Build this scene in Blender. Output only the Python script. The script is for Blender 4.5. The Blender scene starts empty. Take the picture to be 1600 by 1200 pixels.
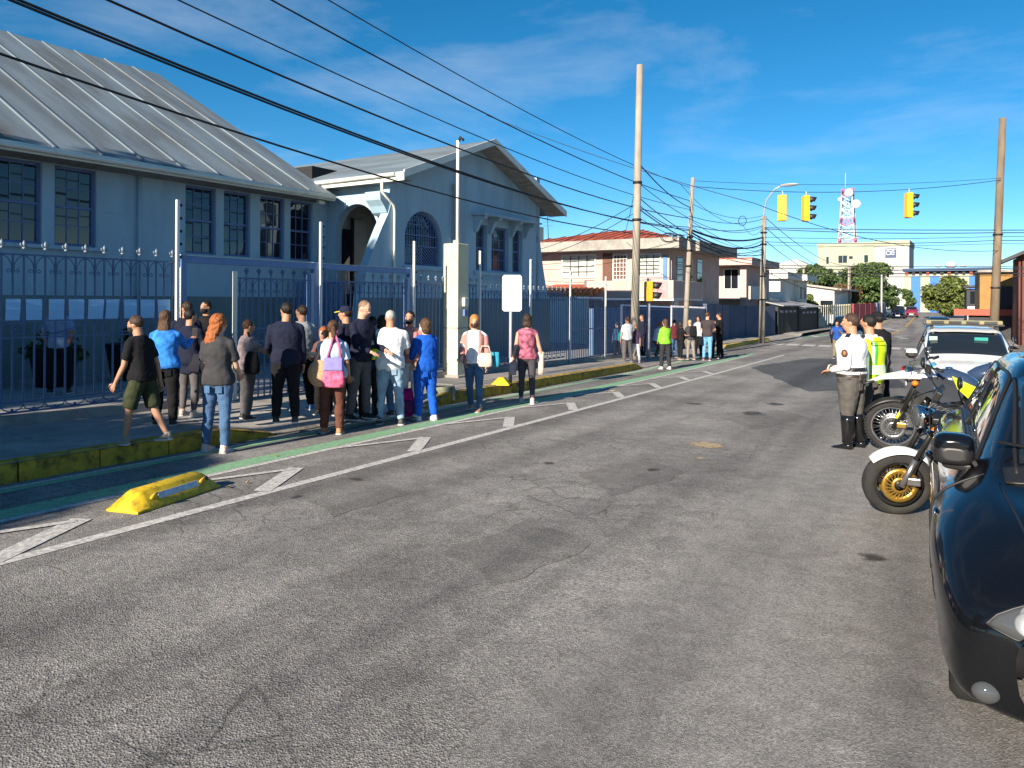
import bpy, bmesh, math, random
from mathutils import Vector, Matrix, noise
from mathutils.geometry import tessellate_polygon
random.seed(7)
PI = math.pi
R = math.radians
scene = bpy.context.scene
col = scene.collection

# ------------------------------------------------------------------ camera
FPX, CXP, HXP, CAMH, ROLL = 1155.0, 800.0, 468.6, 1.76, 0.006
YAW = math.atan(656 / FPX)              # camera looks this far left of the street's axis (+Y)
TH = math.atan(730 / FPX) - YAW         # the school and its fence are turned this far clockwise from the street
cam = bpy.data.cameras.new('camera')
cam.sensor_width = 36
cam.lens = 36 * FPX / 1600
cam.shift_y = -131.4 / 1600
cam.clip_end = 3000
cam.clip_start = 0.05
camo = bpy.data.objects.new('camera', cam)
col.objects.link(camo)
camo.matrix_world = Matrix.Translation((0, 0, CAMH)) @ Matrix.Rotation(YAW, 4, 'Z') @ Matrix.Rotation(PI / 2, 4, 'X') @ Matrix.Rotation(ROLL, 4, 'Z')
scene.camera = camo

# ------------------------------------------------------------------ sky, sun, exposure
SUN_EL, SUN_TRAVEL = R(23.5), R(3.0)      # light travels along +Y, 3 degrees towards +X
world = bpy.data.worlds.new('World')
scene.world = world
world.use_nodes = True
wn = world.node_tree
for n in list(wn.nodes):
    wn.nodes.remove(n)
def wnode(t, **k):
    n = wn.nodes.new(t)
    for a, b in k.items():
        setattr(n, a, b)
    return n
sky = wnode('ShaderNodeTexSky', sky_type='NISHITA', sun_disc=False, sun_elevation=SUN_EL, sun_rotation=PI + SUN_TRAVEL,
            altitude=1100, air_density=0.75, dust_density=0.0, ozone_density=3.0)
hsv = wnode('ShaderNodeHueSaturation')
hsv.inputs['Saturation'].default_value = 1.3
hsv.inputs['Hue'].default_value = 0.488
hsv.inputs['Value'].default_value = 1.0
tc = wnode('ShaderNodeTexCoord')
mp = wnode('ShaderNodeMapping')
mp.inputs['Scale'].default_value = (1.0, 1.0, 3.2)
cn = wnode('ShaderNodeTexNoise')
cn.inputs['Scale'].default_value = 2.6
cn.inputs['Detail'].default_value = 7
cn.inputs['Roughness'].default_value = 0.6
cn.inputs['Distortion'].default_value = 0.25
cr = wnode('ShaderNodeValToRGB')
cr.color_ramp.elements[0].position = 0.50
cr.color_ramp.elements[1].position = 0.80
cr.color_ramp.elements[0].color = (0, 0, 0, 1)
cr.color_ramp.elements[1].color = (0.26, 0.26, 0.26, 1)
mxs = wnode('ShaderNodeMixRGB')
mxs.inputs['Color2'].default_value = (7.0, 7.3, 7.6, 1)
bg = wnode('ShaderNodeBackground')
bg.inputs['Strength'].default_value = 0.067
wo = wnode('ShaderNodeOutputWorld')
L = wn.links.new
L(sky.outputs[0], hsv.inputs['Color'])
L(tc.outputs['Generated'], mp.inputs[0])
L(mp.outputs[0], cn.inputs['Vector'])
L(cn.outputs['Fac'], cr.inputs[0])
L(cr.outputs[0], mxs.inputs['Fac'])
L(hsv.outputs[0], mxs.inputs['Color1'])
L(mxs.outputs[0], bg.inputs['Color'])
L(bg.outputs[0], wo.inputs['Surface'])
sun = bpy.data.lights.new('sun', 'SUN')
sun.energy = 4.9
sun.angle = R(0.55)
sun.color = (1.0, 0.88, 0.72)
suno = bpy.data.objects.new('sun', sun)
col.objects.link(suno)
sd = Vector((math.sin(SUN_TRAVEL) * math.cos(SUN_EL), math.cos(SUN_TRAVEL) * math.cos(SUN_EL), -math.sin(SUN_EL)))
suno.rotation_euler = sd.to_track_quat('-Z', 'Y').to_euler()
scene.view_settings.view_transform = 'Standard'
scene.view_settings.look = 'None'
scene.view_settings.gamma = 1.0
scene.view_settings.use_curve_mapping = False
scene.view_settings.exposure = 1.15
scene.cycles.max_bounces = 6
scene.cycles.use_denoising = True

# ------------------------------------------------------------------ ground shape and places
def lerp_table(tab, y):
    if y <= tab[0][0]:
        return tab[0][1]
    for (a, va), (b, vb) in zip(tab, tab[1:]):
        if y <= b:
            t = (y - a) / (b - a)
            return va + (vb - va) * t
    return tab[-1][1]
PROF = [(-60, 1.0), (38, -0.642), (46, -0.73), (56, -0.79), (68, -0.77), (90, -0.60), (150, -0.1), (400, 0.6), (900, 1.0)]
def gz(y):
    return lerp_table(PROF, y)
def ray(px, py, yaw=None):
    dx, dy = px - CXP, py - HXP
    c, s = math.cos(ROLL), math.sin(ROLL)
    r, d = (dx * c + dy * s) / FPX, (-dx * s + dy * c) / FPX
    a = YAW if yaw is None else yaw
    return r * math.cos(a) - math.sin(a), r * math.sin(a) + math.cos(a), -d
def W(px, py, h=0.0):
    """the place on the ground (raised by h) seen at a spot of the photograph"""
    X, Y, Z = ray(px, py)
    lo, hi = 0.5, 400.0
    for _ in range(60):
        m = (lo + hi) / 2
        if CAMH + Z * m > gz(Y * m) + h:
            lo = m
        else:
            hi = m
    return X * lo, Y * lo
def depth_of(x, y):
    return -x * math.sin(YAW) + y * math.cos(YAW)
def B(x, y, z=0.0):
    """school frame -> world"""
    return Vector((x * math.cos(TH) + y * math.sin(TH), -x * math.sin(TH) + y * math.cos(TH), z))

# ------------------------------------------------------------------ materials
_mats = {}
def lin(c):
    return tuple(((v / 12.92) if v <= 0.04045 else ((v + 0.055) / 1.055) ** 2.4) for v in c)
def M(name, color, rough=0.6, metal=0.0, var=0.12, scale=8.0, bump=0.0, bscale=None, spec=0.5, dirt=0.0, dscale=1.2, dcol=None, coat=0.0, stretch=None, alpha=1.0, trans=0.0, ior=1.45):
    """plain principled material; colour (linear) varied by noise, optional dirt and bump"""
    if name in _mats:
        return _mats[name]
    m = bpy.data.materials.new(name)
    _mats[name] = m
    m.use_nodes = True
    nt = m.node_tree
    p = nt.nodes['Principled BSDF']
    p.inputs['Roughness'].default_value = rough
    p.inputs['Metallic'].default_value = metal
    p.inputs['Specular IOR Level'].default_value = spec
    p.inputs['Coat Weight'].default_value = coat
    p.inputs['Coat Roughness'].default_value = 0.04
    p.inputs['Alpha'].default_value = alpha
    p.inputs['Transmission Weight'].default_value = trans
    p.inputs['IOR'].default_value = ior
    m.diffuse_color = (*color, 1)
    p.inputs['Base Color'].default_value = (*color, 1)
    if var <= 0 and dirt <= 0 and bump <= 0:
        return m
    t = nt.nodes.new('ShaderNodeTexCoord')
    vec = t.outputs['Object']
    if stretch:
        mpn = nt.nodes.new('ShaderNodeMapping')
        mpn.inputs['Scale'].default_value = stretch
        nt.links.new(vec, mpn.inputs[0])
        vec = mpn.outputs[0]
    n1 = nt.nodes.new('ShaderNodeTexNoise')
    n1.inputs['Scale'].default_value = scale
    n1.inputs['Detail'].default_value = 6
    nt.links.new(vec, n1.inputs['Vector'])
    last = None
    if var > 0:
        rp = nt.nodes.new('ShaderNodeValToRGB')
        rp.color_ramp.elements[0].position = 0.3
        rp.color_ramp.elements[1].position = 0.7
        rp.color_ramp.elements[0].color = (*[max(0, c * (1 - var)) for c in color], 1)
        rp.color_ramp.elements[1].color = (*[min(1, c * (1 + var)) for c in color], 1)
        nt.links.new(n1.outputs['Fac'], rp.inputs[0])
        last = rp.outputs[0]
    if dirt > 0:
        n2 = nt.nodes.new('ShaderNodeTexNoise')
        n2.inputs['Scale'].default_value = dscale
        n2.inputs['Detail'].default_value = 8
        n2.inputs['Roughness'].default_value = 0.65
        nt.links.new(vec, n2.inputs['Vector'])
        r2 = nt.nodes.new('ShaderNodeValToRGB')
        r2.color_ramp.elements[0].position = 0.48
        r2.color_ramp.elements[1].position = 0.68
        r2.color_ramp.elements[0].color = (0, 0, 0, 1)
        r2.color_ramp.elements[1].color = (dirt, dirt, dirt, 1)
        nt.links.new(n2.outputs['Fac'], r2.inputs[0])
        mx = nt.nodes.new('ShaderNodeMixRGB')
        nt.links.new(r2.outputs[0], mx.inputs['Fac'])
        if last:
            nt.links.new(last, mx.inputs['Color1'])
        else:
            mx.inputs['Color1'].default_value = (*color, 1)
        mx.inputs['Color2'].default_value = (*(dcol or [c * 0.35 for c in color]), 1)
        last = mx.outputs[0]
    if last:
        nt.links.new(last, p.inputs['Base Color'])
    if bump > 0:
        nb = nt.nodes.new('ShaderNodeTexNoise')
        nb.inputs['Scale'].default_value = bscale or scale * 3
        nb.inputs['Detail'].default_value = 5
        nt.links.new(vec, nb.inputs['Vector'])
        bn = nt.nodes.new('ShaderNodeBump')
        bn.inputs['Strength'].default_value = bump
        bn.inputs['Distance'].default_value = 0.02
        nt.links.new(nb.outputs['Fac'], bn.inputs['Height'])
        nt.links.new(bn.outputs[0], p.inputs['Normal'])
    return m
def S(r, g, b):
    return lin((r / 255, g / 255, b / 255))

# ------------------------------------------------------------------ meshes
class MB:
    def __init__(s):
        s.v, s.f, s.m, s.sm = [], [], [], []
    def add(s, vs, fs, mat=0, smooth=False):
        o = len(s.v)
        s.v += [Vector(v) for v in vs]
        for f in fs:
            s.f.append([i + o for i in f])
            s.m.append(mat)
            s.sm.append(smooth)
        return s
    def box(s, c, size, rot=None, mat=0):
        x, y, z = size[0] / 2, size[1] / 2, size[2] / 2
        vs = [Vector(p) for p in ((-x, -y, -z), (x, -y, -z), (x, y, -z), (-x, y, -z), (-x, -y, z), (x, -y, z), (x, y, z), (-x, y, z))]
        if rot is not None:
            vs = [rot @ v for v in vs]
        c = Vector(c)
        return s.add([v + c for v in vs], [(0, 3, 2, 1), (4, 5, 6, 7), (0, 1, 5, 4), (1, 2, 6, 5), (2, 3, 7, 6), (3, 0, 4, 7)], mat)
    def bar(s, a, b, w, h=None, mat=0, up=(0, 0, 1)):
        a, b = Vector(a), Vector(b)
        d = b - a
        y = d.normalized()
        u = Vector(up)
        if abs(y.dot(u)) > 0.98:
            u = Vector((1, 0, 0))
        x = y.cross(u).normalized()
        z = x.cross(y)
        rot = Matrix((x, y, z)).transposed()
        return s.box((a + b) / 2, (w, d.length, h or w), rot, mat)
    def loft(s, rings, cap=True, mat=0, smooth=True, closed=True):
        n = len(rings[0])
        vs = [p for r in rings for p in r]
        fs = []
        for i in range(len(rings) - 1):
            for j in range(n if closed else n - 1):
                k = (j + 1) % n
                fs.append((i * n + j, i * n + k, (i + 1) * n + k, (i + 1) * n + j))
        s.add(vs, fs, mat, smooth)
        if cap:
            o = len(s.v) - len(vs)
            s.f.append([o + j for j in reversed(range(n))]); s.m.append(mat); s.sm.append(False)
            e = o + (len(rings) - 1) * n
            s.f.append([e + j for j in range(n)]); s.m.append(mat); s.sm.append(False)
        return s
    def tube(s, pts, r, n=6, mat=0, cap=True, smooth=True, closed=False):
        pts = [Vector(p) for p in pts]
        k = len(pts)
        rr = r if isinstance(r, (list, tuple)) else [r] * k
        t0 = (pts[1] - pts[0]).normalized()
        u = Vector((0, 0, 1)) if abs(t0.z) < 0.9 else Vector((1, 0, 0))
        u = (u - t0 * u.dot(t0)).normalized()
        rings = []
        for i in range(k):
            a = pts[(i - 1) % k] if closed else pts[max(i - 1, 0)]
            b = pts[(i + 1) % k] if closed else pts[min(i + 1, k - 1)]
            t = (b - a).normalized()
            u = (u - t * u.dot(t))
            u = u.normalized() if u.length > 1e-6 else t.orthogonal().normalized()
            w = t.cross(u)
            rings.append([pts[i] + (u * math.cos(2 * PI * j / n) + w * math.sin(2 * PI * j / n)) * rr[i] for j in range(n)])
        if closed:
            rings.append(rings[0])
        return s.loft(rings, cap and not closed, mat, smooth)
    def cyl(s, a, b, r, r2=None, n=12, mat=0, cap=True):
        return s.tube([a, b], [r, r if r2 is None else r2], n, mat, cap)
    def ell(s, c, r, n=12, k=8, mat=0, rot=None):
        c = Vector(c)
        rings = []
        for i in range(k + 1):
            th = PI * (i / k)
            th = min(max(th, 0.02), PI - 0.02)
            ring = []
            for j in range(n):
                a = 2 * PI * j / n
                p = Vector((r[0] * math.sin(th) * math.cos(a), r[1] * math.sin(th) * math.sin(a), -r[2] * math.cos(th)))
                ring.append(c + (rot @ p if rot is not None else p))
            rings.append(ring)
        return s.loft(rings, True, mat)
    def lathe(s, prof, c, axis='Z', n=24, mat=0, cap=True):
        c = Vector(c)
        rings = []
        for r, h in prof:
            ring = []
            for j in range(n):
                a = 2 * PI * j / n
                x, y = r * math.cos(a), r * math.sin(a)
                p = {'Z': (x, y, h), 'X': (h, x, y), 'Y': (y, h, x)}[axis]
                ring.append(c + Vector(p))
            rings.append(ring)
        return s.loft(rings, cap, mat)
    def prism(s, poly, f0, f1, mat=0, holes=()):
        """polygon (2-D, with holes) spanned between the mappings f0(u,v) and f1(u,v)"""
        loops = [[Vector((p[0], p[1], 0)) for p in L_] for L_ in [poly, *holes]]
        flat = [p for L_ in loops for p in L_]
        tri = tessellate_polygon(loops)
        n = len(flat)
        vs = [Vector(f0(p.x, p.y)) for p in flat] + [Vector(f1(p.x, p.y)) for p in flat]
        fs = [tuple(t) for t in tri] + [tuple(n + i for i in reversed(t)) for t in tri]
        o = 0
        for L_ in loops:
            k = len(L_)
            for i in range(k):
                j = (i + 1) % k
                fs.append((o + i, o + j, n + o + j, n + o + i))
            o += k
        return s.add(vs, fs, mat)
    def mesh(s, name, mats):
        me = bpy.data.meshes.new(name)
        me.from_pydata([tuple(v) for v in s.v], [], s.f)
        mats = mats if isinstance(mats, (list, tuple)) else [mats]
        for m in mats:
            me.materials.append(m)
        me.polygons.foreach_set('material_index', s.m)
        me.polygons.foreach_set('use_smooth', s.sm)
        bm = bmesh.new()
        bm.from_mesh(me)
        bmesh.ops.recalc_face_normals(bm, faces=bm.faces)
        bm.to_mesh(me)
        bm.free()
        return me
    def build(s, name, mats, parent=None, loc=None, rot=None, bevel=0.0, kind=None, seg=2):
        o = bpy.data.objects.new(name, s.mesh(name, mats))
        col.objects.link(o)
        if parent is not None:
            o.parent = parent
        if loc is not None:
            o.location = loc
        if rot is not None:
            o.rotation_euler = rot
        if bevel > 0:
            b = o.modifiers.new('bevel', 'BEVEL')
            b.width = bevel
            b.segments = seg
            b.limit_method = 'ANGLE'
        if kind:
            o['kind'] = kind
        return o
def inst(name, mesh, parent=None, loc=(0, 0, 0), rot=(0, 0, 0), scale=(1, 1, 1)):
    o = bpy.data.objects.new(name, mesh)
    col.objects.link(o)
    o.parent = parent
    o.location = loc
    o.rotation_euler = rot
    o.scale = scale
    return o
def tag(o, label=None, cat=None, group=None, kind=None):
    if label: o['label'] = label
    if cat: o['category'] = cat
    if group: o['group'] = group
    if kind: o['kind'] = kind
    return o
def thing(name, label, cat, loc=(0, 0, 0), rz=0.0, group=None):
    o = bpy.data.objects.new(name, None)
    o.empty_display_size = 0.2
    col.objects.link(o)
    o.location = loc
    o.rotation_euler = (0, 0, rz)
    return tag(o, label, cat, group)
def arc(cx, cy, r, a0, a1, n):
    return [(cx + r * math.cos(a0 + (a1 - a0) * i / n), cy + r * math.sin(a0 + (a1 - a0) * i / n)) for i in range(n + 1)]
# ------------------------------------------------------------------ materials of the ground
def asphalt(name, base, grain, crackle, blotch=0.25, tint=(1.07, 1.0, 0.93)):
    m = bpy.data.materials.new(name)
    m.use_nodes = True
    nt = m.node_tree
    N, K = nt.nodes.new, nt.links.new
    p = nt.nodes['Principled BSDF']
    p.inputs['Roughness'].default_value = 0.85
    p.inputs['Specular IOR Level'].default_value = 0.35
    t = N('ShaderNodeTexCoord')
    o = t.outputs['Object']
    v = N('ShaderNodeTexVoronoi'); v.inputs['Scale'].default_value = grain
    K(o, v.inputs['Vector'])
    ag = N('ShaderNodeValToRGB')                      # stones of different greys
    e = ag.color_ramp.elements
    e[0].position, e[0].color = 0.0, (*[base * 0.55 * c for c in tint], 1)
    e[1].position, e[1].color = 1.0, (*[base * 1.5 * c for c in tint], 1)
    mid = ag.color_ramp.elements.new(0.55); mid.color = (*[base * c for c in tint], 1)
    sep = N('ShaderNodeSeparateColor'); K(v.outputs['Color'], sep.inputs[0]); K(sep.outputs[0], ag.inputs[0])
    def noise(sc, det, a, b, c0, c1):
        n = N('ShaderNodeTexNoise'); n.inputs['Scale'].default_value = sc; n.inputs['Detail'].default_value = det
        n.inputs['Roughness'].default_value = 0.62
        K(o, n.inputs['Vector'])
        r = N('ShaderNodeValToRGB'); r.color_ramp.elements[0].position = a; r.color_ramp.elements[1].position = b
        r.color_ramp.elements[0].color = (c0, c0, c0, 1); r.color_ramp.elements[1].color = (c1, c1, c1, 1)
        K(n.outputs['Fac'], r.inputs[0])
        return n, r
    def mul(a, b):
        x = N('ShaderNodeMixRGB'); x.blend_type = 'MULTIPLY'; x.inputs['Fac'].default_value = 1
        K(a, x.inputs['Color1']); K(b, x.inputs['Color2']); return x.outputs[0]
    n1, r1 = noise(0.55, 6, 0.35, 0.68, 1 - blotch, 1 + blotch)
    n2, r2 = noise(6.0, 5, 0.3, 0.7, 0.82, 1.18)
    c = mul(mul(ag.outputs[0], r1.outputs[0]), r2.outputs[0])
    # stretched tyre wear along the street
    mpn = N('ShaderNodeMapping'); mpn.inputs['Scale'].default_value = (1.3, 0.07, 1)
    K(o, mpn.inputs[0])
    n3 = N('ShaderNodeTexNoise'); n3.inputs['Scale'].default_value = 1.0; n3.inputs['Detail'].default_value = 4
    K(mpn.outputs[0], n3.inputs['Vector'])
    r3 = N('ShaderNodeValToRGB'); r3.color_ramp.elements[0].position = 0.38; r3.color_ramp.elements[1].position = 0.62
    r3.color_ramp.elements[0].color = (0.72, 0.72, 0.735, 1); r3.color_ramp.elements[1].color = (1.14, 1.135, 1.13, 1)
    K(n3.outputs['Fac'], r3.inputs[0])
    c = mul(c, r3.outputs[0])
    h = N('ShaderNodeMath'); h.operation = 'MULTIPLY'; h.inputs[1].default_value = 1.0
    K(v.outputs['Distance'], h.inputs[0])
    height = h.outputs[0]
    if crackle > 0:
        dn = N('ShaderNodeTexNoise'); dn.inputs['Scale'].default_value = 3.0; dn.inputs['Detail'].default_value = 4
        K(o, dn.inputs['Vector'])
        mxv = N('ShaderNodeMixRGB'); mxv.inputs['Fac'].default_value = 0.16
        K(o, mxv.inputs['Color1']); K(dn.outputs['Color'], mxv.inputs['Color2'])
        cv = N('ShaderNodeTexVoronoi'); cv.feature = 'DISTANCE_TO_EDGE'; cv.inputs['Scale'].default_value = 3.2
        K(mxv.outputs[0], cv.inputs['Vector'])
        cr_ = N('ShaderNodeValToRGB'); cr_.color_ramp.elements[0].position = 0.006; cr_.color_ramp.elements[1].position = 0.035
        cr_.color_ramp.elements[0].color = (0.22, 0.22, 0.22, 1); cr_.color_ramp.elements[1].color = (1, 1, 1, 1)
        K(cv.outputs['Distance'], cr_.inputs[0])
        mk, mr = noise(0.4, 3, 0.5, 0.6, 0, crackle)
        wmix = N('ShaderNodeMixRGB'); wmix.inputs['Color1'].default_value = (1, 1, 1, 1)
        K(mr.outputs[0], wmix.inputs['Fac']); K(cr_.outputs[0], wmix.inputs['Color2'])
        c = mul(c, wmix.outputs[0])
        ad = N('ShaderNodeMath'); ad.operation = 'MULTIPLY_ADD'; ad.inputs[1].default_value = 0.9
        K(wmix.outputs[0], ad.inputs[0]); K(height, ad.inputs[2])
        height = ad.outputs[0]
    b = N('ShaderNodeBump'); b.inputs['Strength'].default_value = 0.75; b.inputs['Distance'].default_value = 0.006
    K(height, b.inputs['Height']); K(b.outputs[0], p.inputs['Normal'])
    K(c, p.inputs['Base Color'])
    return m
ASPH = asphalt('worn_asphalt', 0.20, 105, 0.5, 0.26, (1.04, 1.0, 0.955))
ASPH2 = asphalt('smooth_asphalt', 0.215, 150, 0.0, 0.10, (1.035, 1.0, 0.955))
ASPH3 = asphalt('dark_asphalt', 0.075, 120, 0.0, 0.2, (0.95, 1.0, 1.08))
EARTH = M('dusty_ground', (0.16, 0.14, 0.11), 0.95, var=0.3, scale=0.5)
def paint_mat(name, colr, wear=0.55):
    m = bpy.data.materials.new(name)
    m.use_nodes = True
    nt = m.node_tree
    N, K = nt.nodes.new, nt.links.new
    p = nt.nodes['Principled BSDF']; p.inputs['Roughness'].default_value = 0.7
    o = N('ShaderNodeTexCoord').outputs['Object']
    n = N('ShaderNodeTexNoise'); n.inputs['Scale'].default_value = 22; n.inputs['Detail'].default_value = 8; n.inputs['Roughness'].default_value = 0.75
    K(o, n.inputs['Vector'])
    r = N('ShaderNodeValToRGB')
    r.color_ramp.elements[0].position = wear - 0.13; r.color_ramp.elements[1].position = wear + 0.02
    r.color_ramp.elements[0].color = (*colr, 1); r.color_ramp.elements[1].color = (*[0.45 * c + 0.06 for c in colr], 1)
    K(n.outputs['Fac'], r.inputs[0])
    K(r.outputs[0], p.inputs['Base Color'])
    return m
WHITEP = paint_mat('worn_white_paint', (0.62, 0.6, 0.57))
GREENP = paint_mat('worn_green_paint', (0.22, 0.44, 0.25), 0.58)
YELP = paint_mat('worn_yellow_paint', (0.5, 0.3, 0.05))
CONC = M('pavement_concrete', (0.30, 0.28, 0.26), 0.9, var=0.18, scale=3, bump=0.3, bscale=40, dirt=0.5, dscale=1.6)
SLABM = M('slab_concrete', (0.27, 0.255, 0.24), 0.9, var=0.2, scale=5, bump=0.35, bscale=45, dirt=0.5, dscale=1.3)
YARDM = M('yard_concrete', (0.26, 0.27, 0.28), 0.85, var=0.15, scale=2, dirt=0.4)
KERBY = M('mossy_yellow_kerb_paint', (0.42, 0.26, 0.025), 0.85, var=0.25, scale=7, bump=0.6, bscale=18, dirt=0.95, dscale=6.5, dcol=(0.045, 0.035, 0.014))
KERBC = M('yellow_kerb_paint', (0.55, 0.38, 0.05), 0.8, var=0.2, scale=6, dirt=0.6, dscale=3)

PLAINK = M('bare_kerb_concrete', (0.30, 0.275, 0.24), 0.9, var=0.2, scale=5, bump=0.4, bscale=30, dirt=0.6, dscale=3)
# ------------------------------------------------------------------ ground sheets
KERB = [(-30, -7.85), (21, -7.85), (25, -8.1), (37, -8.9), (47.5, -9.15), (53, -8.6), (69, -7.5), (90, -6.0), (118, -4.7), (150, -5.2), (320, -16.0)]
RIGHT = [(-30, 2.0), (38, 2.0), (48, 1.7), (150, 1.5), (320, -10.0)]
def fenceline(y):           # world x of the school fence / the wall that goes on from it
    if y < 24:
        return -10.5 * math.cos(TH) + (y - 10.5 * math.sin(TH)) * math.tan(TH)
    return lerp_table([(24, -9.86), (25, -9.6), (34, -10.2), (46.5, -11.1), (53, -9.9), (57, -9.7), (69, -8.7), (90, -7.2), (400, -18)], y)
def strip(name, xl, xr, y0, y1, h, mat, step=2.0, nx=2, kind='structure', parent=None):
    ny = max(1, int(math.ceil((y1 - y0) / step)))
    mb = MB()
    vs, fs = [], []
    for i in range(ny + 1):
        y = y0 + (y1 - y0) * i / ny
        a, b = xl(y), xr(y)
        for j in range(nx + 1):
            x = a + (b - a) * j / nx
            vs.append((x, y, gz(y) + (h(x, y) if callable(h) else h)))
    for i in range(ny):
        for j in range(nx):
            k = i * (nx + 1) + j
            fs.append((k, k + 1, k + nx + 2, k + nx + 1))
    mb.add(vs, fs)
    return mb.build(name, mat, parent, kind=kind)
mbg = MB()
ysl = [-60, -20, 0, 20, 38, 42, 46, 51, 56, 62, 68, 90, 120, 150, 270, 400, 900]
for i in range(len(ysl) - 1):
    a, b = ysl[i], ysl[i + 1]
    mbg.add([(-700, a, gz(a) - 0.03), (700, a, gz(a) - 0.03), (700, b, gz(b) - 0.03), (-700, b, gz(b) - 0.03)], [(0, 1, 2, 3)])
mbg.build('ground', EARTH, kind='structure')
kx = lambda y: lerp_table(KERB, y)
rx = lambda y: lerp_table(RIGHT, y)
road = strip('road', kx, rx, -12, 300, 0.0, ASPH, 2.0, 4)
strip('side_street', lambda y: rx(y) + 0.001, lambda y: 60, 40.2, 47.4, 0.0, ASPH, 1.0, 8)
# smoother newer strip on the right, its ragged edge 5 mm proud
rnd = random.Random(3)
edge = [(-12 + i * 0.35, -1.62 + 0.05 * noise.noise((i * 0.37, 0, 0)) * 2 + rnd.uniform(-0.03, 0.03)) for i in range(82)]
strip('asphalt_strip', lambda y: lerp_table(edge, y), lambda y: 1.99, -12, 16.4, 0.005, ASPH2, 0.35, 2, parent=road)
# dark repair patch further on
pp = [W(1172, 574), W(1262, 612), W(1415, 606), W(1380, 562), W(1262, 560)]
def drape(name, poly, h, mat, parent=road, kind='structure', jag=0.0, seg=0.4, seed=1):
    rr = random.Random(seed)
    out = []
    for (ax, ay), (bx, by) in zip(poly, poly[1:] + poly[:1]):
        n = max(1, int(math.hypot(bx - ax, by - ay) / seg))
        for i in range(n):
            t = i / n
            out.append((ax + (bx - ax) * t + rr.uniform(-jag, jag), ay + (by - ay) * t + rr.uniform(-jag, jag)))
    tri = tessellate_polygon([[Vector((x, y, 0)) for x, y in out]])
    return MB().add([(x, y, gz(y) + h) for x, y in out], [tuple(t) for t in tri]).build(name, mat, parent, kind=kind)
drape('asphalt_patch', pp, 0.005, ASPH3, jag=0.06, seed=2)
def stain(name, c, alpha, hard=0.25, ns=9):
    m = M(name, c, 0.85, var=0.2, scale=18)
    nt = m.node_tree
    N, K = nt.nodes.new, nt.links.new
    tcn = N('ShaderNodeTexCoord')
    sb = N('ShaderNodeVectorMath'); sb.operation = 'SUBTRACT'; sb.inputs[1].default_value = (0.5, 0.5, 0.5)
    K(tcn.outputs['Generated'], sb.inputs[0])
    fl = N('ShaderNodeVectorMath'); fl.operation = 'MULTIPLY'; fl.inputs[1].default_value = (1, 1, 0)
    K(sb.outputs[0], fl.inputs[0])
    ln = N('ShaderNodeVectorMath'); ln.operation = 'LENGTH'; K(fl.outputs[0], ln.inputs[0])
    nz = N('ShaderNodeTexNoise'); nz.inputs['Scale'].default_value = ns; nz.inputs['Detail'].default_value = 6
    K(tcn.outputs['Object'], nz.inputs['Vector'])
    ma = N('ShaderNodeMath'); ma.operation = 'MULTIPLY_ADD'; ma.inputs[1].default_value = 0.55
    K(nz.outputs['Fac'], ma.inputs[0]); K(ln.outputs['Value'], ma.inputs[2])
    mr = N('ShaderNodeMapRange'); mr.inputs['From Min'].default_value = 0.66; mr.inputs['From Max'].default_value = 0.66 - hard
    mr.inputs['To Min'].default_value = 0.0; mr.inputs['To Max'].default_value = alpha
    K(ma.outputs[0], mr.inputs['Value']); K(mr.outputs[0], nt.nodes['Principled BSDF'].inputs['Alpha'])
    return m
sand = stain('sandy_pothole_fill', (0.36, 0.28, 0.17), 0.95, 0.10, 14)
TARST, OILST = stain('tar_stain', (0.05, 0.05, 0.052), 0.75, 0.3), stain('oil_stain', (0.05, 0.042, 0.036), 0.8, 0.25)
drape('pothole', [W(1068, 692), W(1090, 688), W(1118, 690), W(1146, 695), W(1136, 701), W(1108, 702), W(1085, 700)], 0.004, sand, jag=0.035, seg=0.12, seed=5)
drape('pothole', [W(1085, 713), W(1102, 716), W(1108, 719), W(1092, 718)], 0.004, sand, jag=0.02, seg=0.08, seed=8)
drape('oil_stain', [W(1328, 866), W(1350, 863), W(1398, 872), W(1400, 884), W(1352, 880)], 0.008, OILST, jag=0.02, seg=0.1, seed=9)
for k, (a, b) in enumerate([((1150, 640), (1205, 652)), ((1190, 628), (1236, 636)), ((1060, 628), (1110, 634)), ((1005, 731), (1035, 736)), ((840, 722), (872, 727)), ((545, 747), (570, 752)), ((455, 775), (480, 778))]):
    x0, y0 = W(*a); x1, y1 = W(*b)
    drape('tar_spot', [(x0, y0), ((x0 + x1) / 2, y0 + 0.1), (x1, y1), ((x0 + x1) / 2, y1 - 0.12)], 0.004, TARST, jag=0.04, seg=0.12, seed=20 + k)

PATCHM = asphalt('older_patch_asphalt', 0.16, 130, 0.0, 0.2, (1.03, 1.0, 0.95))
for k, q in enumerate(([(455, 770), (560, 742), (640, 770), (520, 806)], [(905, 742), (1010, 715), (1075, 740), (960, 776)], [(690, 862), (830, 812), (930, 850), (780, 915)], [(1130, 655), (1215, 640), (1262, 652), (1180, 672)])):
    drape('road_patch', [W(*a) for a in q], 0.003, PATCHM, jag=0.05, seg=0.2, seed=40 + k)
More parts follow.
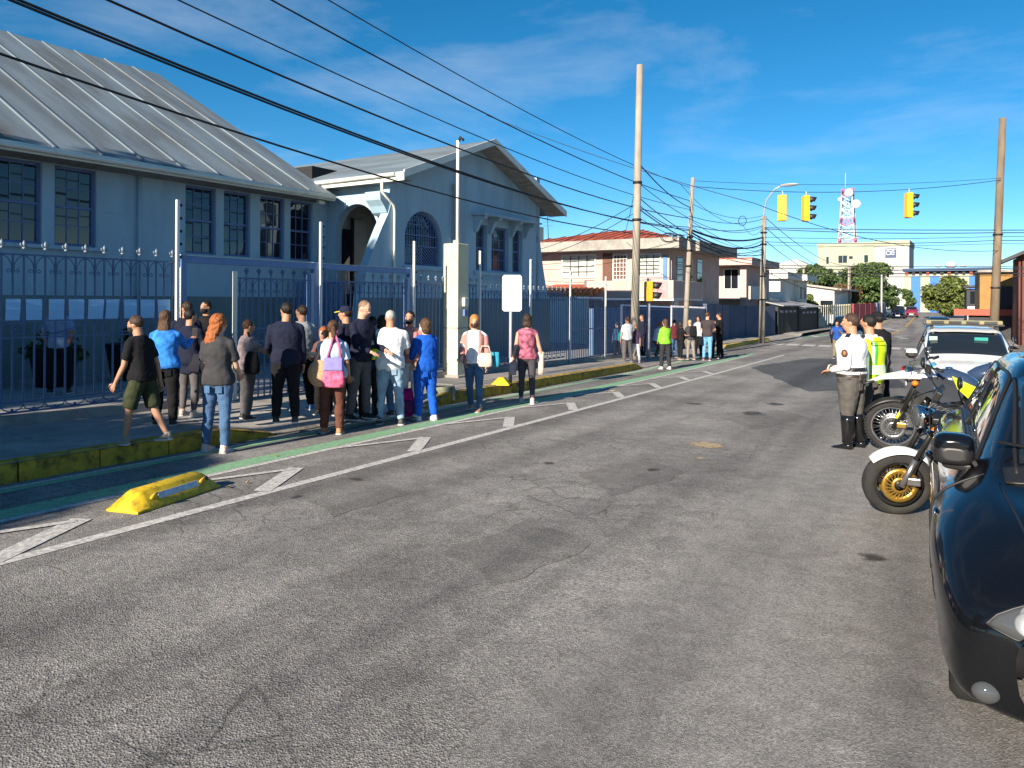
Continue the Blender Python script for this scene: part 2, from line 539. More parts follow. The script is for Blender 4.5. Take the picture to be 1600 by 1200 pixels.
# ------------------------------------------------------------------ painted lines
def stroke(name, pts, w, mat, h=0.004, step=1.0, parent=road):
    vs, fs = [], []
    path = []
    for (ax, ay), (bx, by) in zip(pts, pts[1:]):
        n = max(1, int(math.hypot(bx - ax, by - ay) / step))
        path += [(ax + (bx - ax) * i / n, ay + (by - ay) * i / n) for i in range(n)]
    path.append(pts[-1])
    for i, (x, y) in enumerate(path):
        a, b = path[max(i - 1, 0)], path[min(i + 1, len(path) - 1)]
        d = Vector((b[0] - a[0], b[1] - a[1])).normalized()
        for s in (-1, 1):
            xx, yy = x - d.y * s * w / 2, y + d.x * s * w / 2
            vs.append((xx, yy, gz(yy) + h))
    for i in range(len(path) - 1):
        fs.append((2 * i, 2 * i + 1, 2 * i + 3, 2 * i + 2))
    return MB().add(vs, fs).build(name, mat, parent, kind='structure')
stroke('lane_line', [(-5.5, -6), (-5.5, 22), (-5.6, 34)], 0.125, WHITEP)
stroke('lane_line', [(-6.55, -6), (-6.53, 20), (-6.7, 32)], 0.10, WHITEP)
stroke('green_line', [(-6.745, -6), (-6.74, 20), (-6.9, 34)], 0.29, GREENP)
stroke('green_line', [(-7.56, -6), (-7.56, 21), (-8.5, 36)], 0.13, GREENP)
stroke('lane_line', [(-7.67, -6), (-7.67, 21), (-8.6, 36)], 0.07, WHITEP)
for y in (0.2, 2.62, 4.97, 7.35, 9.7, 12.05, 14.4, 16.8, 19.2, 21.6):
    stroke('chevron_line', [(-5.56, y), (-6.06, y + 0.92)], 0.17, WHITEP, h=0.0075)
    stroke('chevron_line', [(-6.03, y + 0.86), (-6.50, y - 0.35)], 0.085, WHITEP, h=0.011)
for (a, b, wd) in [((1374, 528), (1411, 515), 0.16), ((1415, 511), (1431, 494), 0.16), ((1371, 510), (1384, 502), 0.14)]:
    stroke('yellow_line', [W(*a), W(*b)], wd * 1.6, YELP, step=3)
for (a, b) in [((1374, 512), (1408, 517)), ((1380, 499.5), (1440, 500.5)), ((1400, 526), (1408, 527)), ((1408, 528), (1416, 529.5))]:
    stroke('stop_line', [W(*a), W(*b)], 0.45, WHITEP, step=3)
x0, y0 = W(1204, 537.5); x1, y1 = W(1440, 546)
for i in range(9):                                   # zebra crossing
    t = (i + 0.5) / 9
    cx, cy = x0 + (x1 - x0) * t, y0 + (y1 - y0) * t
    stroke('crossing_bar', [(cx, cy - 1.0), (cx - 0.08, cy + 1.1)], 0.66, WHITEP, step=1)
for i in range(6):
    x, y = W(1212 + i * 14, 531 - i * 1.2)
    stroke('green_crossing_bar', [(x, y), (x - 0.1, y + 2.6)], 0.9, GREENP if i % 2 else WHITEP, step=1)

# ------------------------------------------------------------------ left pavement, ramps, kerb stones
WALKH = 0.20
def ramp(y):                       # 1 where the kerb is lowered
    def bump(a, b, e):
        return max(0.0, min(1.0, (y - a) / e, (b - y) / e))
    return max(bump(6.4, 11.5, 0.9), bump(21.6, 37.5, 0.8), bump(48.8, 58, 0.6))
def walkh(x, y):
    k = kx(y)
    t = max(0.0, min(1.0, (x - (k - 1.25)) / 1.05))
    return WALKH * (1 - t * ramp(y) * 0.93)
sidewalk = strip('sidewalk', lambda y: fenceline(y) - 0.6, lambda y: kx(y) - 0.004, -12, 90, walkh, CONC, 0.3, 14)
rnd = random.Random(11)
slabs = [MB().box((0, 0, 0), (1.06, 1.33, 0.03)).mesh('slab', SLABM), MB().box((0, 0, 0), (1.06, 1.33, 0.03)).mesh('slab', M('slab_concrete_dark', (0.2, 0.195, 0.19), 0.9, var=0.2, scale=5, bump=0.3, bscale=45, dirt=0.5, dscale=1.3))]
y = -2.0
while y < 24:
    for j in range(2):
        x = fenceline(y + 0.66) + 0.72 + j * 1.08
        if x + 0.53 < kx(y) - (1.27 if ramp(y) > 0.02 or ramp(y + 1.3) > 0.02 else 0.17):
            inst('slab', rnd.choice(slabs), sidewalk, (x, y + 0.66, gz(y + 0.66) + WALKH - 0.004 + rnd.uniform(-0.002, 0.003)), (-0.0169, rnd.uniform(-0.003, 0.003), -TH))
    y += 1.345
bright = M('pale_ramp_concrete', (0.42, 0.40, 0.37), 0.9, var=0.12, scale=4, bump=0.3, bscale=50, dirt=0.35, dscale=2)
strip('driveway_ramp', lambda y: kx(y) - 1.3, lambda y: kx(y) - 0.02, 6.7, 11.1, lambda x, y: walkh(x, y) + 0.006, bright, 0.25, 6)
kerb = tag(bpy.data.objects.new('kerb', None), kind='structure')
col.objects.link(kerb)
def kerbstone(y0, y1, mat):
    a, b = kx(y0), kx(y1)
    mb = MB()
    n = 6
    rings = []
    for i in range(n + 1):
        t = i / n
        y = y0 + 0.008 + (y1 - y0 - 0.016) * t
        x = a + (b - a) * t
        j = rnd.uniform(-0.008, 0.008)
        z = gz(y)
        hh = max(0.035, walkh(x - 0.02, y) + 0.015)
        rings.append([(x - 0.17, y, z - 0.1), (x - 0.17, y, z + hh), (x - 0.05 + j, y, z + hh + j * 0.5), (x - 0.012 + j, y, z + hh - 0.03), (x + j * 0.6, y, z - 0.1)])
    mb.loft([[Vector(p) for p in r] for r in rings], True, 0, False)
    return mb.build('kerb_stone', mat, kerb, bevel=0.008)
y = -6.0
while y < 49:
    y1_ = y + 0.83
    mid_ = (y + y1_) / 2
    kerbstone(y, y1_, (PLAINK if ramp(mid_) > 0.75 else KERBY) if mid_ < 22 else (PLAINK if ramp(mid_) > 0.75 else KERBC))
    y = y1_
# the school's yard behind its fence
strip('school_yard', lambda y: -40, lambda y: fenceline(y) - 0.6, -12, 34, 0.17, YARDM, 2, 2)
# right-hand pavement
rside = strip('sidewalk', lambda y: rx(y) + 0.16, lambda y: 4.6, -12, 39, 0.16, CONC, 2, 2)
strip('sidewalk', lambda y: rx(y) + 0.16, lambda y: 4.2, 48.4, 140, 0.16, CONC, 2, 2)
y = -6
while y < 38:
    mb = MB(); z0, z1 = gz(y), gz(y + 1.4)
    mb.loft([[Vector((rx(yy) + q[0], yy, zz + q[1])) for q in ((0.0, -0.1), (0.012, 0.14), (0.04, 0.165), (0.17, 0.165), (0.17, -0.1))] for yy, zz in ((y + 0.01, z0), (y + 1.39, z1))], True, 0, False)
    mb.build('kerb_stone', KERBC, kerb)
    y += 1.4
# ------------------------------------------------------------------ school building (frame turned by -TH)
WALL = M('pale_school_paint', (0.32, 0.455, 0.55), 0.8, var=0.08, scale=1.5, bump=0.12, bscale=60, dirt=0.6, dscale=1.6, stretch=(1, 1, 0.22), dcol=(0.23, 0.33, 0.40))
DADO = M('grey_green_dado_paint', (0.15, 0.20, 0.205), 0.7, var=0.1, scale=2, dirt=0.3)
TRIM = M('white_trim_paint', (0.66, 0.66, 0.6), 0.6, var=0.06, scale=3, dirt=0.2)
SLATE = M('slate_blue_paint', (0.10, 0.16, 0.34), 0.5, var=0.1, scale=6)
BLUEF = M('blue_fence_paint', (0.075, 0.13, 0.255), 0.5, var=0.12, scale=9, dirt=0.15)
BLUEG = M('blue_gate_paint', (0.11, 0.20, 0.40), 0.45, var=0.1, scale=9)
ROOFM = M('grey_roof_sheet', (0.15, 0.19, 0.22), 0.55, 0.0, var=0.2, scale=1.2, dirt=0.7, dscale=0.9, dcol=(0.10, 0.085, 0.07), stretch=(0.3, 1.5, 0.3))
SOFF = M('weathered_soffit_boards', (0.30, 0.27, 0.22), 0.8, var=0.25, scale=3, stretch=(1, 6, 6), dirt=0.5)
def glass(name, c=(0.012, 0.016, 0.022), rough=0.03):
    m = M(name, c, rough, var=0.0, spec=0.9)
    return m
GLASS = glass('window_glass')
GLASSL = glass('window_glass_pale', (0.05, 0.055, 0.06), 0.06)
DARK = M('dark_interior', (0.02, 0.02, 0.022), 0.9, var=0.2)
SO = (-16.0, 12.0)
school = thing('school_building', 'pale blue-green school with arched windows, sash windows and a gabled roof behind the ornate fence', 'school', B(*SO, gz(12)), -TH)
Z0 = -gz(12)                      # local z of world z 0
def f(x, y, z):
    return Vector((x - SO[0], y - SO[1], z + Z0))
def rect(y0, y1, z0, z1):
    return [(y0, z0), (y1, z0), (y1, z1), (y0, z1)]
def archpoly(yc, hw, z0, zs, n=14, k=1.0):
    return [(yc - hw, z0), (yc + hw, z0)] + [(yc + hw * math.cos(PI * i / n), zs + k * hw * math.sin(PI * i / n)) for i in range(n + 1)]
WX = -17.2
wins = [(4.75, 5.65), (6.0, 6.9), (7.2, 8.1), (8.36, 9.27), (11.53, 12.43), (12.67, 13.52), (13.86, 14.73), (14.95, 15.81)]
WB, WT = 2.90, 4.67
wall = MB()
wall.prism([(-6, 1.8), (16.4, 1.8), (16.4, 5.2), (-6, 5.2)], lambda y, z: f(WX, y, z), lambda y, z: f(WX - 0.28, y, z), 0, [rect(a, b, WB, WT) for a, b in wins])
wall.build('wall', WALL, school)
MB().prism([(-6, -0.6), (16.4, -0.6), (16.4, 1.8), (-6, 1.8)], lambda y, z: f(WX + 0.03, y, z), lambda y, z: f(WX - 0.28, y, z)).build('dado', DADO, school)
# joint lines of the render coat (shallow strips)
for y in (10.26,):
    MB().tube([f(WX + 0.07, y, 4.75), f(WX + 0.07, y, -0.3)], 0.045, 8).build('downpipe', WALL, school)
for z in (2.35, 3.05, 3.75, 4.4):
    MB().box(f(WX + 0.002, 10.4, z), (0.012, 2.2, 0.018)).build('wall_joint', WALL, school)
rnd = random.Random(21)
pane_cache = {}
def sash_window(px, y0, y1, z0, z1, cols=3, rows=4, depth=0.14, frame=SLATE, gl=GLASS, face=1):
    """sash window: frame, two sashes with glazing bars, every pane its own piece"""
    w, h = y1 - y0, z1 - z0
    fr = MB()
    t = 0.06
    X = px - depth * face
    for a, b in ((y0, y0 + t), (y1 - t, y1)):
        fr.box(f(X, (a + b) / 2, (z0 + z1) / 2), (0.10, b - a, h))
    for a, b in ((z0, z0 + t), (z1 - t, z1)):
        fr.box(f(X, (y0 + y1) / 2, (a + b) / 2), (0.098, w - 2 * t, b - a))
    win = fr.build('window', frame, school)
    bars = MB()
    mid = (z0 + z1) / 2
    bars.box(f(X + 0.012, (y0 + y1) / 2, mid), (0.06, w - 2 * t, 0.055))
    cw = (w - 2 * t) / cols
    rh = (h - 2 * t) / rows
    for i in range(1, cols):
        bars.box(f(X, y0 + t + i * cw, mid), (0.034, 0.022, h - 2 * t))
    for j in range(1, rows):
        if j * 2 != rows:
            bars.box(f(X, (y0 + y1) / 2, z0 + t + j * rh), (0.03, w - 2 * t, 0.022))
    bars.build('sash', frame, win)
    key = (round(cw, 3), round(rh, 3), gl.name)
    if key not in pane_cache:
        pane_cache[key] = MB().box((0, 0, 0), (0.006, cw - 0.02, rh - 0.02)).mesh('pane', gl)
    wy, wz = rnd.gauss(0, 0.012), rnd.gauss(0, 0.02)
    for i in range(cols):
        for j in range(rows):
            p = f(X - 0.005, y0 + t + (i + 0.5) * cw, z0 + t + (j + 0.5) * rh)
            inst('pane', pane_cache[key], win, p, (0, wy + rnd.gauss(0, 0.004), wz + rnd.gauss(0, 0.006)))
    return win
for a, b in wins[1:]:
    sash_window(WX, a, b, WB, WT)
for a, b in ((4.6, 9.42), (11.38, 15.96)):
    MB().box(f(WX + 0.05, (a + b) / 2, WB - 0.045), (0.16, b - a, 0.08)).build('window_sill', WALL, school)
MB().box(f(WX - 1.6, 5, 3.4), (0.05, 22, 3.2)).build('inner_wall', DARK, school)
# main roof: low eave towards the street, gutter and fascia
EX, EZ = -16.45, 4.74
roof = MB()
rise = 0.56
roof.prism([(EX, EZ + 0.16), (-25.5, EZ + 0.16 + rise * 9.05), (-25.5, EZ + 0.10 + rise * 9.05), (EX, EZ + 0.10)], lambda x, z: f(x, -8, z), lambda x, z: f(x, 15.95, z))
rf = roof.build('roof', ROOFM, school)
for i in range(22):
    y = -6 + i
    MB().bar(f(EX, y, EZ + 0.175), f(-25.5, y, EZ + 0.175 + rise * 9.05), 0.05, 0.04).build('roof_seam', ROOFM, rf)
MB().box(f(EX + 0.03, 4.0, EZ + 0.055), (0.05, 23.9, 0.2)).build('fascia', TRIM, school)
MB().box(f(-16.84, 4.0, EZ - 0.03), (0.74, 23.9, 0.03)).build('soffit', SOFF, school)
gut = MB()
gut.tube([f(EX + 0.10, -8, EZ + 0.07), f(EX + 0.10, 15.9, EZ + 0.05)], 0.065, 8)
gut.build('gutter', TRIM, school)
MB().box(f(EX - 0.2, 15.6, EZ - 0.10), (0.12, 0.22, 0.1)).build('floodlight', TRIM, school)

# gabled block: +X wall with flared buttresses
GX = -14.5
RY, RZ, PIT = 20.6, 6.98, 0.375
out = [(15.02, -0.6), (15.10, 1.8), (15.32, 2.6), (15.62, 3.25), (15.95, 3.85), (16.2, 4.25), (16.29, 4.5), (16.29, RZ - (RY - 16.29) * PIT), (RY, RZ), (24.92, RZ - (24.92 - RY) * PIT), (24.92, 4.2), (25.2, 3.1), (25.55, 2.0), (25.72, 1.8), (25.8, -0.6)]
ach = archpoly(17.83, 0.9, 2.80, 3.60, 16, 0.97)
tri = [(20.62, 21.3), (21.57, 22.69), (22.96, 23.65)]
MB().prism(out, lambda y, z: f(GX, y, z), lambda y, z: f(GX - 0.3, y, z), 0, [ach] + [rect(a, b, 2.77, 4.34) for a, b in tri]).build('wall', WALL, school)
MB().prism([(15.03, -0.6), (15.105, 1.8), (25.72, 1.8), (25.79, -0.6)], lambda y, z: f(GX + 0.025, y, z), lambda y, z: f(GX - 0.2, y, z)).build('dado', DADO, school)
for i, (a, b) in enumerate(tri):
    sash_window(GX, a, b, 2.77, 4.34, cols=3 if i == 1 else 2, rows=4, depth=0.2, gl=GLASSL)
MB().box(f(GX + 0.045, 22.13, 2.66), (0.15, 3.3, 0.10)).build('window_sill', WALL, school)
MB().box(f(GX + 0.03, 22.13, 2.42), (0.06, 3.5, 0.05)).build('string_course', WALL, school)
MB().box(f(GX + 0.05, 17.83, 2.70), (0.16, 2.1, 0.10)).build('window_sill', WALL, school)
MB().box(f(GX + 0.03, 17.83, 2.42), (0.06, 2.3, 0.05)).build('string_course', WALL, school)
for a, b in ((20.5, 20.6), (21.38, 21.49), (22.78, 22.87), (23.74, 23.85)):
    MB().prism([(0, 4.62), (0.5, 4.62), (0.46, 4.5), (0.3, 4.46), (0.2, 4.3), (0.12, 4.1), (0, 4.02)], lambda x, z: f(GX + x, a - 0.02, z), lambda x, z: f(GX + x, b + 0.02, z)).build('bracket', WALL, school, bevel=0.006)
MB().prism([(0, 4.72), (0.56, 4.66), (0.56, 4.60), (0, 4.622)], lambda x, z: f(GX + x, 20.3, z), lambda x, z: f(GX + x, 24.15, z)).build('window_canopy', WALL, school)
# arched window: dark glass behind a wrought grille with rays, bars and chevrons
aw = MB().prism(archpoly(17.83, 0.9, 2.80, 3.60, 16, 0.97), lambda y, z: f(GX - 0.22, y, z), lambda y, z: f(GX - 0.235, y, z)).build('arched_window', GLASS, school)
MB().prism(archpoly(17.83, 0.895, 2.805, 3.60, 16, 0.97), lambda y, z: f(GX - 0.16, y, z), lambda y, z: f(GX - 0.2, y, z), 0, [archpoly(17.83, 0.82, 2.88, 3.60, 16, 0.97)]).build('frame', SLATE, aw)
gr = MB()
for i in range(-7, 8):
    y = 17.83 + i * 0.115
    zt = 3.60 + 0.97 * math.sqrt(max(0, 0.82 ** 2 - (i * 0.115) ** 2)) - (0.0 if abs(i) > 3 else 0.33)
    gr.bar(f(GX - 0.10, y, 3.38), f(GX - 0.10, y, max(3.45, min(zt, 4.2))), 0.018)
for i in range(-3, 9):
    for s in (-1, 1):
        z = 2.82 + i * 0.105
        y0, y1, za, zb = 0.0, 0.80, z + 0.34, z - 0.30
        if za > 3.40:
            y0 = (za - 3.40) / 0.8; za = 3.40
        if zb < 2.83:
            y1 = 0.80 - (2.83 - zb) / 0.8; zb = 2.83
        if y1 - y0 > 0.05:
            gr.bar(f(GX - 0.10, 17.83 + s * y0, za), f(GX - 0.10, 17.83 + s * y1, zb), 0.026)
for a in range(9):
    t = PI * a / 8
    gr.bar(f(GX - 0.10, 17.83 + 0.12 * math.cos(t), 4.05 + 0.1 * math.sin(t)), f(GX - 0.10, 17.83 + 0.36 * math.cos(t), 4.05 + 0.36 * math.sin(t)), 0.02)
for z in (3.40, 3.72):
    gr.bar(f(GX - 0.10, 17.0, z), f(GX - 0.10, 18.66, z), 0.03)
gr.tube([f(GX - 0.10, 17.83 + 0.37 * math.cos(t / 10 * PI), 4.05 + 0.37 * math.sin(t / 10 * PI)) for t in range(11)], 0.016, 5)
gr.bar(f(GX - 0.10, 17.83, 2.82), f(GX - 0.10, 17.83, 4.44), 0.03)
gr.build('window_grille', SLATE, school)
# gable roof over it, ridge across the street's direction
rs = []
for s, y1 in ((-1, 16.0), (1, 25.65)):
    z1 = RZ - abs(y1 - RY) * PIT
    o = MB().prism([(RY, RZ + 0.02), (y1, z1 + 0.02), (y1, z1 + 0.14), (RY, RZ + 0.14)], lambda y, z: f(GX + 0.75, y, z), lambda y, z: f(-26, y, z)).build('roof', ROOFM, school)
    MB().prism([(RY, RZ - 0.02), (y1, z1 - 0.02), (y1, z1 + 0.01), (RY, RZ + 0.01)], lambda y, z: f(GX + 0.74, y, z), lambda y, z: f(GX + 0.01, y, z)).build('soffit', SOFF, school)
    MB().prism([(RY, RZ - 0.04), (y1 - s * -0.02, z1 - 0.05), (y1 - s * -0.02, z1 + 0.17), (RY, RZ + 0.17)], lambda y, z: f(GX + 0.80, y, z), lambda y, z: f(GX + 0.755, y, z)).build('bargeboard', TRIM, school)
MB().box(f(-16.2, 15.97, 5.24), (5.0, 0.04, 0.24)).build('fascia', TRIM, school)
MB().box(f(-16.2, 16.19, 5.16), (4.9, 0.38, 0.02)).build('soffit', SOFF, school)
MB().tube([f(-14.0, 15.90, 5.30), f(-18.6, 15.90, 5.28)], 0.06, 8).build('gutter', TRIM, school)
MB().tube([f(-14.5, 15.92, 5.2), f(-14.5, 15.92, 4.85), f(-14.44, 16.2, 4.6), f(-14.44, 16.36, 4.5), f(-14.44, 16.4, 4.3), f(-14.44, 16.4, 0.2)], 0.04, 8).build('downpipe', TRIM, school)
# arched entrance in the wall that faces down the street
AY = 16.4
xc = -15.98
ap = [(xc - 0.9, 1.0), (xc + 0.9, 1.0)] + [(xc + 0.9 * math.cos(PI * i / 16), 3.72 + 0.92 * math.sin(PI * i / 16)) for i in range(17)]
MB().prism([(-17.2, -0.6), (-14.51, -0.6), (-14.51, 5.4), (-17.2, 5.4)], lambda x, z: f(x, AY, z), lambda x, z: f(x, AY + 0.3, z), 0, [ap]).build('wall', WALL, school)
corb = [(0, 4.86), (0.55, 4.86), (0.52, 4.62), (0.36, 4.46), (0.24, 4.28), (0.14, 4.22), (0, 4.2)]
MB().prism([(-q[0] + AY, q[1]) for q in corb], lambda y, z: f(-14.52, y, z), lambda y, z: f(-15.1, y, z)).build('corbel', WALL, school, bevel=0.01)
MB().box(f(-16.0, 19.3, 3.0), (3.4, 0.1, 5.0)).build('inner_wall', M('porch_wall', (0.35, 0.37, 0.36), 0.85, var=0.1), school)
MB().box(f(-16.0, 17.9, 1.45), (2.6, 2.7, 0.12)).build('porch_floor', CONC, school)
MB().box(f(-16.0, 17.9, 4.8), (2.6, 2.7, 0.06)).build('porch_ceiling', SOFF, school)
MB().box(f(-17.3, 17.9, 3.0), (0.1, 2.7, 3.6)).build('inner_wall', M('porch_wall', (0.3, 0.3, 0.3)), school)
dr = MB().box(f(-16.55, 19.22, 2.6), (0.95, 0.06, 2.2)).build('door', GLASS, school)
MB().box(f(-15.55, 19.2, 2.55), (0.8, 0.06, 2.1)).build('door_leaf', M('pale_door_paint', (0.42, 0.43, 0.42), 0.6, var=0.08), dr)
MB().box(f(-16.55, 19.17, 2.45), (0.7, 0.03, 0.75)).build('sun_patch', M('sun_patch_tan', (0.4, 0.36, 0.28), 0.5), dr)  # tan plate painted as the sunlit patch inside the arch
MB().ell(f(-16.16, 19.14, 2.5), (0.05, 0.05, 0.05)).build('handle', DARK, dr)
MB().box(f(-17.23, 17.05, 2.75), (0.03, 0.75, 2.5)).build('door', GLASS, school)
MB().box(f(-17.21, 17.02, 2.35), (0.03, 0.62, 0.85)).build('sun_patch', M('sun_patch_tan', (0.4, 0.36, 0.28)), school)  # same painted sun patch, on the porch's side wall
MB().box(f(-17.22, 17.85, 2.9), (0.05, 0.62, 2.9)).build('door_leaf', M('pale_door_paint', (0.42, 0.43, 0.42)), school)
MB().box(f(-17.2, 17.5, 2.9), (0.08, 0.09, 2.95)).build('door_post', DARK, school)
st = MB()
for i in range(5):
    st.box(f(-16.0, 16.1 - i * 0.3, 1.25 - i * 0.27 - 0.9), (2.0, 0.3, 1.8))
st.build('steps', CONC, school)
pg = MB()
for i in range(10):
    x = -16.9 + i * 0.2
    pg.bar(f(x, 15.0, 0.25), f(x, 15.0, 2.2), 0.045 if i % 5 else 0.09)
for z in (0.3, 2.22):
    pg.box(f(-16.0, 15.0, z), (1.9, 0.07, 0.08))
pg.build('porch_gate', BLUEG, school)
# plate by the entrance, far gable end, plinth vent
pl = MB().box(f(WX + 0.02, 16.2, 3.55), (0.02, 0.3, 0.2)).build('name_plate', M('pale_blue_plate', (0.45, 0.58, 0.72), 0.4, var=0.05), school)
for i, w_ in enumerate((0.2, 0.23, 0.17)):
    MB().box(f(WX + 0.032, 16.2, 3.61 - i * 0.05), (0.004, w_, 0.018)).build('lettering', SLATE, pl)
MB().box(f(-20, 24.8, 3.0), (11, 0.25, 7)).build('wall', WALL, school)
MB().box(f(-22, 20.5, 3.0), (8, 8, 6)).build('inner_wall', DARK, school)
ac = thing('air_conditioner', 'white air conditioner box on the far corner of the school under the eave', 'air conditioner', B(-14.9, 25.12, 4.35), -TH)
MB().box((0, 0, 0), (0.75, 0.36, 0.55)).build('casing', TRIM, ac, bevel=0.02)
MB().lathe([(0.2, 0), (0.2, 0.02), (0.02, 0.03)], (0.0, -0.2, 0), 'Y', 16).build('fan_grille', DARK, ac)

# ------------------------------------------------------------------ ornate fence, gates, posts with electric rods
FX = -10.5
def fz(yb):
    p = B(FX, yb)
    return gz(p.y)
fin = MB()
fin.bar((0, 0, 0), (0, 0, 0.07), 0.014)
fin.ell((0, 0, 0.085), (0.024, 0.024, 0.02), 6, 4)
fin.lathe([(0.004, 0.1), (0.022, 0.125), (0.016, 0.16), (0.002, 0.19)], (0, 0, 0), 'Z', 6)
for s in (-1, 1):
    fin.tube([(0, 0, 0.10), (0, s * 0.03, 0.11), (0, s * 0.045, 0.135), (0, s * 0.035, 0.15)], 0.008, 5)
FIN = fin.mesh('finial', M('sunlit_finial_paint', (0.22, 0.27, 0.33), 0.45, var=0.1))  # paler copy: sunlight on the finials put into the colour
FINB = fin.mesh('finial', BLUEF)
scl = MB()
for s in (-1, 1):
    pts = []
    for i in range(12):
        t = i / 11
        a = -PI / 2 + t * PI * 1.55
        r = 0.085 * (1 - 0.45 * t)
        pts.append((0, s * (0.11 - 0.085 + r * math.sin(a + PI / 2) * 0.75), -0.17 + 0.115 * t + r * 0.55 * (math.cos(a))))
    scl.tube([(0, s * 0.005, -0.26), (0, s * 0.02, -0.21), (0, s * 0.055, -0.19), (0, s * 0.075, -0.21), (0, s * 0.06, -0.235), (0, s * 0.04, -0.225)], 0.007, 5)
    scl.tube([(0, s * 0.01, -0.2), (0, s * 0.02, -0.12), (0, s * 0.06, -0.05), (0, s * 0.115, -0.01)], 0.007, 5)
SCR = scl.mesh('scroll', BLUEF)
half = MB()
half.tube([(0, 0.13 * math.cos(PI * i / 8), 0.1 - 0.085 * math.sin(PI * i / 8)) for i in range(9)], 0.008, 5)
half.ell((0, 0, 0.03), (0.014, 0.02, 0.025), 6, 4)
HALF = half.mesh('half_ring', BLUEF)
BIGS = MB()
pts = []
for i in range(30):
    t = i / 29
    x = -0.42 + 0.84 * t
    pts.append((0, x, 0.075 * math.sin((t - 0.5) * PI * 1.15)))
def curl(cx, cz, r, a0, turns, n=16):
    return [(0, cx + r * (1 - 0.6 * i / n) * math.cos(a0 + turns * 2 * PI * i / n), cz + r * (1 - 0.6 * i / n) * math.sin(a0 + turns * 2 * PI * i / n)) for i in range(n + 1)]
BIGS.tube(pts, 0.011, 5)
BIGS.tube(curl(0.38, 0.0, 0.085, PI / 2, -0.9), 0.010, 5)
BIGS.tube(curl(-0.38, 0.0, 0.085, -PI / 2, -0.9), 0.010, 5)
BIGSM = BIGS.mesh('scroll', BLUEF)
pk = {}
def picket_mesh(h, r=0.012, mat=BLUEF):
    k = (round(h, 2), r, mat.name)
    if k not in pk:
        pk[k] = MB().box((0, 0, h / 2), (r * 1.6, r * 1.6, h)).mesh('picket', mat)
    return pk[k]
def ornate_section(name, label, y0, y1, top, cat='fence', step=0.131, bigscroll=True, lit=True, group='ornate blue fence panels'):
    zb = max(fz(y0), fz(y1))
    g0 = fz(y0)
    t = thing(name, label, cat, B(FX, y0, g0), -TH, group)
    n = int(round((y1 - y0) / step))
    bot = fz(y1) + WALKH + 0.2 - g0
    base = MB()
    base.loft([[Vector(p) for p in ((-0.1, yy, -0.2), (0.1, yy, -0.2), (0.1, yy, fz(y0 + yy) - g0 + WALKH + 0.13), (-0.1, yy, fz(y0 + yy) - g0 + WALKH + 0.13))] for yy in (0, (y1 - y0) / 2, y1 - y0)], True, 0, False)
    base.build('plinth', CONC, t)
    T = top - g0
    rails = [T, T - 0.30 if False else None, bot, bot + 0.13]
    lz = bot + 0.13
    m1, m2 = T - 0.86, T - 1.08
    for z, w in ((T, 0.03), (bot, 0.03), (lz, 0.022)) + (((m1, 0.022), (m2, 0.022)) if bigscroll else ()):
        MB().box((0, (y1 - y0) / 2, z), (w, y1 - y0, w * 0.8)).build('rail', BLUEF, t)
    for i in range(n + 1):
        y = i * (y1 - y0) / n
        inst('picket', picket_mesh(T - lz), t, (0, y, lz))
        if i % 2 == 0:
            inst('finial', FIN if lit else FINB, t, (0, y, T))
        elif i < n:
            inst('scroll', SCR, t, (0.0, y, T))
        if i % 2 == 0 and i < n:
            inst('half_ring', HALF, t, (0, y + 0.13, bot))
    if bigscroll:
        k = max(1, int((y1 - y0) / 0.95))
        for i in range(k):
            inst('scroll', BIGSM, t, (0.014, (i + 0.5) * (y1 - y0) / k, (m1 + m2) / 2))
    return t
ornate_section('ornate_fence', 'ornate blue fence panel with scrolls and notice sheets tied along it, left of the gate', 1.6, 6.95, 2.31)
ornate_section('ornate_fence', 'ornate blue fence panel between the gate and the tall concrete pillar', 12.55, 14.95, 2.12, bigscroll=False)
ornate_section('ornate_fence', 'ornate blue fence panel between the pillar and the white backed road sign', 15.1, 19.6, 1.98, bigscroll=False)
def plain_section(label, y0, y1, top, step=0.125, mesh_back=True):
    g0 = fz(y0)
    t = thing('bar_fence', label, 'fence', B(FX, y0, g0), -TH, 'plain blue bar fence panels')
    n = int((y1 - y0) / step)
    for z in (0.3, 1.2, top - g0 - 0.08):
        MB().box((0, (y1 - y0) / 2, z), (0.03, y1 - y0, 0.035)).build('rail', BLUEF, t)
    for i in range(n + 1):
        inst('picket', picket_mesh(top - g0 - 0.22, 0.012), t, (0, i * (y1 - y0) / n, 0.22))
    base = MB()
    base.loft([[Vector(p) for p in ((-0.1, yy, -0.2), (0.1, yy, -0.2), (0.1, yy, fz(y0 + yy) - g0 + WALKH + 0.1), (-0.1, yy, fz(y0 + yy) - g0 + WALKH + 0.1))] for yy in (0, (y1 - y0))], True, 0, False)
    base.build('plinth', CONC, t)
    return t
plain_section('plain blue bar fence panel just past the white backed road sign', 19.7, 22.2, 1.87)
plain_section('plain blue bar fence panel ending at the corner before the beige house', 22.3, 24.9, 1.84)
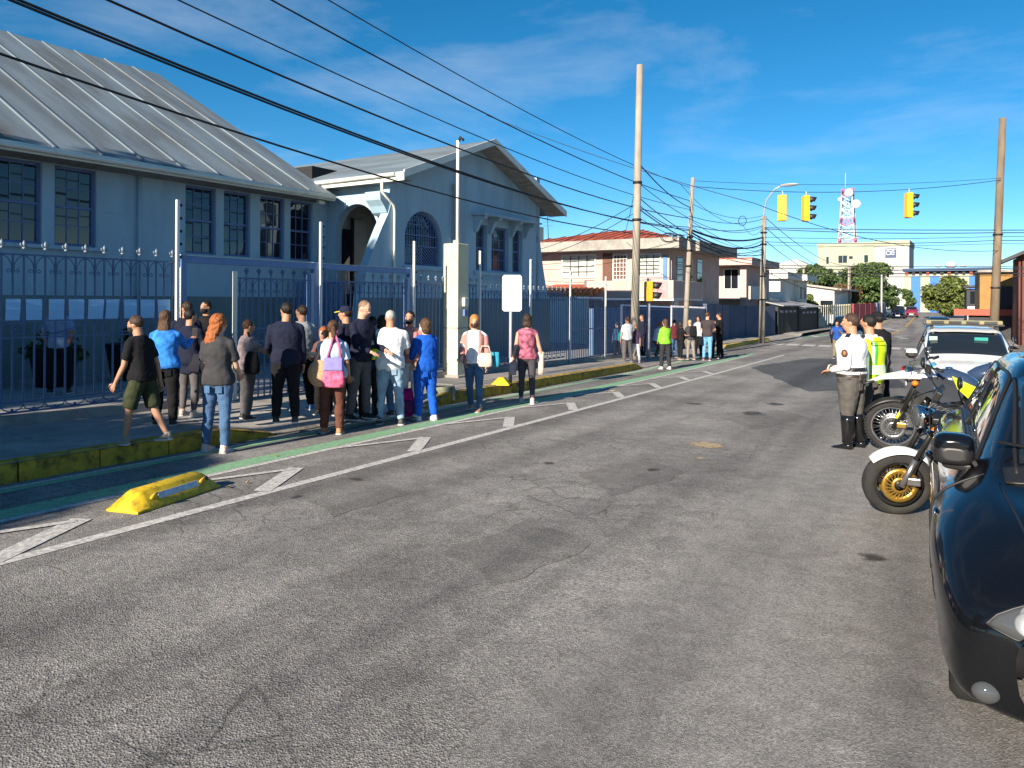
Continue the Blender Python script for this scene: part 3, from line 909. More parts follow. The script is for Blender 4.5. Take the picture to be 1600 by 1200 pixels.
# gates
def gate_leaf(name, label, y0, y1, top):
    g0 = fz(y0)
    t = thing(name, label, 'gate', B(FX - 0.03, y0, g0), -TH)
    T = top - g0
    n = int(round((y1 - y0) / 0.131))
    MB().box((0, 0.03, (T + 0.1) / 2 + 0.06), (0.05, 0.06, T)).build('gate_stile', TRIM if name == 'gate_leaf' else BLUEG, t)
    MB().box((0, y1 - y0 - 0.03, (T + 0.1) / 2 + 0.06), (0.05, 0.06, T)).build('gate_stile', BLUEG, t)
    for z in (0.2, 0.33, T - 0.86, T - 1.08, T):
        MB().box((0, (y1 - y0) / 2, z), (0.028, y1 - y0 - 0.12, 0.028)).build('rail', BLUEF, t)
    for i in range(1, n):
        y = i * (y1 - y0) / n
        inst('picket', picket_mesh(T - 0.2), t, (0, y, 0.2))
        if i % 2 == 0:
            inst('finial', FINB if y0 < 9.6 else FIN, t, (0, y, T))
        else:
            inst('scroll', SCR, t, (0, y, T))
    for i in range(2):
        inst('scroll', BIGSM, t, (0.012, (i + 0.5) * (y1 - y0) / 2, T - 0.97))
    return t
gate_leaf('gate_leaf', 'blue gate leaf with a white edge post, the other half standing open for the queue', 7.95, 9.62, 2.10)
gate_leaf('double_gate', 'closed blue ornate gate under the beam below the arched entrance', 9.76, 12.36, 2.10)
gp = thing('gate_portal', 'blue gate portal of three posts carrying a long beam above the gates', 'gate frame', B(FX, 6.97, fz(6.97)), -TH)
g0 = fz(6.97)
for y in (6.99, 9.69, 12.42):
    MB().box((0, y - 6.97, (2.44 - g0) / 2), (0.1, 0.1, 2.44 - g0)).build('post', BLUEG, gp, bevel=0.006)
    MB().box((0, y - 6.97 - 0.053, (2.40 - g0) / 2 + 0.1), (0.09, 0.008, 2.0)).build('sunlit_face', TRIM, gp)  # sun on the near face painted as a white plate
MB().box((0, 2.72, 2.365 - g0), (0.09, 5.5, 0.11)).build('beam', BLUEG, gp, bevel=0.006)
MB().box((0.0, 2.72, 2.426 - g0), (0.1, 5.52, 0.008)).build('beam_cap', TRIM, gp)
rodnames = ['white electric fence rod beside the left end of the blue gate beam', 'white electric fence rod over the middle post of the gate', 'white electric fence rod over the right post of the gate',
            'white electric fence rod in front of the triple window', 'white electric fence rod just right of the white backed road sign', 'white electric fence rod on the plain bar fence past the sign', 'white electric fence rod at the far end of the plain bar fence']
RODM = M('white_rod_paint', (0.68, 0.68, 0.66), 0.5, var=0.05)
for (y, zt), lb in zip([(6.86, 3.27), (9.79, 3.2), (12.5, 3.03), (15.02, 2.97), (17.46, 2.88), (19.8, 2.64), (22.3, 2.55)], rodnames):
    g0 = fz(y)
    t = thing('electric_fence_rod', lb, 'fence rod', B(FX + 0.07, y, g0), -TH, 'electric fence rods')
    MB().box((0, 0, (zt - g0 + 0.12) / 2), (0.045, 0.045, zt - g0 - 0.12)).build('rod', RODM, t)
    for i in range(5):
        z = zt - g0 - 0.08 - i * 0.2
        MB().lathe([(0.012, -0.03), (0.026, -0.02), (0.015, 0.0), (0.026, 0.02), (0.01, 0.03)], (0, 0.045, z), 'Y', 8).build('insulator', DARK, t)
for k in range(4):
    pass
pil = thing('concrete_pillar', 'tall square cream concrete pillar standing in the fence', 'pillar', B(-10.3, 13.85, fz(13.85)), -TH)
CREAM = M('cream_pillar_paint', (0.60, 0.55, 0.38), 0.8, var=0.08, scale=3, bump=0.15, dirt=0.35, dscale=2)
zt = 2.98 - fz(13.85)
MB().box((0, 0, (zt - 0.05) / 2 + 0.1), (0.42, 0.42, zt)).build('shaft', CREAM, pil, bevel=0.015)
MB().box((0, 0, 0.12), (0.6, 0.6, 0.3)).build('footing', CONC, pil, bevel=0.02)
MB().box((0, 0, 1.35), (0.428, 0.428, 0.03)).build('joint', CONC, pil)
MB().box((0.24, 0.05, 1.95), (0.08, 0.16, 0.2)).build('meter_box', TRIM, pil, bevel=0.01)
MB().box((0.235, 0.05, 1.7), (0.06, 0.12, 0.16)).build('meter_box', SLATE, pil, bevel=0.01)
ms = thing('service_mast', 'thin white mast for the power cable rising from the concrete pillar', 'mast', B(-10.3, 13.85, fz(13.85) + zt + 0.07), -TH)
MB().tube([(0, 0.05, 0), (0, 0.05, 2.3), (0, 0.05, 2.42)], [0.04, 0.04, 0.045], 10).build('tube', RODM, ms)
MB().tube([(0, 0.05, 2.36), (0.06, 0.06, 2.5), (0.14, 0.07, 2.42)], 0.035, 8).build('weather_head', DARK, ms)
# notice sheets along the fence
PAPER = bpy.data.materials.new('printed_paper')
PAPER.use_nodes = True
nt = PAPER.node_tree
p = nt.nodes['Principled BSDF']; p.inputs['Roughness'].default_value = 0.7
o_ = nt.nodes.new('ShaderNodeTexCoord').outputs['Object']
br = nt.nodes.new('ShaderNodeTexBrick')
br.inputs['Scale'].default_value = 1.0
br.inputs['Color1'].default_value = (0.34, 0.60, 0.86, 1); br.inputs['Color2'].default_value = (0.30, 0.55, 0.82, 1); br.inputs['Mortar'].default_value = (0.18, 0.36, 0.6, 1)  # sky-blue tint of the shade put into the paper colour
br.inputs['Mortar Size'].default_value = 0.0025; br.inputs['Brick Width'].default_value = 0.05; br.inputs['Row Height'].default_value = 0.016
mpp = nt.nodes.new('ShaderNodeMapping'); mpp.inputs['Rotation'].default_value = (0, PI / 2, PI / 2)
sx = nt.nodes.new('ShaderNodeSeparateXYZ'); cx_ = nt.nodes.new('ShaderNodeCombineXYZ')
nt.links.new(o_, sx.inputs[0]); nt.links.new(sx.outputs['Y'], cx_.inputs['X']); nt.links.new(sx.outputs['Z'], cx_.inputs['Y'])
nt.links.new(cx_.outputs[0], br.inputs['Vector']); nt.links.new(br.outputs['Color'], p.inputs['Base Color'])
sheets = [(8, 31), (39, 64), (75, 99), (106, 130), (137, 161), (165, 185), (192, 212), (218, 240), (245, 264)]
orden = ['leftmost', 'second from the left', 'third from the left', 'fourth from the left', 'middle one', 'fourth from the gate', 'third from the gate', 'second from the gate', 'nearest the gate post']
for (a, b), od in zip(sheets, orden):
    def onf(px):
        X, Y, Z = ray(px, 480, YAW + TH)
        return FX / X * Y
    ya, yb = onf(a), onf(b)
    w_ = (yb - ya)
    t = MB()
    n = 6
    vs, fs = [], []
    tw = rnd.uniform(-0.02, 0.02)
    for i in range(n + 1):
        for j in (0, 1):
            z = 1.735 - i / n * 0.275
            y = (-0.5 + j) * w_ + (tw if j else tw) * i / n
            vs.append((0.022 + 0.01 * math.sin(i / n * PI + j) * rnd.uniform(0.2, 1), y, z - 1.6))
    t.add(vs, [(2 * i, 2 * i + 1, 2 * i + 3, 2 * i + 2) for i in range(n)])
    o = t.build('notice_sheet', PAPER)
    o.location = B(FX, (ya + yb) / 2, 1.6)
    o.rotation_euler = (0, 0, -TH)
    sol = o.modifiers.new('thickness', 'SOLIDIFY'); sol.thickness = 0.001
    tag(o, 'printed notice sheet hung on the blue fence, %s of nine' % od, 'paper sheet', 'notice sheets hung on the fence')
# ------------------------------------------------------------------ houses along the left side
class Frame:
    """local coordinates of a thing whose base stands at (x0, y0) of the school frame"""
    def __init__(s, x0, y0, z0): s.o = Vector((x0, y0, z0))
    def __call__(s, x, y, z): return Vector((x, y, z)) - s.o
PINKW = M('beige_pink_house_paint', (0.49, 0.36, 0.325), 0.85, var=0.07, scale=1.5, dirt=0.35, dscale=0.8, dcol=(0.3, 0.24, 0.2))
WHITEW = M('white_house_paint', (0.62, 0.62, 0.58), 0.8, var=0.05, dirt=0.2)
REDT = M('red_roof_sheet', (0.36, 0.08, 0.04), 0.7, var=0.25, scale=1.5, dirt=0.5, dscale=1.0, dcol=(0.2, 0.06, 0.04))
TILE = M('orange_clay_tile', (0.55, 0.18, 0.06), 0.75, var=0.25, scale=4)
SLAB_E = M('weathered_concrete_edge', (0.33, 0.31, 0.28), 0.9, var=0.15, dirt=0.6, dscale=1.2)
BARS = M('white_window_bars', (0.6, 0.62, 0.62), 0.6, var=0.05)
BLACKM = M('black_metal', (0.015, 0.016, 0.018), 0.5, var=0.15)
CURT = M('pale_curtain_glass', (0.42, 0.45, 0.42), 0.35, var=0.12, scale=3)
def barred_window(parent, F, x0, x1, z0, z1, y, nx, nz, gl=CURT, bar=BARS, face='y'):
    def q(u, d, z): return F(u, y + d, z) if face == 'y' else F(y + d, u, z)
    sz = (lambda a, b, c: (a, b, c)) if face == 'y' else (lambda a, b, c: (b, a, c))
    sgn = -1 if face == 'y' else 1
    w = MB().box(q((x0 + x1) / 2, -sgn * 0.03, (z0 + z1) / 2), sz(x1 - x0, 0.04, z1 - z0)).build('window', gl, parent)
    fr = MB()
    for a in (x0, x1): fr.box(q(a, 0.0, (z0 + z1) / 2), sz(0.07, 0.08, z1 - z0 + 0.07))
    for a in (z0, z1): fr.box(q((x0 + x1) / 2, 0.0, a), sz(x1 - x0 - 0.07, 0.078, 0.07))
    fr.build('frame', bar, w)
    gb = MB()
    for i in range(1, nx): gb.box(q(x0 + (x1 - x0) * i / nx, sgn * 0.02, (z0 + z1) / 2), sz(0.028, 0.028, z1 - z0 - 0.07))
    for i in range(1, nz): gb.box(q((x0 + x1) / 2, sgn * 0.035, z0 + (z1 - z0) * i / nz), sz(x1 - x0 - 0.07, 0.022, 0.025))
    if nx + nz > 2: gb.build('grille', BLACKM if gl is CURT else bar, w)
    return w
# beige two-storey house with the red roof
Y1 = 35.7
h1 = thing('beige_house', 'two-storey beige house with red roof and corner balcony behind the blue fence', 'house', B(-13.2, Y1, gz(35)), -TH)
F = Frame(-13.2, Y1, gz(35))
MB().prism([(-21.5, -0.8), (-13.2, -0.8), (-13.2, 4.5), (-21.5, 4.5)], lambda x, z: F(x, Y1, z), lambda x, z: F(x, Y1 + 0.25, z)).build('wall', PINKW, h1)
MB().box(F(-13.3, Y1 + 4.3, 1.8), (0.25, 8.1, 5.4)).build('wall', PINKW, h1)
MB().box(F(-21.4, Y1 + 4.3, 1.8), (0.25, 8.1, 5.4)).build('wall', PINKW, h1)
MB().box(F(-17.3, Y1 + 0.3, 4.62), (9.9, 2.6, 0.52)).build('roof_slab', SLAB_E, h1)
MB().box(F(-13.0, Y1 + 5.0, 4.60), (1.7, 7.0, 0.5)).build('roof_slab', SLAB_E, h1)
MB().loft([[F(-21.9, Y1 - 0.9, 4.90), F(-12.9, Y1 - 0.9, 4.90), F(-12.9, Y1 + 8.5, 4.9), F(-21.9, Y1 + 8.5, 4.9)], [F(-18.2, Y1 + 3.4, 5.75), F(-16.0, Y1 + 3.4, 5.75), F(-16.0, Y1 + 3.8, 5.75), F(-18.2, Y1 + 3.8, 5.75)]], True, 0, False).build('roof', REDT, h1)
for i in range(16):
    x = -21.6 + i * 0.57
    t_ = min(1, (x + 21.9) / 3.7, (-12.9 - x) / 3.1)
    MB().bar(F(x, Y1 - 0.9, 4.93), F(x + (0 if -18.2 < x < -16 else 0), Y1 - 0.9 + 4.3 * t_, 4.93 + 0.85 * t_), 0.05, 0.03).build('roof_rib', REDT, h1)
MB().box(F(-21.6, Y1 - 0.3, 4.0), (0.9, 1.2, 1.6)).build('wall', WHITEW, h1)
barred_window(h1, F, -19.3, -17.3, 3.0, 4.2, Y1 - 0.02, 4, 4)
barred_window(h1, F, -16.25, -15.5, 2.85, 4.15, Y1 - 0.02, 4, 6, gl=M('brown_door', (0.12, 0.05, 0.03), 0.6, var=0.2), bar=BARS)
MB().box(F(-16.6, Y1 - 0.02, 3.4), (0.55, 0.05, 1.7)).build('door', M('brown_door', (0.12, 0.05, 0.03)), h1)
barred_window(h1, F, -15.15, -13.65, 3.0, 4.15, Y1 - 0.02, 4, 6)
MB().box(F(-13.42, Y1 - 0.03, 3.3), (0.2, 0.05, 1.5)).build('door', M('blue_door', (0.08, 0.2, 0.4), 0.5, var=0.1), h1)
for y in (Y1 + 1.4, Y1 + 3.0, Y1 + 4.6):
    MB().box(F(-13.16, y, 3.3), (0.04, 0.8, 1.5)).build('window', GLASS, h1)
MB().box(F(-15.0, Y1 - 1.0, 2.33), (4.6, 0.14, 0.88)).build('balcony_parapet', PINKW, h1, bevel=0.02)
MB().box(F(-12.67, Y1 + 1.3, 2.33), (0.14, 4.7, 0.88)).build('balcony_parapet', PINKW, h1, bevel=0.02)
MB().box(F(-14.9, Y1 - 0.4, 1.84), (4.6, 1.2, 0.14)).build('balcony_floor', WHITEW, h1)
MB().box(F(-13.0, Y1 + 1.6, 1.84), (0.7, 4.1, 0.138)).build('balcony_floor', WHITEW, h1)
for x in (-17.2, -12.9):
    MB().prism([(0, 1.76), (0.5, 1.76), (0.3, 1.2), (0.1, 1.1), (0, 1.1)], lambda a, z: F(x, Y1 - a, z), lambda a, z: F(x + 0.16, Y1 - a, z)).build('bracket', WHITEW, h1)
MB().box(F(-17.3, Y1 - 0.7, 2.36), (0.5, 0.3, 0.9)).build('planter', M('grey_planter', (0.12, 0.13, 0.16), 0.7, var=0.1), h1, bevel=0.03)
MB().box(F(-13.35, Y1 - 1.08, 2.35), (0.95, 0.02, 0.8)).build('pink_poster', M('pink_banner', (0.62, 0.26, 0.27), 0.7, var=0.2, scale=6), h1)
for (px_, a, b) in ((0.0, 0, 0.26), (0.0, 0.26, 0.0)):
    pass
let = MB()
for dx in (-0.28, 0.05):
    for dz in (0.2, -0.05):
        let.box(F(-13.35 + dx, Y1 - 1.095, 2.35 + dz), (0.22, 0.006, 0.035))
        let.box(F(-13.35 + dx - 0.1, Y1 - 1.095, 2.29 + dz), (0.035, 0.006, 0.15))
let.build('lettering', M('red_lettering', (0.6, 0.08, 0.1), 0.6, var=0.1), h1)
po = MB()
po.prism([(-20.4, 2.1), (-16.3, 2.1), (-17.4, 2.62), (-19.6, 2.62)], lambda x, z: F(x, Y1 - 2.6 + (z - 2.1) * 4.6, z), lambda x, z: F(x, Y1 - 2.6 + (z - 2.1) * 4.6, z - 0.1))
por = po.build('porch_roof', REDT, h1)
for r_ in range(3):
    for i in range(13):
        MB().tube([F(-20.0 + i * 0.3 + r_ * 0.1, Y1 - 2.72 + r_ * 0.42, 2.02 + r_ * 0.1), F(-20.0 + i * 0.3 + r_ * 0.1, Y1 - 2.25 + r_ * 0.42, 2.14 + r_ * 0.1)], 0.11, 8).build('roof_tile', TILE, por)
MB().box(F(-18.5, Y1 - 2.55, 0.6), (4.0, 0.2, 2.8)).build('wall', WHITEW, h1)
an = thing('television_antenna', 'thin television antenna on the left part of the red roof', 'antenna', B(-20.3, Y1 + 0.2, 5.0), -TH)
MB().tube([(0, 0, 0), (-0.1, 0, 1.7)], 0.02, 5).build('mast', BLACKM, an)
for i in range(4):
    MB().bar((-0.35, 0, 0.9 + i * 0.22), (0.3, 0, 0.9 + i * 0.22), 0.012).build('rod', BLACKM, an)
# second house: grey-pink with a flat roof and a pillar
Y2 = 50.8
F = Frame(-13.2, Y2, gz(50))
h2 = thing('flat_roof_house', 'pinkish flat-roofed house with a corner pillar between the beige house and the white house', 'house', B(-13.2, Y2, gz(50)), -TH)
MB().prism([(-19, -1), (-13.7, -1), (-13.7, 4.3), (-19, 4.3)], lambda x, z: F(x, Y2 + 0.9, z), lambda x, z: F(x, Y2 + 1.1, z)).build('wall', PINKW, h2)
MB().box(F(-13.8, Y2 + 4.5, 1.5), (0.2, 7, 5.4)).build('wall', PINKW, h2)
MB().box(F(-16.0, Y2 + 3.3, 4.42), (6.4, 8.0, 0.42)).build('roof_slab', M('pink_fascia', (0.50, 0.37, 0.34), 0.85, var=0.08, dirt=0.2), h2)
MB().box(F(-16.0, Y2 + 3.3, 4.66), (6.5, 8.1, 0.06)).build('roof_edge', REDT, h2)
MB().box(F(-13.55, Y2 + 0.2, 1.6), (0.42, 0.42, 5.2)).build('pillar', M('pink_fascia', (0.50, 0.37, 0.34)), h2)
barred_window(h2, F, -15.1, -14.1, 2.6, 4.0, Y2 + 0.88, 2, 1, gl=GLASS)
MB().box(F(-13.2, Y2 + 2.5, 2.35), (0.12, 4.4, 0.9)).build('balcony_parapet', WHITEW, h2)
MB().box(F(-15.5, Y2 + 0.4, 1.9), (4.5, 1.4, 0.12)).build('floor_slab', SLAB_E, h2)
# third house: white with flat roof pieces
Y3 = 63.0
F = Frame(-13.2, Y3, gz(63))
h3 = thing('white_house', 'white flat-roofed house with an upper terrace behind the black garage gates', 'house', B(-13.2, Y3, gz(63)), -TH)
MB().box(F(-15.8, Y3 + 4, 1.2), (4.0, 8, 5.0)).build('wall', WHITEW, h3)
MB().box(F(-14.4, Y3 + 7.5, 1.4), (1.8, 4, 4.6)).build('wall', WHITEW, h3)
MB().box(F(-15.4, Y3 + 3.9, 3.9), (4.6, 8.8, 0.55)).build('roof_slab', WHITEW, h3, bevel=0.02)
MB().box(F(-14.0, Y3 + 7.6, 3.86), (2.6, 4.6, 0.5)).build('roof_slab', WHITEW, h3)
barred_window(h3, F, -16.9, -16.2, 2.0, 3.3, Y3 - 0.02, 1, 1, gl=GLASS)
barred_window(h3, F, Y3 + 6.2, Y3 + 7.0, 2.0, 3.1, -13.48, 1, 1, gl=GLASS, face='x')
barred_window(h3, F, Y3 + 8.0, Y3 + 8.8, 2.0, 3.1, -13.48, 1, 1, gl=GLASS, face='x')
MB().box(F(-18.7, Y3 + 1.8, 1.3), (1.7, 3, 5.6)).build('stair_tower', WHITEW, h3)
wl = thing('long_white_building', 'long low white building with a sloping roof edge beyond the black gates', 'building', B(-13.5, 80, gz(80)), -TH)
F = Frame(-13.5, 80, gz(80))
MB().prism([(-19, -1), (-12.3, -1), (-12.3, 3.0), (-19, 4.0)], lambda x, z: F(x, 80, z), lambda x, z: F(x, 92, z)).build('wall', WHITEW, wl)
MB().prism([(-19.2, 4.02), (-11.6, 2.9), (-11.6, 3.05), (-19.2, 4.17)], lambda x, z: F(x, 79.6, z), lambda x, z: F(x, 92.4, z)).build('roof', M('pinkish_roof', (0.45, 0.35, 0.3), 0.8, var=0.1), wl)
MB().box(F(-13.0, 79.97, 1.2), (1.2, 0.05, 1.4)).build('window', GLASS, wl)

# ------------------------------------------------------------------ boundary walls and garages past the school fence
DBLUE = M('dark_blue_wall_paint', (0.075, 0.095, 0.16), 0.75, var=0.15, scale=1.5, dirt=0.4, dscale=1.2, dcol=(0.12, 0.13, 0.16))
def run(name, label, cat, a, b, h0, builder, group=None):
    (ax, ay), (bx, by) = a, b
    t = thing(name, label, cat, (ax, ay, gz(ay)), math.atan2(-(bx - ax), by - ay), group)
    builder(t, math.hypot(bx - ax, by - ay), h0, gz(by) - gz(ay))
    return t
def bars_builder(mat, step, r):
    def go(t, ln, h, dz):
        for z in (0.35, h - 0.15):
            MB().bar((0, 0, z), (0, ln, z + dz), 0.05, 0.05).build('rail', mat, t)
        n = int(ln / step)
        m = MB().box((0, 0, h / 2), (r, r, h)).mesh('picket', mat)
        for i in range(n + 1):
            inst('picket', m, t, (0, i * ln / n, dz * i / n))
        MB().bar((0, 0, 0.15), (0, ln, 0.15 + dz), 0.2, 0.4).build('plinth', CONC, t)
    return go
GREYB = M('pale_fence_bars', (0.33, 0.33, 0.40), 0.6, var=0.1)
run('blue_panel_fence', 'dark blue fence stretch with pale blue backing sheets behind the far group of people', 'fence', (-9.75, 25.2), (-10.05, 31.8), 2.05, bars_builder(BLUEF, 0.17, 0.05))
bk = thing('blue_backing_wall', 'blue painted wall seen through the bars of the fence before the beige house', 'wall', (-10.9, 25.2, gz(26)), 0.05)
MB().box((0, 3.6, 0.95), (0.15, 7.4, 1.9)).build('wall', M('mid_blue_wall', (0.10, 0.2, 0.36), 0.7, var=0.3, scale=1.1, dirt=0.5), bk)
run('pale_bar_fence', 'pale grey bar fence in front of the flat-roofed house', 'fence', (-10.1, 32.2), (-10.62, 39.6), 2.1, bars_builder(GREYB, 0.26, 0.075))
def wall_builder(mat, th=0.18, capm=None):
    def go(t, ln, h, dz):
        k = max(1, int(ln / 2.4))
        for i in range(k):
            y0, y1 = i * ln / k, (i + 1) * ln / k
            MB().box((0, (y0 + y1) / 2, h / 2 - 0.1 + dz * (i + 0.5) / k), (th, y1 - y0 - 0.025, h + 0.2)).build('wall_panel', mat, t)
            MB().box((0, y0, h / 2 - 0.1 + dz * i / k), (th + 0.06, 0.16, h + 0.26)).build('pier', mat, t)
        if capm: MB().bar((0, 0, h + 0.06), (0, ln, h + 0.06 + dz), th + 0.1, 0.08).build('coping', capm, t)
    return go
run('dark_blue_wall', 'dark blue boundary wall behind the corner power pole', 'wall', (-10.64, 39.8), (-11.1, 47.0), 2.25, wall_builder(DBLUE))
run('dark_blue_wall', 'dark blue wall slanting from behind the corner power pole to the black gates', 'wall', (-11.1, 47.1), (-9.8, 55.0), 2.2, wall_builder(DBLUE))
BWALL2 = M('purplish_wall', (0.16, 0.14, 0.2), 0.8, var=0.15)
w2 = thing('purple_wall', 'purplish wall behind the pale bar fence', 'wall', (-11.6, 31.5, gz(33)), 0.07)
MB().box((0, 4.2, 1.0), (0.15, 8.6, 2.1)).build('wall', BWALL2, w2)
def garage_builder(t, ln, h, dz):
    MB().box((0, ln / 2, h / 2 + 0.05), (0.08, ln - 0.3, h - 0.1)).build('gate_sheet', BLACKM, t)
    n = int(ln / 0.35)
    m = MB().box((0.05, 0, h / 2 + 0.05), (0.03, 0.05, h - 0.12)).mesh('rib', BLACKM)
    for i in range(1, n):
        inst('rib', m, t, (0, i * ln / n, 0))
    for y in (0.08, ln - 0.08):
        MB().box((0.02, y, h / 2), (0.2, 0.16, h + 0.1)).build('post', BLACKM, t)
    for j in range(4):
        MB().box((0.06, ln * (0.2 + 0.2 * j), h - 0.3), (0.03, ln * 0.12, 0.16)).build('grille', GREYB, t)
    MB().prism([(0.5, h + 0.1), (-2.6, h + 0.75), (-2.6, h + 0.82), (0.5, h + 0.17)], lambda x, z: (x, 0, z), lambda x, z: (x, ln, z)).build('canopy_roof', M('grey_canopy_sheet', (0.3, 0.3, 0.31), 0.6, var=0.15, dirt=0.3), t)
run('garage_gate', 'black sheet garage gate nearest the corner power pole', 'gate', (-9.75, 55.8), (-9.25, 62.3), 2.1, garage_builder, 'black garage gates')
run('garage_gate', 'black sheet garage gate farther from the corner power pole', 'gate', (-9.22, 62.7), (-8.65, 69.0), 1.95, garage_builder, 'black garage gates')
run('yellow_bar_fence', 'pale yellow bar fence beside the far black garage gate', 'fence', (-8.6, 69.6), (-7.3, 83.0), 2.2, bars_builder(M('pale_yellow_bars', (0.5, 0.48, 0.33), 0.6, var=0.1), 0.8, 0.08))
run('dark_red_fence', 'dark red fence panel by the road behind the officers', 'fence', (-7.1, 84.0), (-5.7, 95.0), 2.2, wall_builder(M('dark_red_fence_paint', (0.22, 0.03, 0.04), 0.7, var=0.2)))
run('blue_grey_fence', 'blue grey fence past the dark red fence', 'fence', (-5.65, 96.0), (-5.2, 107.0), 2.2, wall_builder(M('blue_grey_fence_paint', (0.12, 0.15, 0.24), 0.7, var=0.2)))

# ------------------------------------------------------------------ office block, annex, lattice tower
OFF = M('greenish_concrete', (0.34, 0.35, 0.27), 0.85, var=0.06, scale=0.4, dirt=0.3, dscale=0.15)
OFFL = M('pale_concrete', (0.38, 0.38, 0.38), 0.85, var=0.05, scale=0.4, dirt=0.2, dscale=0.15)
YO = 215.0
F = Frame(-26, YO, 0.0)
ob = thing('office_block', 'tall beige concrete office block with a dark blue sign behind the trees', 'office building', B(-26, YO, 0), -TH)
MB().box(F(-30.4, YO + 8, 8.5), (14, 16, 18.2)).build('wall', OFF, ob)
MB().box(F(-19.2, YO + 7, 8.5), (8.0, 16, 18.3)).build('wall', OFFL, ob)
MB().box(F(-23.3, YO + 7.4, 8.7), (0.5, 16.3, 18.9)).build('pier', OFF, ob)
MB().box(F(-30.4, YO + 8, 17.1), (14.3, 16.3, 0.9)).build('parapet', OFF, ob)
MB().box(F(-19.2, YO + 7, 17.0), (8.3, 16.3, 1.4)).build('parapet', OFF, ob)
for i in range(1, 6):
    MB().box(F(-19.2, YO - 1.02, i * 2.7), (8.0, 0.05, 0.09)).build('panel_joint', OFF, ob)
    MB().box(F(-30.4, YO - 0.02, i * 2.9), (14.0, 0.05, 0.12)).build('panel_joint', OFFL, ob)
for (x, z, w, h) in ((-31.0, 13.2, 2.1, 1.9), (-31.0, 9.0, 2.1, 1.9), (-29.0, 13.6, 0.9, 0.7), (-25.3, 13.2, 0.9, 1.9), (-25.3, 9.0, 0.9, 1.9), (-34.8, 13.0, 0.6, 1.9), (-34.8, 9.2, 0.6, 1.9), (-34.8, 5.4, 0.6, 1.9), (-31.0, 5.0, 2.1, 1.9)):
    wv = MB().box(F(x, YO - 0.01, z), (w, 0.1, h)).build('window', GLASS, ob)
    if w > 1.5: MB().box(F(x, YO - 0.08, z), (0.12, 0.08, h)).build('frame', OFF, wv)
for (x, z) in ((-20.5, 10.8), (-18.3, 10.8), (-20.5, 7.6), (-18.3, 7.6)):
    MB().box(F(x, YO - 1.03, z), (1.5, 0.06, 1.8)).build('window', M('grey_blind', (0.3, 0.31, 0.31), 0.4, var=0.1), ob)
sg = MB().box(F(-19.4, YO - 1.15, 14.5), (2.5, 0.2, 2.3)).build('roof_sign', M('dark_blue_sign', (0.02, 0.05, 0.14), 0.5, var=0.05), ob)
lg = MB()
WHL = M('white_lettering', (0.75, 0.78, 0.8), 0.5, var=0.03)
def ringpts(cx, cz, rx_, rz_, a0=0.0, a1=2 * PI, n=14, y=YO - 1.28):
    return [F(cx + rx_ * math.cos(a0 + (a1 - a0) * i / n), y, cz + rz_ * math.sin(a0 + (a1 - a0) * i / n)) for i in range(n + 1)]
lg.tube(ringpts(-20.0, 14.5, 0.42, 0.5, 0.7, 5.6), 0.09, 5)
lg.tube(ringpts(-18.85, 14.5, 0.36, 0.5, 0.7, 5.6), 0.09, 5)
lg.bar(F(-19.45, YO - 1.28, 14.0), F(-19.45, YO - 1.28, 15.0), 0.16)
lg.bar(F(-18.9, YO - 1.28, 14.5), F(-18.5, YO - 1.28, 14.5), 0.14)
lg.bar(F(-20.5, YO - 1.28, 15.35), F(-18.3, YO - 1.28, 15.35), 0.1)
lg.build('logo', WHL, sg)
aerials = [(-36.3, 1.6), (-27.5, 2.1), (-18.0, 1.2)]
for i, (x, h) in enumerate(aerials):
    MB().tube([F(x, YO + 2, 17.4), F(x, YO + 2, 17.6 + h)], 0.06, 5).build('aerial', OFFL, ob)
# lattice tower
YT = 226.0
tw = thing('lattice_tower', 'red and white lattice mast with dish antennas on top of the office block', 'tower', B(-31.4, YT, 17.4), -TH)
RW = [M('red_tower_paint', (0.45, 0.05, 0.09), 0.6, var=0.1), M('white_tower_paint', (0.62, 0.6, 0.62), 0.6, var=0.05)]
H = 16.2
lev = [i * H / 8 for i in range(9)]
def half(z): return 2.15 - 0.95 * z / H if z < 13 else 1.38
for i in range(8):
    z0, z1 = lev[i], lev[i + 1]
    a, b = half(z0), half(z1)
    mb = MB()
    cs = [(-1, -1), (1, -1), (1, 1), (-1, 1)]
    for k in range(4):
        c0, c1 = cs[k], cs[(k + 1) % 4]
        mb.bar((c0[0] * a, c0[1] * a, z0), (c0[0] * b, c0[1] * b, z1), 0.26)
        mb.bar((c0[0] * a, c0[1] * a, z0), (c1[0] * b, c1[1] * b, z1), 0.13)
        mb.bar((c1[0] * a, c1[1] * a, z0), (c0[0] * b, c0[1] * b, z1), 0.13)
        mb.bar((c0[0] * a, c0[1] * a, z0), (c1[0] * a, c1[1] * a, z0), 0.13)
    mb.build('tower_section', RW[0 if i in (0, 3, 7) else 1] if i != 4 else RW[1], tw)
for (x, y, z, r) in ((0.6, -1.8, 14.8, 1.15), (2.3, -1.0, 11.6, 1.2), (-1.9, -0.8, 13.2, 0.55), (0.9, -1.8, 12.3, 0.3)):
    d = MB().lathe([(0.05, 0.0), (r, 0.0), (r, -0.35), (0.05, -0.5)], (x, y, z), 'Y', 16).build('dish', RW[1] if r > 0.5 else BLACKM, tw)
MB().tube([(-0.6, 0, H), (-0.6, 0, H + 4.5)], [0.09, 0.04], 5).build('aerial', RW[1], tw)
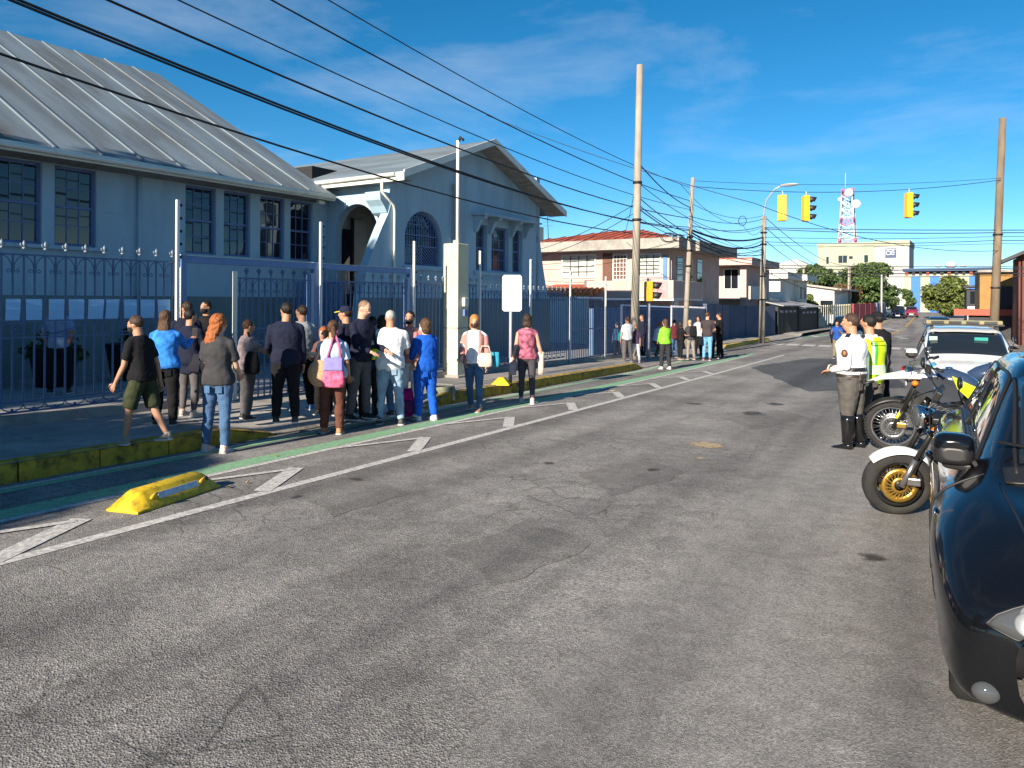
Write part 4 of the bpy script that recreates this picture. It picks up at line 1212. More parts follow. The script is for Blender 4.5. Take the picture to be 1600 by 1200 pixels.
# annex with blue panels
YA = 158.0
F = Frame(-6, YA, 0)
ax = thing('blue_panel_annex', 'low concrete hall with tall blue panels at the end of the street', 'hall', B(-6, YA, gz(158)), -TH)
F = Frame(-6, YA, gz(158))
MB().box(F(-4.8, YA + 6, 3.2), (14.6, 12, 7.6)).build('wall', OFF, ax)
MB().box(F(-4.8, YA + 6, 7.85), (15.0, 12.9, 0.55)).build('roof_edge', M('blue_roof_edge', (0.015, 0.06, 0.15), 0.5, var=0.1), ax)
BLP = M('bright_blue_panel', (0.01, 0.13, 0.5), 0.5, var=0.06)
for x in (-10.1, -7.0, -3.9, -0.8):
    pn = MB().box(F(x, YA - 0.05, 3.2), (1.55, 0.2, 6.9)).build('blue_panel', BLP, ax)
    for j in range(3):
        MB().box(F(x, YA - 0.16, 1.5 + j * 1.7), (1.5, 0.03, 0.05)).build('joint', SLATE, pn)
    for k in range(3):
        MB().box(F(x + 1.55, YA - 0.05, 0.3 + k * 2.2), (1.3, 0.08, 0.08)).build('panel_joint', OFFL, ax)
for i in range(12):
    MB().box(F(-11.6 + i * 1.15, YA - 0.05, 7.1), (0.5, 0.12, 0.55)).build('vent_opening', BLACKM if i % 3 else REDT, ax)
for x, h in ((-4.5, 1.1), (-6.5, 0.4), (-2.5, 0.35)):
    MB().ell(F(x, YA + 1, 8.4 + h * 0.3), (0.7 * h + 0.2, 0.5, 0.6 * h)).build('roof_vent', OFFL, ax)
bh = thing('pale_tower_house', 'pale house gable peeping over the left tree', 'house', B(-45, 220, 0), -TH)
MB().box((0, 0, 5), (12, 10, 13)).build('wall', OFFL, bh)
MB().prism([(-6, 11.5), (6, 11.5), (2, 13.5)], lambda x, z: (x, -5.1, z), lambda x, z: (x, 5, z)).build('roof', OFFL, bh)

# ------------------------------------------------------------------ right-hand houses
DARKW = M('charcoal_wall', (0.03, 0.03, 0.035), 0.7, var=0.2)
YELW = M('ochre_house_paint', (0.30, 0.17, 0.055), 0.8, var=0.08, dirt=0.3)
REDW = M('brick_red_paint', (0.13, 0.045, 0.035), 0.8, var=0.1)
rh = thing('white_front_shop', 'small dark fronted house with a white lower wall left of the right power pole', 'house', (4.2, 92, gz(92)), 0)
MB().box((0.9, 3, 1.9), (3.8, 6, 3.8)).build('wall', DARKW, rh)
MB().box((0.2, -0.06, 1.1), (2.2, 0.1, 1.7)).build('lower_wall', WHITEW, rh)
for i in range(2):
    MB().box((-0.4 + i * 0.8, -0.03, 2.9), (0.55, 0.06, 1.3)).build('window', GLASS, rh)
MB().prism([(-1.3, 3.9), (3.2, 4.3), (3.2, 4.5), (-1.3, 4.1)], lambda x, z: (x, -0.6, z), lambda x, z: (x, 6.4, z)).build('roof', BLACKM, rh)
yh = thing('ochre_house', 'ochre house with a red sign board and dark shutter right of the right power pole', 'house', (3.4, 63, gz(63)), 0)
MB().box((1.2, 3.5, 2.2), (3.2, 7, 5.0)).build('wall', YELW, yh)
MB().box((1.6, -0.04, 2.9), (1.7, 0.08, 1.6)).build('window', DARKW, yh)
MB().box((0.1, -0.2, 1.85), (4.2, 0.4, 0.45)).build('sign_board', M('faded_red_sign', (0.4, 0.08, 0.05), 0.7, var=0.15), yh)
MB().box((0.2, -0.05, 0.8), (2.6, 0.06, 1.7)).build('door', DARKW, yh)
MB().box((1.2, 3.4, 4.8), (3.5, 7.6, 0.15)).build('roof', SLAB_E, yh)
bh2 = thing('brick_red_house', 'brick red house with a dark overhanging roof at the right edge', 'house', (4.7, 53, gz(53)), 0)
MB().box((2.4, 3.5, 2.6), (4.8, 6, 5.6)).build('wall', REDW, bh2)
MB().prism([(-1.1, 4.9), (2.4, 6.6), (6.0, 4.9), (6.0, 5.1), (2.4, 6.8), (-1.1, 5.1)], lambda x, z: (x, -0.4, z), lambda x, z: (x, 7, z)).build('roof', BLACKM, bh2)
MB().box((2.2, 0.45, 1.2), (2.6, 0.1, 2.2)).build('shutter', DARKW, bh2)
MB().box((0.7, 0.42, 3.6), (0.8, 0.12, 1.2)).build('window', GLASS, bh2)
MB().tube([(-0.15, 0.35, 5.0), (-0.15, 0.35, 0)], 0.06, 6).build('downpipe', REDW, bh2)
bol = thing('white_bollard', 'short white bollard in front of the ochre house', 'bollard', (3.55, 57, gz(57)), 0)
MB().lathe([(0.1, 0), (0.1, 1.5), (0.02, 1.55)], (0, 0, 0.15), 'Z', 10).build('post', WHITEW, bol)

# ------------------------------------------------------------------ power poles and cables
POLEM = M('weathered_concrete_pole', (0.31, 0.275, 0.225), 0.9, var=0.2, scale=4, dirt=0.5, dscale=1.5, bump=0.2, stretch=(1, 1, 0.25))
def pole(label, base, topx, r0, r1, bands=(), mat=POLEM):
    x, y = base
    t = thing('power_pole', label, 'power pole', (x, y, gz(y)), 0, 'power poles')
    dx, dy, h = topx
    MB().tube([(0, 0, -0.3), (dx * 0.5, dy * 0.5, h / 2), (dx, dy, h)], [r0, (r0 + r1) / 2, r1], 14).build('shaft', mat, t)
    for z in bands:
        k = z / h
        MB().lathe([(r0 + 0.012, -0.04), (r0 + 0.012, 0.04)], (dx * k, dy * k, z), 'Z', 14).build('band', BLACKM, t)
    return t
pA = pole('thick pale concrete power pole left of the yellow pedestrian signal', (-9.05, 24.6), (0.15, 0.0, 10.4), 0.15, 0.11, (5.0, 6.3))
pB = pole('leaning pale power pole rising in front of the beige house balcony', (-9.75, 33.0), (0.32, 0.1, 7.9), 0.13, 0.085, (3.9, 4.6, 5.2))
xC, yC = W(1190, 532, 0.15)
pC = pole('corner power pole with a street lamp arm and many cables', (xC, yC), (0.1, 0, 7.6), 0.19, 0.14, (2.6, 4.0, 5.9, 6.6))
pD = pole('tall concrete power pole at the right beyond the white patrol car', (2.62, 43.2), (0.35, 0.1, 11.5), 0.21, 0.15, (3.2, 5.8), mat=M('brown_wood_pole', (0.17, 0.13, 0.09), 0.9, var=0.25, scale=4, dirt=0.5, dscale=1.5, stretch=(1, 1, 0.25)))
xf, yf = W(1327, 520, 0.1)
pE = pole('thin distant power pole in front of the large green tree', (-8.0, 90), (0, 0, 6.4), 0.2, 0.14)
pF = pole('slim grey far pole right of the large green tree trunk', (-5.3, 100), (0, 0, 5.6), 0.13, 0.09, mat=OFFL)
pG = pole('short far pole behind the left tree', (-12.2, 86), (0, 0, 6.2), 0.14, 0.1)
pH = pole('near power pole out of view behind the left pavement', (-8.95, -9.0), (0, 0, 9.0), 0.165, 0.12)
CAB = M('black_cable', (0.012, 0.012, 0.014), 0.6, var=0.0)
def cable(a, b, sag, r, label, n=24, group='overhead cables', mat=CAB):
    a, b = Vector(a), Vector(b)
    pts = []
    for i in range(n + 1):
        t = i / n
        p = a.lerp(b, t)
        p.z -= sag * 4 * t * (1 - t)
        pts.append(p)
    o = MB().tube([p - a for p in pts], r, 5).build('cable', mat)
    o.location = a
    tag(o, label, 'cable', group)
    return pts
LB = 'thick black cable along the pavement towards the leaning pole'
pBx, pBy = -9.55, 33.05
spans = [(6.0, 4.75, 1.3, 0.017, 0), (6.7, 5.0, 1.15, 0.019, 1), (6.72, 5.1, 1.25, 0.018, 2), (7.0, 5.5, 1.05, 0.018, 3), (7.3, 5.9, 0.95, 0.012, 4), (8.2, 6.3, 0.95, 0.016, 5), (8.6, 6.9, 0.9, 0.012, 6)]
ORD = ['lowest', 'second lowest', 'third lowest', 'fourth lowest', 'fifth lowest', 'sixth lowest', 'seventh lowest', 'eighth lowest', 'topmost']
def nth(i, n): return ORD[i] if i < n - 1 else 'topmost'
for zs, ze, sg_, r_, i in spans:
    cable((-8.85, -9, zs), (pBx, pBy, ze), sg_, r_, nth(i, 7) + ' of the black cables running above the left pavement to the leaning pole', group='overhead cables above the left pavement')
for i, (za, zb, sg_, r_) in enumerate(((4.6, 4.2, 0.3, 0.02), (4.8, 4.6, 0.45, 0.02), (4.9, 5.2, 0.5, 0.04), (5.0, 5.6, 0.35, 0.05), (5.2, 6.3, 0.3, 0.02), (5.6, 6.7, 0.3, 0.015), (6.2, 6.9, 0.4, 0.012))):
    cable((pBx + 0.02, pBy, za), (xC + 0.08, yC, zb), sg_, r_, nth(i, 7) + ' of the black cables between the leaning pole and the corner pole', group='cables between leaning and corner poles')
zC = lambda y: CAMH + (471 - y) * depth_of(xC, yC) / FPX
zD = lambda y: CAMH + (473.5 - y) * depth_of(2.9, 43.2) / FPX
for i, (yc_, yd_, sg_, r_) in enumerate(reversed(((356, 360, 0.05, 0.022), (358, 364, 0.12, 0.022), (371, 370, 0.1, 0.014), (378, 376, 0.14, 0.018), (383, 381, 0.1, 0.012), (414, 417, 0.05, 0.02), (418, 420, 0.12, 0.024), (427, 427, 0.04, 0.03), (429, 431, 0.1, 0.018)))):
    cable((xC + 0.1, yC - 0.1, zC(yc_)), (2.8, 43.1, zD(yd_)), sg_, r_, nth(i, 9) + ' of the straight cables crossing between the corner pole and right pole', group='cables crossing the street')
    cable((2.85, 43.2, zD(yd_)), (24, 40, zD(yd_) + 0.5), 0.4, r_, nth(i, 9) + ' of the cables leaving the right pole to the right', group='cables leaving the right pole')
for i, (a_, b_, sg_) in enumerate((((-9.0, 24.7, 6.2), (-13.5, 35.0, 4.9), 0.3), ((-9.0, 24.7, 5.2), (-21.0, 35.0, 4.2), 0.5), ((-9.0, 24.7, 4.9), (-20.5, 34.9, 3.9), 0.5), ((-9.6, 33, 4.6), (-21.0, 35.2, 3.7), 0.4), ((-9.6, 33, 4.4), (-20.8, 35.2, 3.5), 0.5))):
    cable(a_, b_, sg_, 0.012, ['thin service cable from the thick pole to the beige roof corner', 'upper thin service cable from the thick pole to the beige house left', 'lower thin service cable from the thick pole to the beige house left', 'upper thin service cable from the leaning pole to the beige house', 'lower thin service cable from the leaning pole to the beige house'][i], group='service cables to the beige house')
for i, (z1, z2) in enumerate(((3.7, 4.6), (4.4, 5.2), (5.5, 5.6), (6.3, 6.5), (6.9, 7.4))):
    cable((xC + 0.05, yC, z1), (-8.0, 90, z2 - 1.6), 0.8, 0.02, nth(i, 5) + ' of the cables going on from the corner pole up the street', group='cables up the street')
for i, (a_, b_, sg_) in enumerate((((-8.95, 24.6, 5.9), (xC, yC, 6.2), 0.9), ((-8.95, 24.6, 5.4), (xC, yC, 5.4), 1.0), ((-8.95, 24.6, 5.0), (xC, yC, 4.9), 0.8), ((-8.95, 24.6, 4.7), (pBx, pBy, 4.55), 0.15), ((-8.95, 24.6, 5.15), (pBx, pBy, 4.95), 0.25), ((-8.95, 24.6, 6.6), (pBx, pBy, 6.0), 0.2))):
    cable(a_, b_, sg_, 0.013 + 0.004 * (i % 3), nth(i, 6) + ' of the cables strung from the thick pole towards the next poles', group='cables from the thick pole')
for i in range(6):
    cable((pBx + 0.05, pBy, 4.3 + 0.22 * i), (xC, yC, 4.0 + 0.17 * ((i * 5) % 7)), 0.25 + 0.09 * ((i * 3) % 5), 0.012, nth(i, 6) + ' of the thin tangled wires between the leaning pole and the corner pole', group='tangled thin wires')
for k, (z, r_) in enumerate(((4.75, 0.36), (4.72, 0.26))):
    cp = thing('cable_coil', 'looped coil of spare cable hanging %s the leaning pole' % ('left of' if k == 0 else 'beside'), 'cable coil', (pBx - 0.9 + 0.45 * k, pBy - 0.2, z - 0.1), 0.3)
    MB().tube([(r_ * math.cos(2 * PI * i / 16), 0.03 * (i % 2), r_ * 0.6 * math.sin(2 * PI * i / 16)) for i in range(17)], 0.02, 5).build('loop', CAB, cp)
    MB().tube([(r_ * 0.8 * math.cos(2 * PI * i / 16), 0.04, r_ * 0.5 * math.sin(2 * PI * i / 16)) for i in range(17)], 0.018, 5).build('loop', CAB, cp)
def W3(px, py, y):
    X, Y, Z = ray(px, py); t = y / Y
    return Vector((X * t, y, CAMH + Z * t))
cl = thing('cable_coil', 'wire coil hanging in the sky left of the corner pole', 'cable coil', W3(1160, 345, 44), 0)
MB().tube([(0.22 * math.cos(2 * PI * i / 14), 0, 0.28 * math.sin(2 * PI * i / 14)) for i in range(15)], 0.02, 5).build('loop', CAB, cl)
cable(W3(1063, 287, 33.1), W3(1160, 350, 44), 0.5, 0.012, 'thin wire from the leaning pole top to the hanging coil')
cable(W3(1160, 350, 44), (xC, yC, zC(357)), 0.5, 0.012, 'thin wire from the hanging coil to the corner pole')
# street lamp on the corner pole
lp = thing('street_lamp', 'curved arm street lamp on top of the corner power pole', 'street lamp', (xC + 0.1, yC, zC(350)), 0)
MB().tube([(0, 0, -0.2), (0.02, -0.2, 0.6), (0.25, -0.6, 1.35), (0.8, -1.0, 1.9), (1.1, -1.1, 2.02)], 0.04, 8).build('arm', OFFL, lp)
MB().ell((1.6, -1.15, 2.06), (0.55, 0.18, 0.09), 12, 6).build('lamp_head', OFFL, lp)
# traffic lights on a span wire
TLY = M('signal_yellow', (0.75, 0.42, 0.02), 0.5, var=0.06)
span = cable((-9.5, 33.05, 6.95), (2.9, 43.1, 7.75), 0.42, 0.015, 'span wire carrying the three yellow traffic lights')
cable((-9.5, 33.05, 7.2), (2.9, 43.1, 7.85), 0.25, 0.01, 'slack second wire above the traffic light span')
cable(W3(1180, 318, 30), (2.85, 43.15, zD(392)), 0.6, 0.014, 'single cable crossing below the traffic lights')
cable(W3(760, 180, 30), W3(1180, 318, 30), 0.2, 0.014, 'single cable coming down from the left sky')
def px_of(p):
    x, y, z = p
    d = depth_of(x, y)
    return CXP + FPX * (x * math.cos(YAW) + y * math.sin(YAW)) / d
def signal(label, px, ang, sections=3, at=None, h=0.40):
    if at is None:
        best = min(((abs(px_of(a.lerp(b, k / 10)) - px), a.lerp(b, k / 10)) for a, b in zip(span, span[1:]) for k in range(10)), key=lambda q: q[0])[1]
    else:
        best = at
    t = thing('traffic_light', label, 'traffic light', best, ang, 'hanging yellow traffic lights' if at is None else None)
    if at is None:
        MB().tube([(0, 0, 0.03), (0.03, 0, -0.1), (0, 0, -0.16)], 0.03, 6).build('hanger', OFFL, t)
    z0 = -0.16
    MB().box((0, 0, z0 - sections * h / 2), (0.40, 0.24, sections * h)).build('housing', TLY, t, bevel=0.03)
    MB().box((0, -0.135, z0 - sections * h / 2), (0.33, 0.03, sections * h - 0.06)).build('back_rib', TLY, t, bevel=0.012)
    for i in range(sections):
        zc = z0 - (i + 0.5) * h
        s_ = MB().lathe([(0.14, 0.13), (0.13, 0.15), (0.01, 0.16)], (0, 0, zc), 'Y', 16).build('lens', M('dark_lens_%s' % 'abc'[i % 3], [(0.12, 0.01, 0.01), (0.12, 0.06, 0.0), (0.01, 0.08, 0.03)][i % 3], 0.2, var=0), t)
        vis = MB()
        n = 14
        rings = []
        for k in range(n + 1):
            a = R(-25) + R(230) * k / n
            ln = 0.16 + 0.20 * (0.5 + 0.5 * math.sin(a))
            c, s2 = math.cos(a), math.sin(a)
            rings.append([Vector((0.165 * c, 0.12, zc + 0.165 * s2)), Vector((0.165 * c, 0.12 + ln, zc + 0.165 * s2 - 0.03)), Vector((0.157 * c, 0.12 + ln, zc + 0.157 * s2 - 0.03)), Vector((0.157 * c, 0.12, zc + 0.157 * s2))])
        vis.loft(rings, True)
        vis.build('visor', BLACKM, t)
    return t
signal('yellow hanging traffic light seen from its back, leftmost on the span wire', 1222, R(12))
signal('yellow hanging traffic light with black visors just right of the backward one', 1258, R(-62))
signal('yellow hanging traffic light with black visors alone near the right pole', 1420, R(-62))
xs, ys = W(1013, 560, 0.12)
ps = thing('signal_post', 'slim pole of the yellow pedestrian signal between the two pale power poles', 'signal pole', (xs, ys, gz(ys)), 0)
MB().tube([(0, 0, 0), (0, 0, 3.0)], 0.07, 10).build('tube', GREYB, ps)
signal('small yellow two-lamp pedestrian signal on its own pole before the beige house', 0, R(-62), 2, Vector((xs + 0.02, ys - 0.05, 2.62)), 0.36)
# road sign seen from its back
xs, ys = W(797, 600, 0.2)
sp = thing('road_sign', 'white backed rectangular road sign on a grey pole at the kerb', 'road sign', (xs, ys, gz(ys)), R(24))
dS = depth_of(xs, ys)
zt = CAMH + (469 - 430) * dS / FPX - gz(ys); zb_ = CAMH + (469 - 487) * dS / FPX - gz(ys)
MB().tube([(0, 0.04, 0.15), (0, 0.04, zt - 0.3)], 0.032, 10).build('pole', GREYB, sp)
MB().tube([(0, 0.04, 0.15), (0, 0.04, 0.75)], 0.038, 10).build('pole_sleeve', BLACKM, sp)
MB().prism([(a, b) for a, b in [(-0.18, zb_ + 0.04), (-0.14, zb_), (0.2, zb_), (0.24, zb_ + 0.04), (0.24, zt - 0.04), (0.2, zt), (-0.14, zt), (-0.18, zt - 0.04)]], lambda x, z: (x, -0.004, z), lambda x, z: (x, 0.004, z)).build('sign_plate', M('bare_sign_back', (0.55, 0.57, 0.57), 0.5, 0.0, var=0.1, scale=3, dirt=0.2), sp)
for z in (zt - 0.15, zb_ + 0.15):
    MB().box((0, 0.02, z), (0.3, 0.02, 0.03)).build('clamp', GREYB, sp)
# bits on the pavement
xs, ys = W(783, 601, 0.2)
co = thing('yellow_marker', 'small yellow pyramid marker on the kerb by the road sign', 'marker', (xs, ys, gz(ys) + 0.2), 0.4)
MB().loft([[Vector((sx * r, sy * r, z)) for sx, sy in ((-1, -1), (1, -1), (1, 1), (-1, 1))] for r, z in ((0.2, 0), (0.19, 0.03), (0.05, 0.16))], True, 0, False).build('body', TLY, co, bevel=0.01)
xs, ys = W(693, 612, 0.2)
cb = thing('concrete_block', 'grey green concrete block on the kerb right of the woman in blue', 'block', (xs, ys, gz(ys) + 0.05), 0.5)
MB().loft([[Vector((sx * r, sy * r * 0.8, z)) for sx, sy in ((-1, -1), (1, -1), (1, 1), (-1, 1))] for r, z in ((0.24, 0), (0.2, 0.25))], True, 0, False).build('body', M('mossy_concrete', (0.2, 0.22, 0.15), 0.9, var=0.3, scale=8, bump=0.4), cb, bevel=0.015)
# yellow lane separator
x0, y0 = W(190, 802); x1, y1 = W(322, 759)
LN = math.hypot(x1 - x0, y1 - y0)
SEPY = M('scuffed_yellow_rubber', (0.58, 0.40, 0.015), 0.55, var=0.14, scale=14, dirt=0.75, dscale=12, dcol=(0.17, 0.10, 0.02), bump=0.1)
bs = thing('lane_separator', 'scuffed yellow lane separator block with a reflector on the cycle lane buffer', 'lane separator', ((x0 + x1) / 2, (y0 + y1) / 2, gz((y0 + y1) / 2)), math.atan2(-(x1 - x0), y1 - y0))
bs.rotation_euler[0] = -0.0169
sec = lambda y, k: [Vector((-0.17 * k - 0.01, y, 0.0)), Vector((-0.165 * k - 0.01, y, 0.025)), Vector((-0.075 * k, y, 0.15 * k)), Vector((-0.05 * k, y, 0.165 * k)), Vector((0.05 * k, y, 0.165 * k)), Vector((0.075 * k, y, 0.15 * k)), Vector((0.165 * k + 0.01, y, 0.025)), Vector((0.17 * k + 0.01, y, 0.0))]
hl = LN / 2
def sech(y, w_, h_):
    return [Vector((-w_, y, 0.0)), Vector((-w_, y, 0.022)), Vector((-w_ * 0.45, y, h_ * 0.92)), Vector((-w_ * 0.3, y, h_)), Vector((w_ * 0.3, y, h_)), Vector((w_ * 0.45, y, h_ * 0.92)), Vector((w_, y, 0.022)), Vector((w_, y, 0.0))]
MB().loft([sech(-hl, 0.17, 0.022), sech(-hl + 0.02, 0.17, 0.045), sech(-hl + 0.12, 0.17, 0.152), sech(-hl + 0.15, 0.17, 0.165), sech(hl - 0.15, 0.17, 0.165), sech(hl - 0.12, 0.17, 0.152), sech(hl - 0.02, 0.17, 0.045), sech(hl, 0.17, 0.022)], True, 0, False).build('body', SEPY, bs, bevel=0.004)
rot = Matrix.Rotation(R(-33), 3, 'Y')
MB().box((0.128, 0.0, 0.096), (0.012, 0.50, 0.06), rot).build('reflector', M('scratched_reflector', (0.5, 0.53, 0.56), 0.35, var=0.3, scale=25), bs, bevel=0.004)
for y in (-0.30, 0.30):
    MB().ell((0.122, y, 0.09), (0.02, 0.04, 0.06), 10, 6, 0, Matrix.Rotation(R(33), 3, 'Y')).build('boss', SEPY, bs)
MB().ell((0.10, hl - 0.14, 0.10), (0.02, 0.04, 0.04), 10, 6).build('bolt', M('rust', (0.12, 0.06, 0.03), 0.8), bs)
for (px, py, r_) in ((357, 763, 0.035), (432, 714, 0.03), (385, 757, 0.02), (956, 612, 0.05)):
    x, y = W(px, py)
    lf = MB()
    lf.loft([[Vector((-r_ * 1.3, 0, 0.012)), Vector((-r_ * 0.3, -r_ * 0.6, 0.004)), Vector((r_ * 0.6, -r_ * 0.5, 0.006)), Vector((r_ * 1.4, 0, 0.02)), Vector((r_ * 0.5, r_ * 0.6, 0.004)), Vector((-r_ * 0.4, r_ * 0.55, 0.01))], [Vector((-r_ * 1.2, 0, 0.016)), Vector((-r_ * 0.3, -r_ * 0.5, 0.01)), Vector((r_ * 0.6, -r_ * 0.4, 0.012)), Vector((r_ * 1.3, 0, 0.025)), Vector((r_ * 0.5, r_ * 0.5, 0.01)), Vector((-r_ * 0.4, r_ * 0.45, 0.015))]], True, 0, False)
    o = lf.build('fallen_leaf', M('dry_leaf', (0.45, 0.3, 0.15), 0.8, var=0.2))
    o.location = (x, y, gz(y) + 0.01); o.rotation_euler = (0, 0, px)
    tag(o, 'dry fallen leaf ' + {357: 'just past the end of the yellow lane separator', 432: 'on the green line near the second chevron', 385: 'in the shadow tip of the lane separator', 956: 'far along on the cycle lane buffer'}[px], 'leaf', 'fallen leaves')

# ------------------------------------------------------------------ trees
def leafmat(name, c):
    return M(name, c, 0.65, var=0.35, scale=0.8)
LEAF = [leafmat('leaf_green', (0.045, 0.085, 0.02)), leafmat('leaf_light', (0.09, 0.13, 0.03)), leafmat('leaf_dark', (0.022, 0.05, 0.014))]
LEAFY = [leafmat('leaf_yellow_green', (0.12, 0.15, 0.03)), leafmat('leaf_olive', (0.08, 0.10, 0.02)), leafmat('leaf_deep_olive', (0.04, 0.06, 0.015))]  # third tone is a deeper green, mixed in at random
LEAFB = [leafmat('leaf_brownish', (0.11, 0.075, 0.03)), leafmat('leaf_rust', (0.14, 0.09, 0.03)), leafmat('leaf_brown_dark', (0.05, 0.035, 0.015))]
BARK = M('bark', (0.10, 0.075, 0.055), 0.9, var=0.3, scale=6, bump=0.4)
def tree(label, x, y, h, rad, crown_z0, lobes, n, leaf, mats, seed, name='tree', cat='tree', trunk_r=0.2, flat=1.0):
    rr = random.Random(seed)
    t = thing(name, label, cat, (x, y, gz(y)), 0)
    tr = MB()
    top = Vector((0, 0, crown_z0 + (h - crown_z0) * 0.55))
    tr.tube([(0, 0, -0.2), (trunk_r * 0.5, 0, crown_z0 * 0.6), top], [trunk_r * 1.2, trunk_r * 0.8, trunk_r * 0.3], 8)
    cs = []
    for i in range(lobes):
        a = rr.uniform(0, 2 * PI)
        zz = crown_z0 + (h - crown_z0) * (0.12 + 0.8 * (i + 0.5) / lobes)
        env = math.sin(PI * min(1, max(0.06, 0.18 + 0.80 * (zz - crown_z0) / (h - crown_z0)))) ** 0.7
        d = rad * env * rr.uniform(0.25, 0.8)
        c = Vector((d * math.cos(a), d * math.sin(a), zz))
        r_ = rad * rr.uniform(0.30, 0.5) * (0.6 + 0.5 * env)
        cs.append((c, r_))
        tr.tube([(0, 0, crown_z0 * 0.8 + (zz - crown_z0) * 0.3), (c.x * 0.5, c.y * 0.5, (crown_z0 + zz) / 2), tuple(c)], [trunk_r * 0.4, trunk_r * 0.25, trunk_r * 0.06], 5)
    tr.build('trunk', BARK, t)
    cr_ = MB()
    per = n // lobes
    for (c, r_) in cs:
        for k in range(per):
            v = Vector((rr.gauss(0, 1), rr.gauss(0, 1), rr.gauss(0, 1))).normalized()
            q = rr.random() ** 0.4
            p = c + Vector((v.x, v.y, v.z * 0.62 * flat)) * r_ * q * (1 + 0.3 * rr.random())
            nrm = (v * 0.6 + Vector((rr.gauss(0, 0.5), rr.gauss(0, 0.5), 0.35 + rr.gauss(0, 0.5)))).normalized()
            u = nrm.orthogonal().normalized()
            u = Matrix.Rotation(rr.uniform(0, 2 * PI), 3, nrm) @ u
            w_ = nrm.cross(u)
            s = leaf * rr.uniform(0.6, 1.3)
            mi = rr.choices((0, 1, 2), (5, 3, 3))[0]
            cr_.add([p - u * s, p + w_ * s * 0.45, p + u * s, p - w_ * s * 0.45 + nrm * s * 0.2], [(0, 1, 2, 3)], mi)
    cr_.build('crown', mats, t)
    return t
tree('large dark green tree in front of the office block', -7.7, 112, 7.6, 3.7, 0.8, 20, 15000, 0.25, LEAF, 3, trunk_r=0.3, flat=0.8)
tree('bushy green tree left of the office block behind the white house', -13.4, 99, 6.8, 3.4, 2.0, 16, 11000, 0.24, LEAF, 5, trunk_r=0.25, flat=0.8)
tree('round yellow green tree in front of the blue panel hall', 1.75, 112, 5.5, 2.8, 0.4, 16, 12000, 0.24, LEAFY, 8, trunk_r=0.2)
tree('brownish leafy tree between the two green trees', -9.0, 93, 4.5, 1.9, 0.6, 12, 7000, 0.24, LEAFB, 12, trunk_r=0.2)
tree('tall pale reed clump beside the yellow bar fence', -10.6, 79, 3.3, 0.9, 0.5, 8, 1800, 0.25, LEAFY, 14, name='shrub', cat='shrub', trunk_r=0.08)
tree('small loose tree left of the blue panels', -3.4, 132, 4.2, 1.4, 1.0, 8, 1600, 0.22, LEAF, 15, trunk_r=0.1)
tree('dark shrub in the shade behind the balcony of the beige house', -12.6, 44.5, 4.2, 1.1, 1.2, 7, 2500, 0.12, LEAF, 16, name='shrub', cat='shrub', trunk_r=0.06)
for k, (x_, y_, h_, r_) in enumerate(((-11.5, 128, 5.6, 3.5), (-30, 120, 6.5, 5), (12, 135, 6.5, 4.5), (10, 98, 5, 3))):
    tree(['dense green tree behind the brownish one', 'wide green tree far left behind the houses', 'far green tree behind the ochre house', 'green tree behind the white fronted shop'][k], x_, y_, h_, r_, 1.5, 12, 5000, 0.4, LEAF, 40 + k, trunk_r=0.3)
# two unseen trees added on the left to shade the near pavement
tree('dense unseen tree added for its shade on the near left pavement', -9.3, -3.4, 4.1, 2.3, 0.8, 16, 9000, 0.16, LEAF, 60, trunk_r=0.16)
tree('second unseen tree added for its shade on the near left pavement', -8.3, -7.4, 5.4, 2.0, 1.5, 14, 7000, 0.17, LEAF, 61, trunk_r=0.16)
yt = B(-15.0, -7.5)  # unseen tree added to shade the lower facade
tree('tall unseen tree added in the school yard, casting shade along the facade', yt.x, yt.y, 13.6, 3.0, 1.5, 30, 14000, 0.22, LEAF, 62, trunk_r=0.35, flat=1.3)
# plant tubs and bushes in the school yard
for k, (bx, by) in enumerate(((-15.2, 7.4), (-15.4, 9.0), (-15.8, 6.2))):
    p_ = B(bx, by)
    tree(['dark bushy pot plant behind the guard', 'dark bushy pot plant right of the guard', 'dark bushy pot plant left of the guard'][k], p_.x, p_.y, 1.35, 0.5, 0.55, 7, 900, 0.07, LEAF, 70 + k, name='pot_plant', cat='plant', trunk_r=0.04)
    pt = thing('plant_tub', ['black plant tub behind the guard in the yard', 'black plant tub right of the guard in the yard', 'black plant tub left of the guard in the yard'][k], 'plant tub', (p_.x, p_.y, gz(p_.y) + 0.17), 0)
    MB().lathe([(0.32, 0), (0.45, 0.75), (0.48, 0.78), (0.42, 0.76), (0.1, 0.7)], (0, 0, 0), 'Z', 20).build('tub', BLACKM, pt)
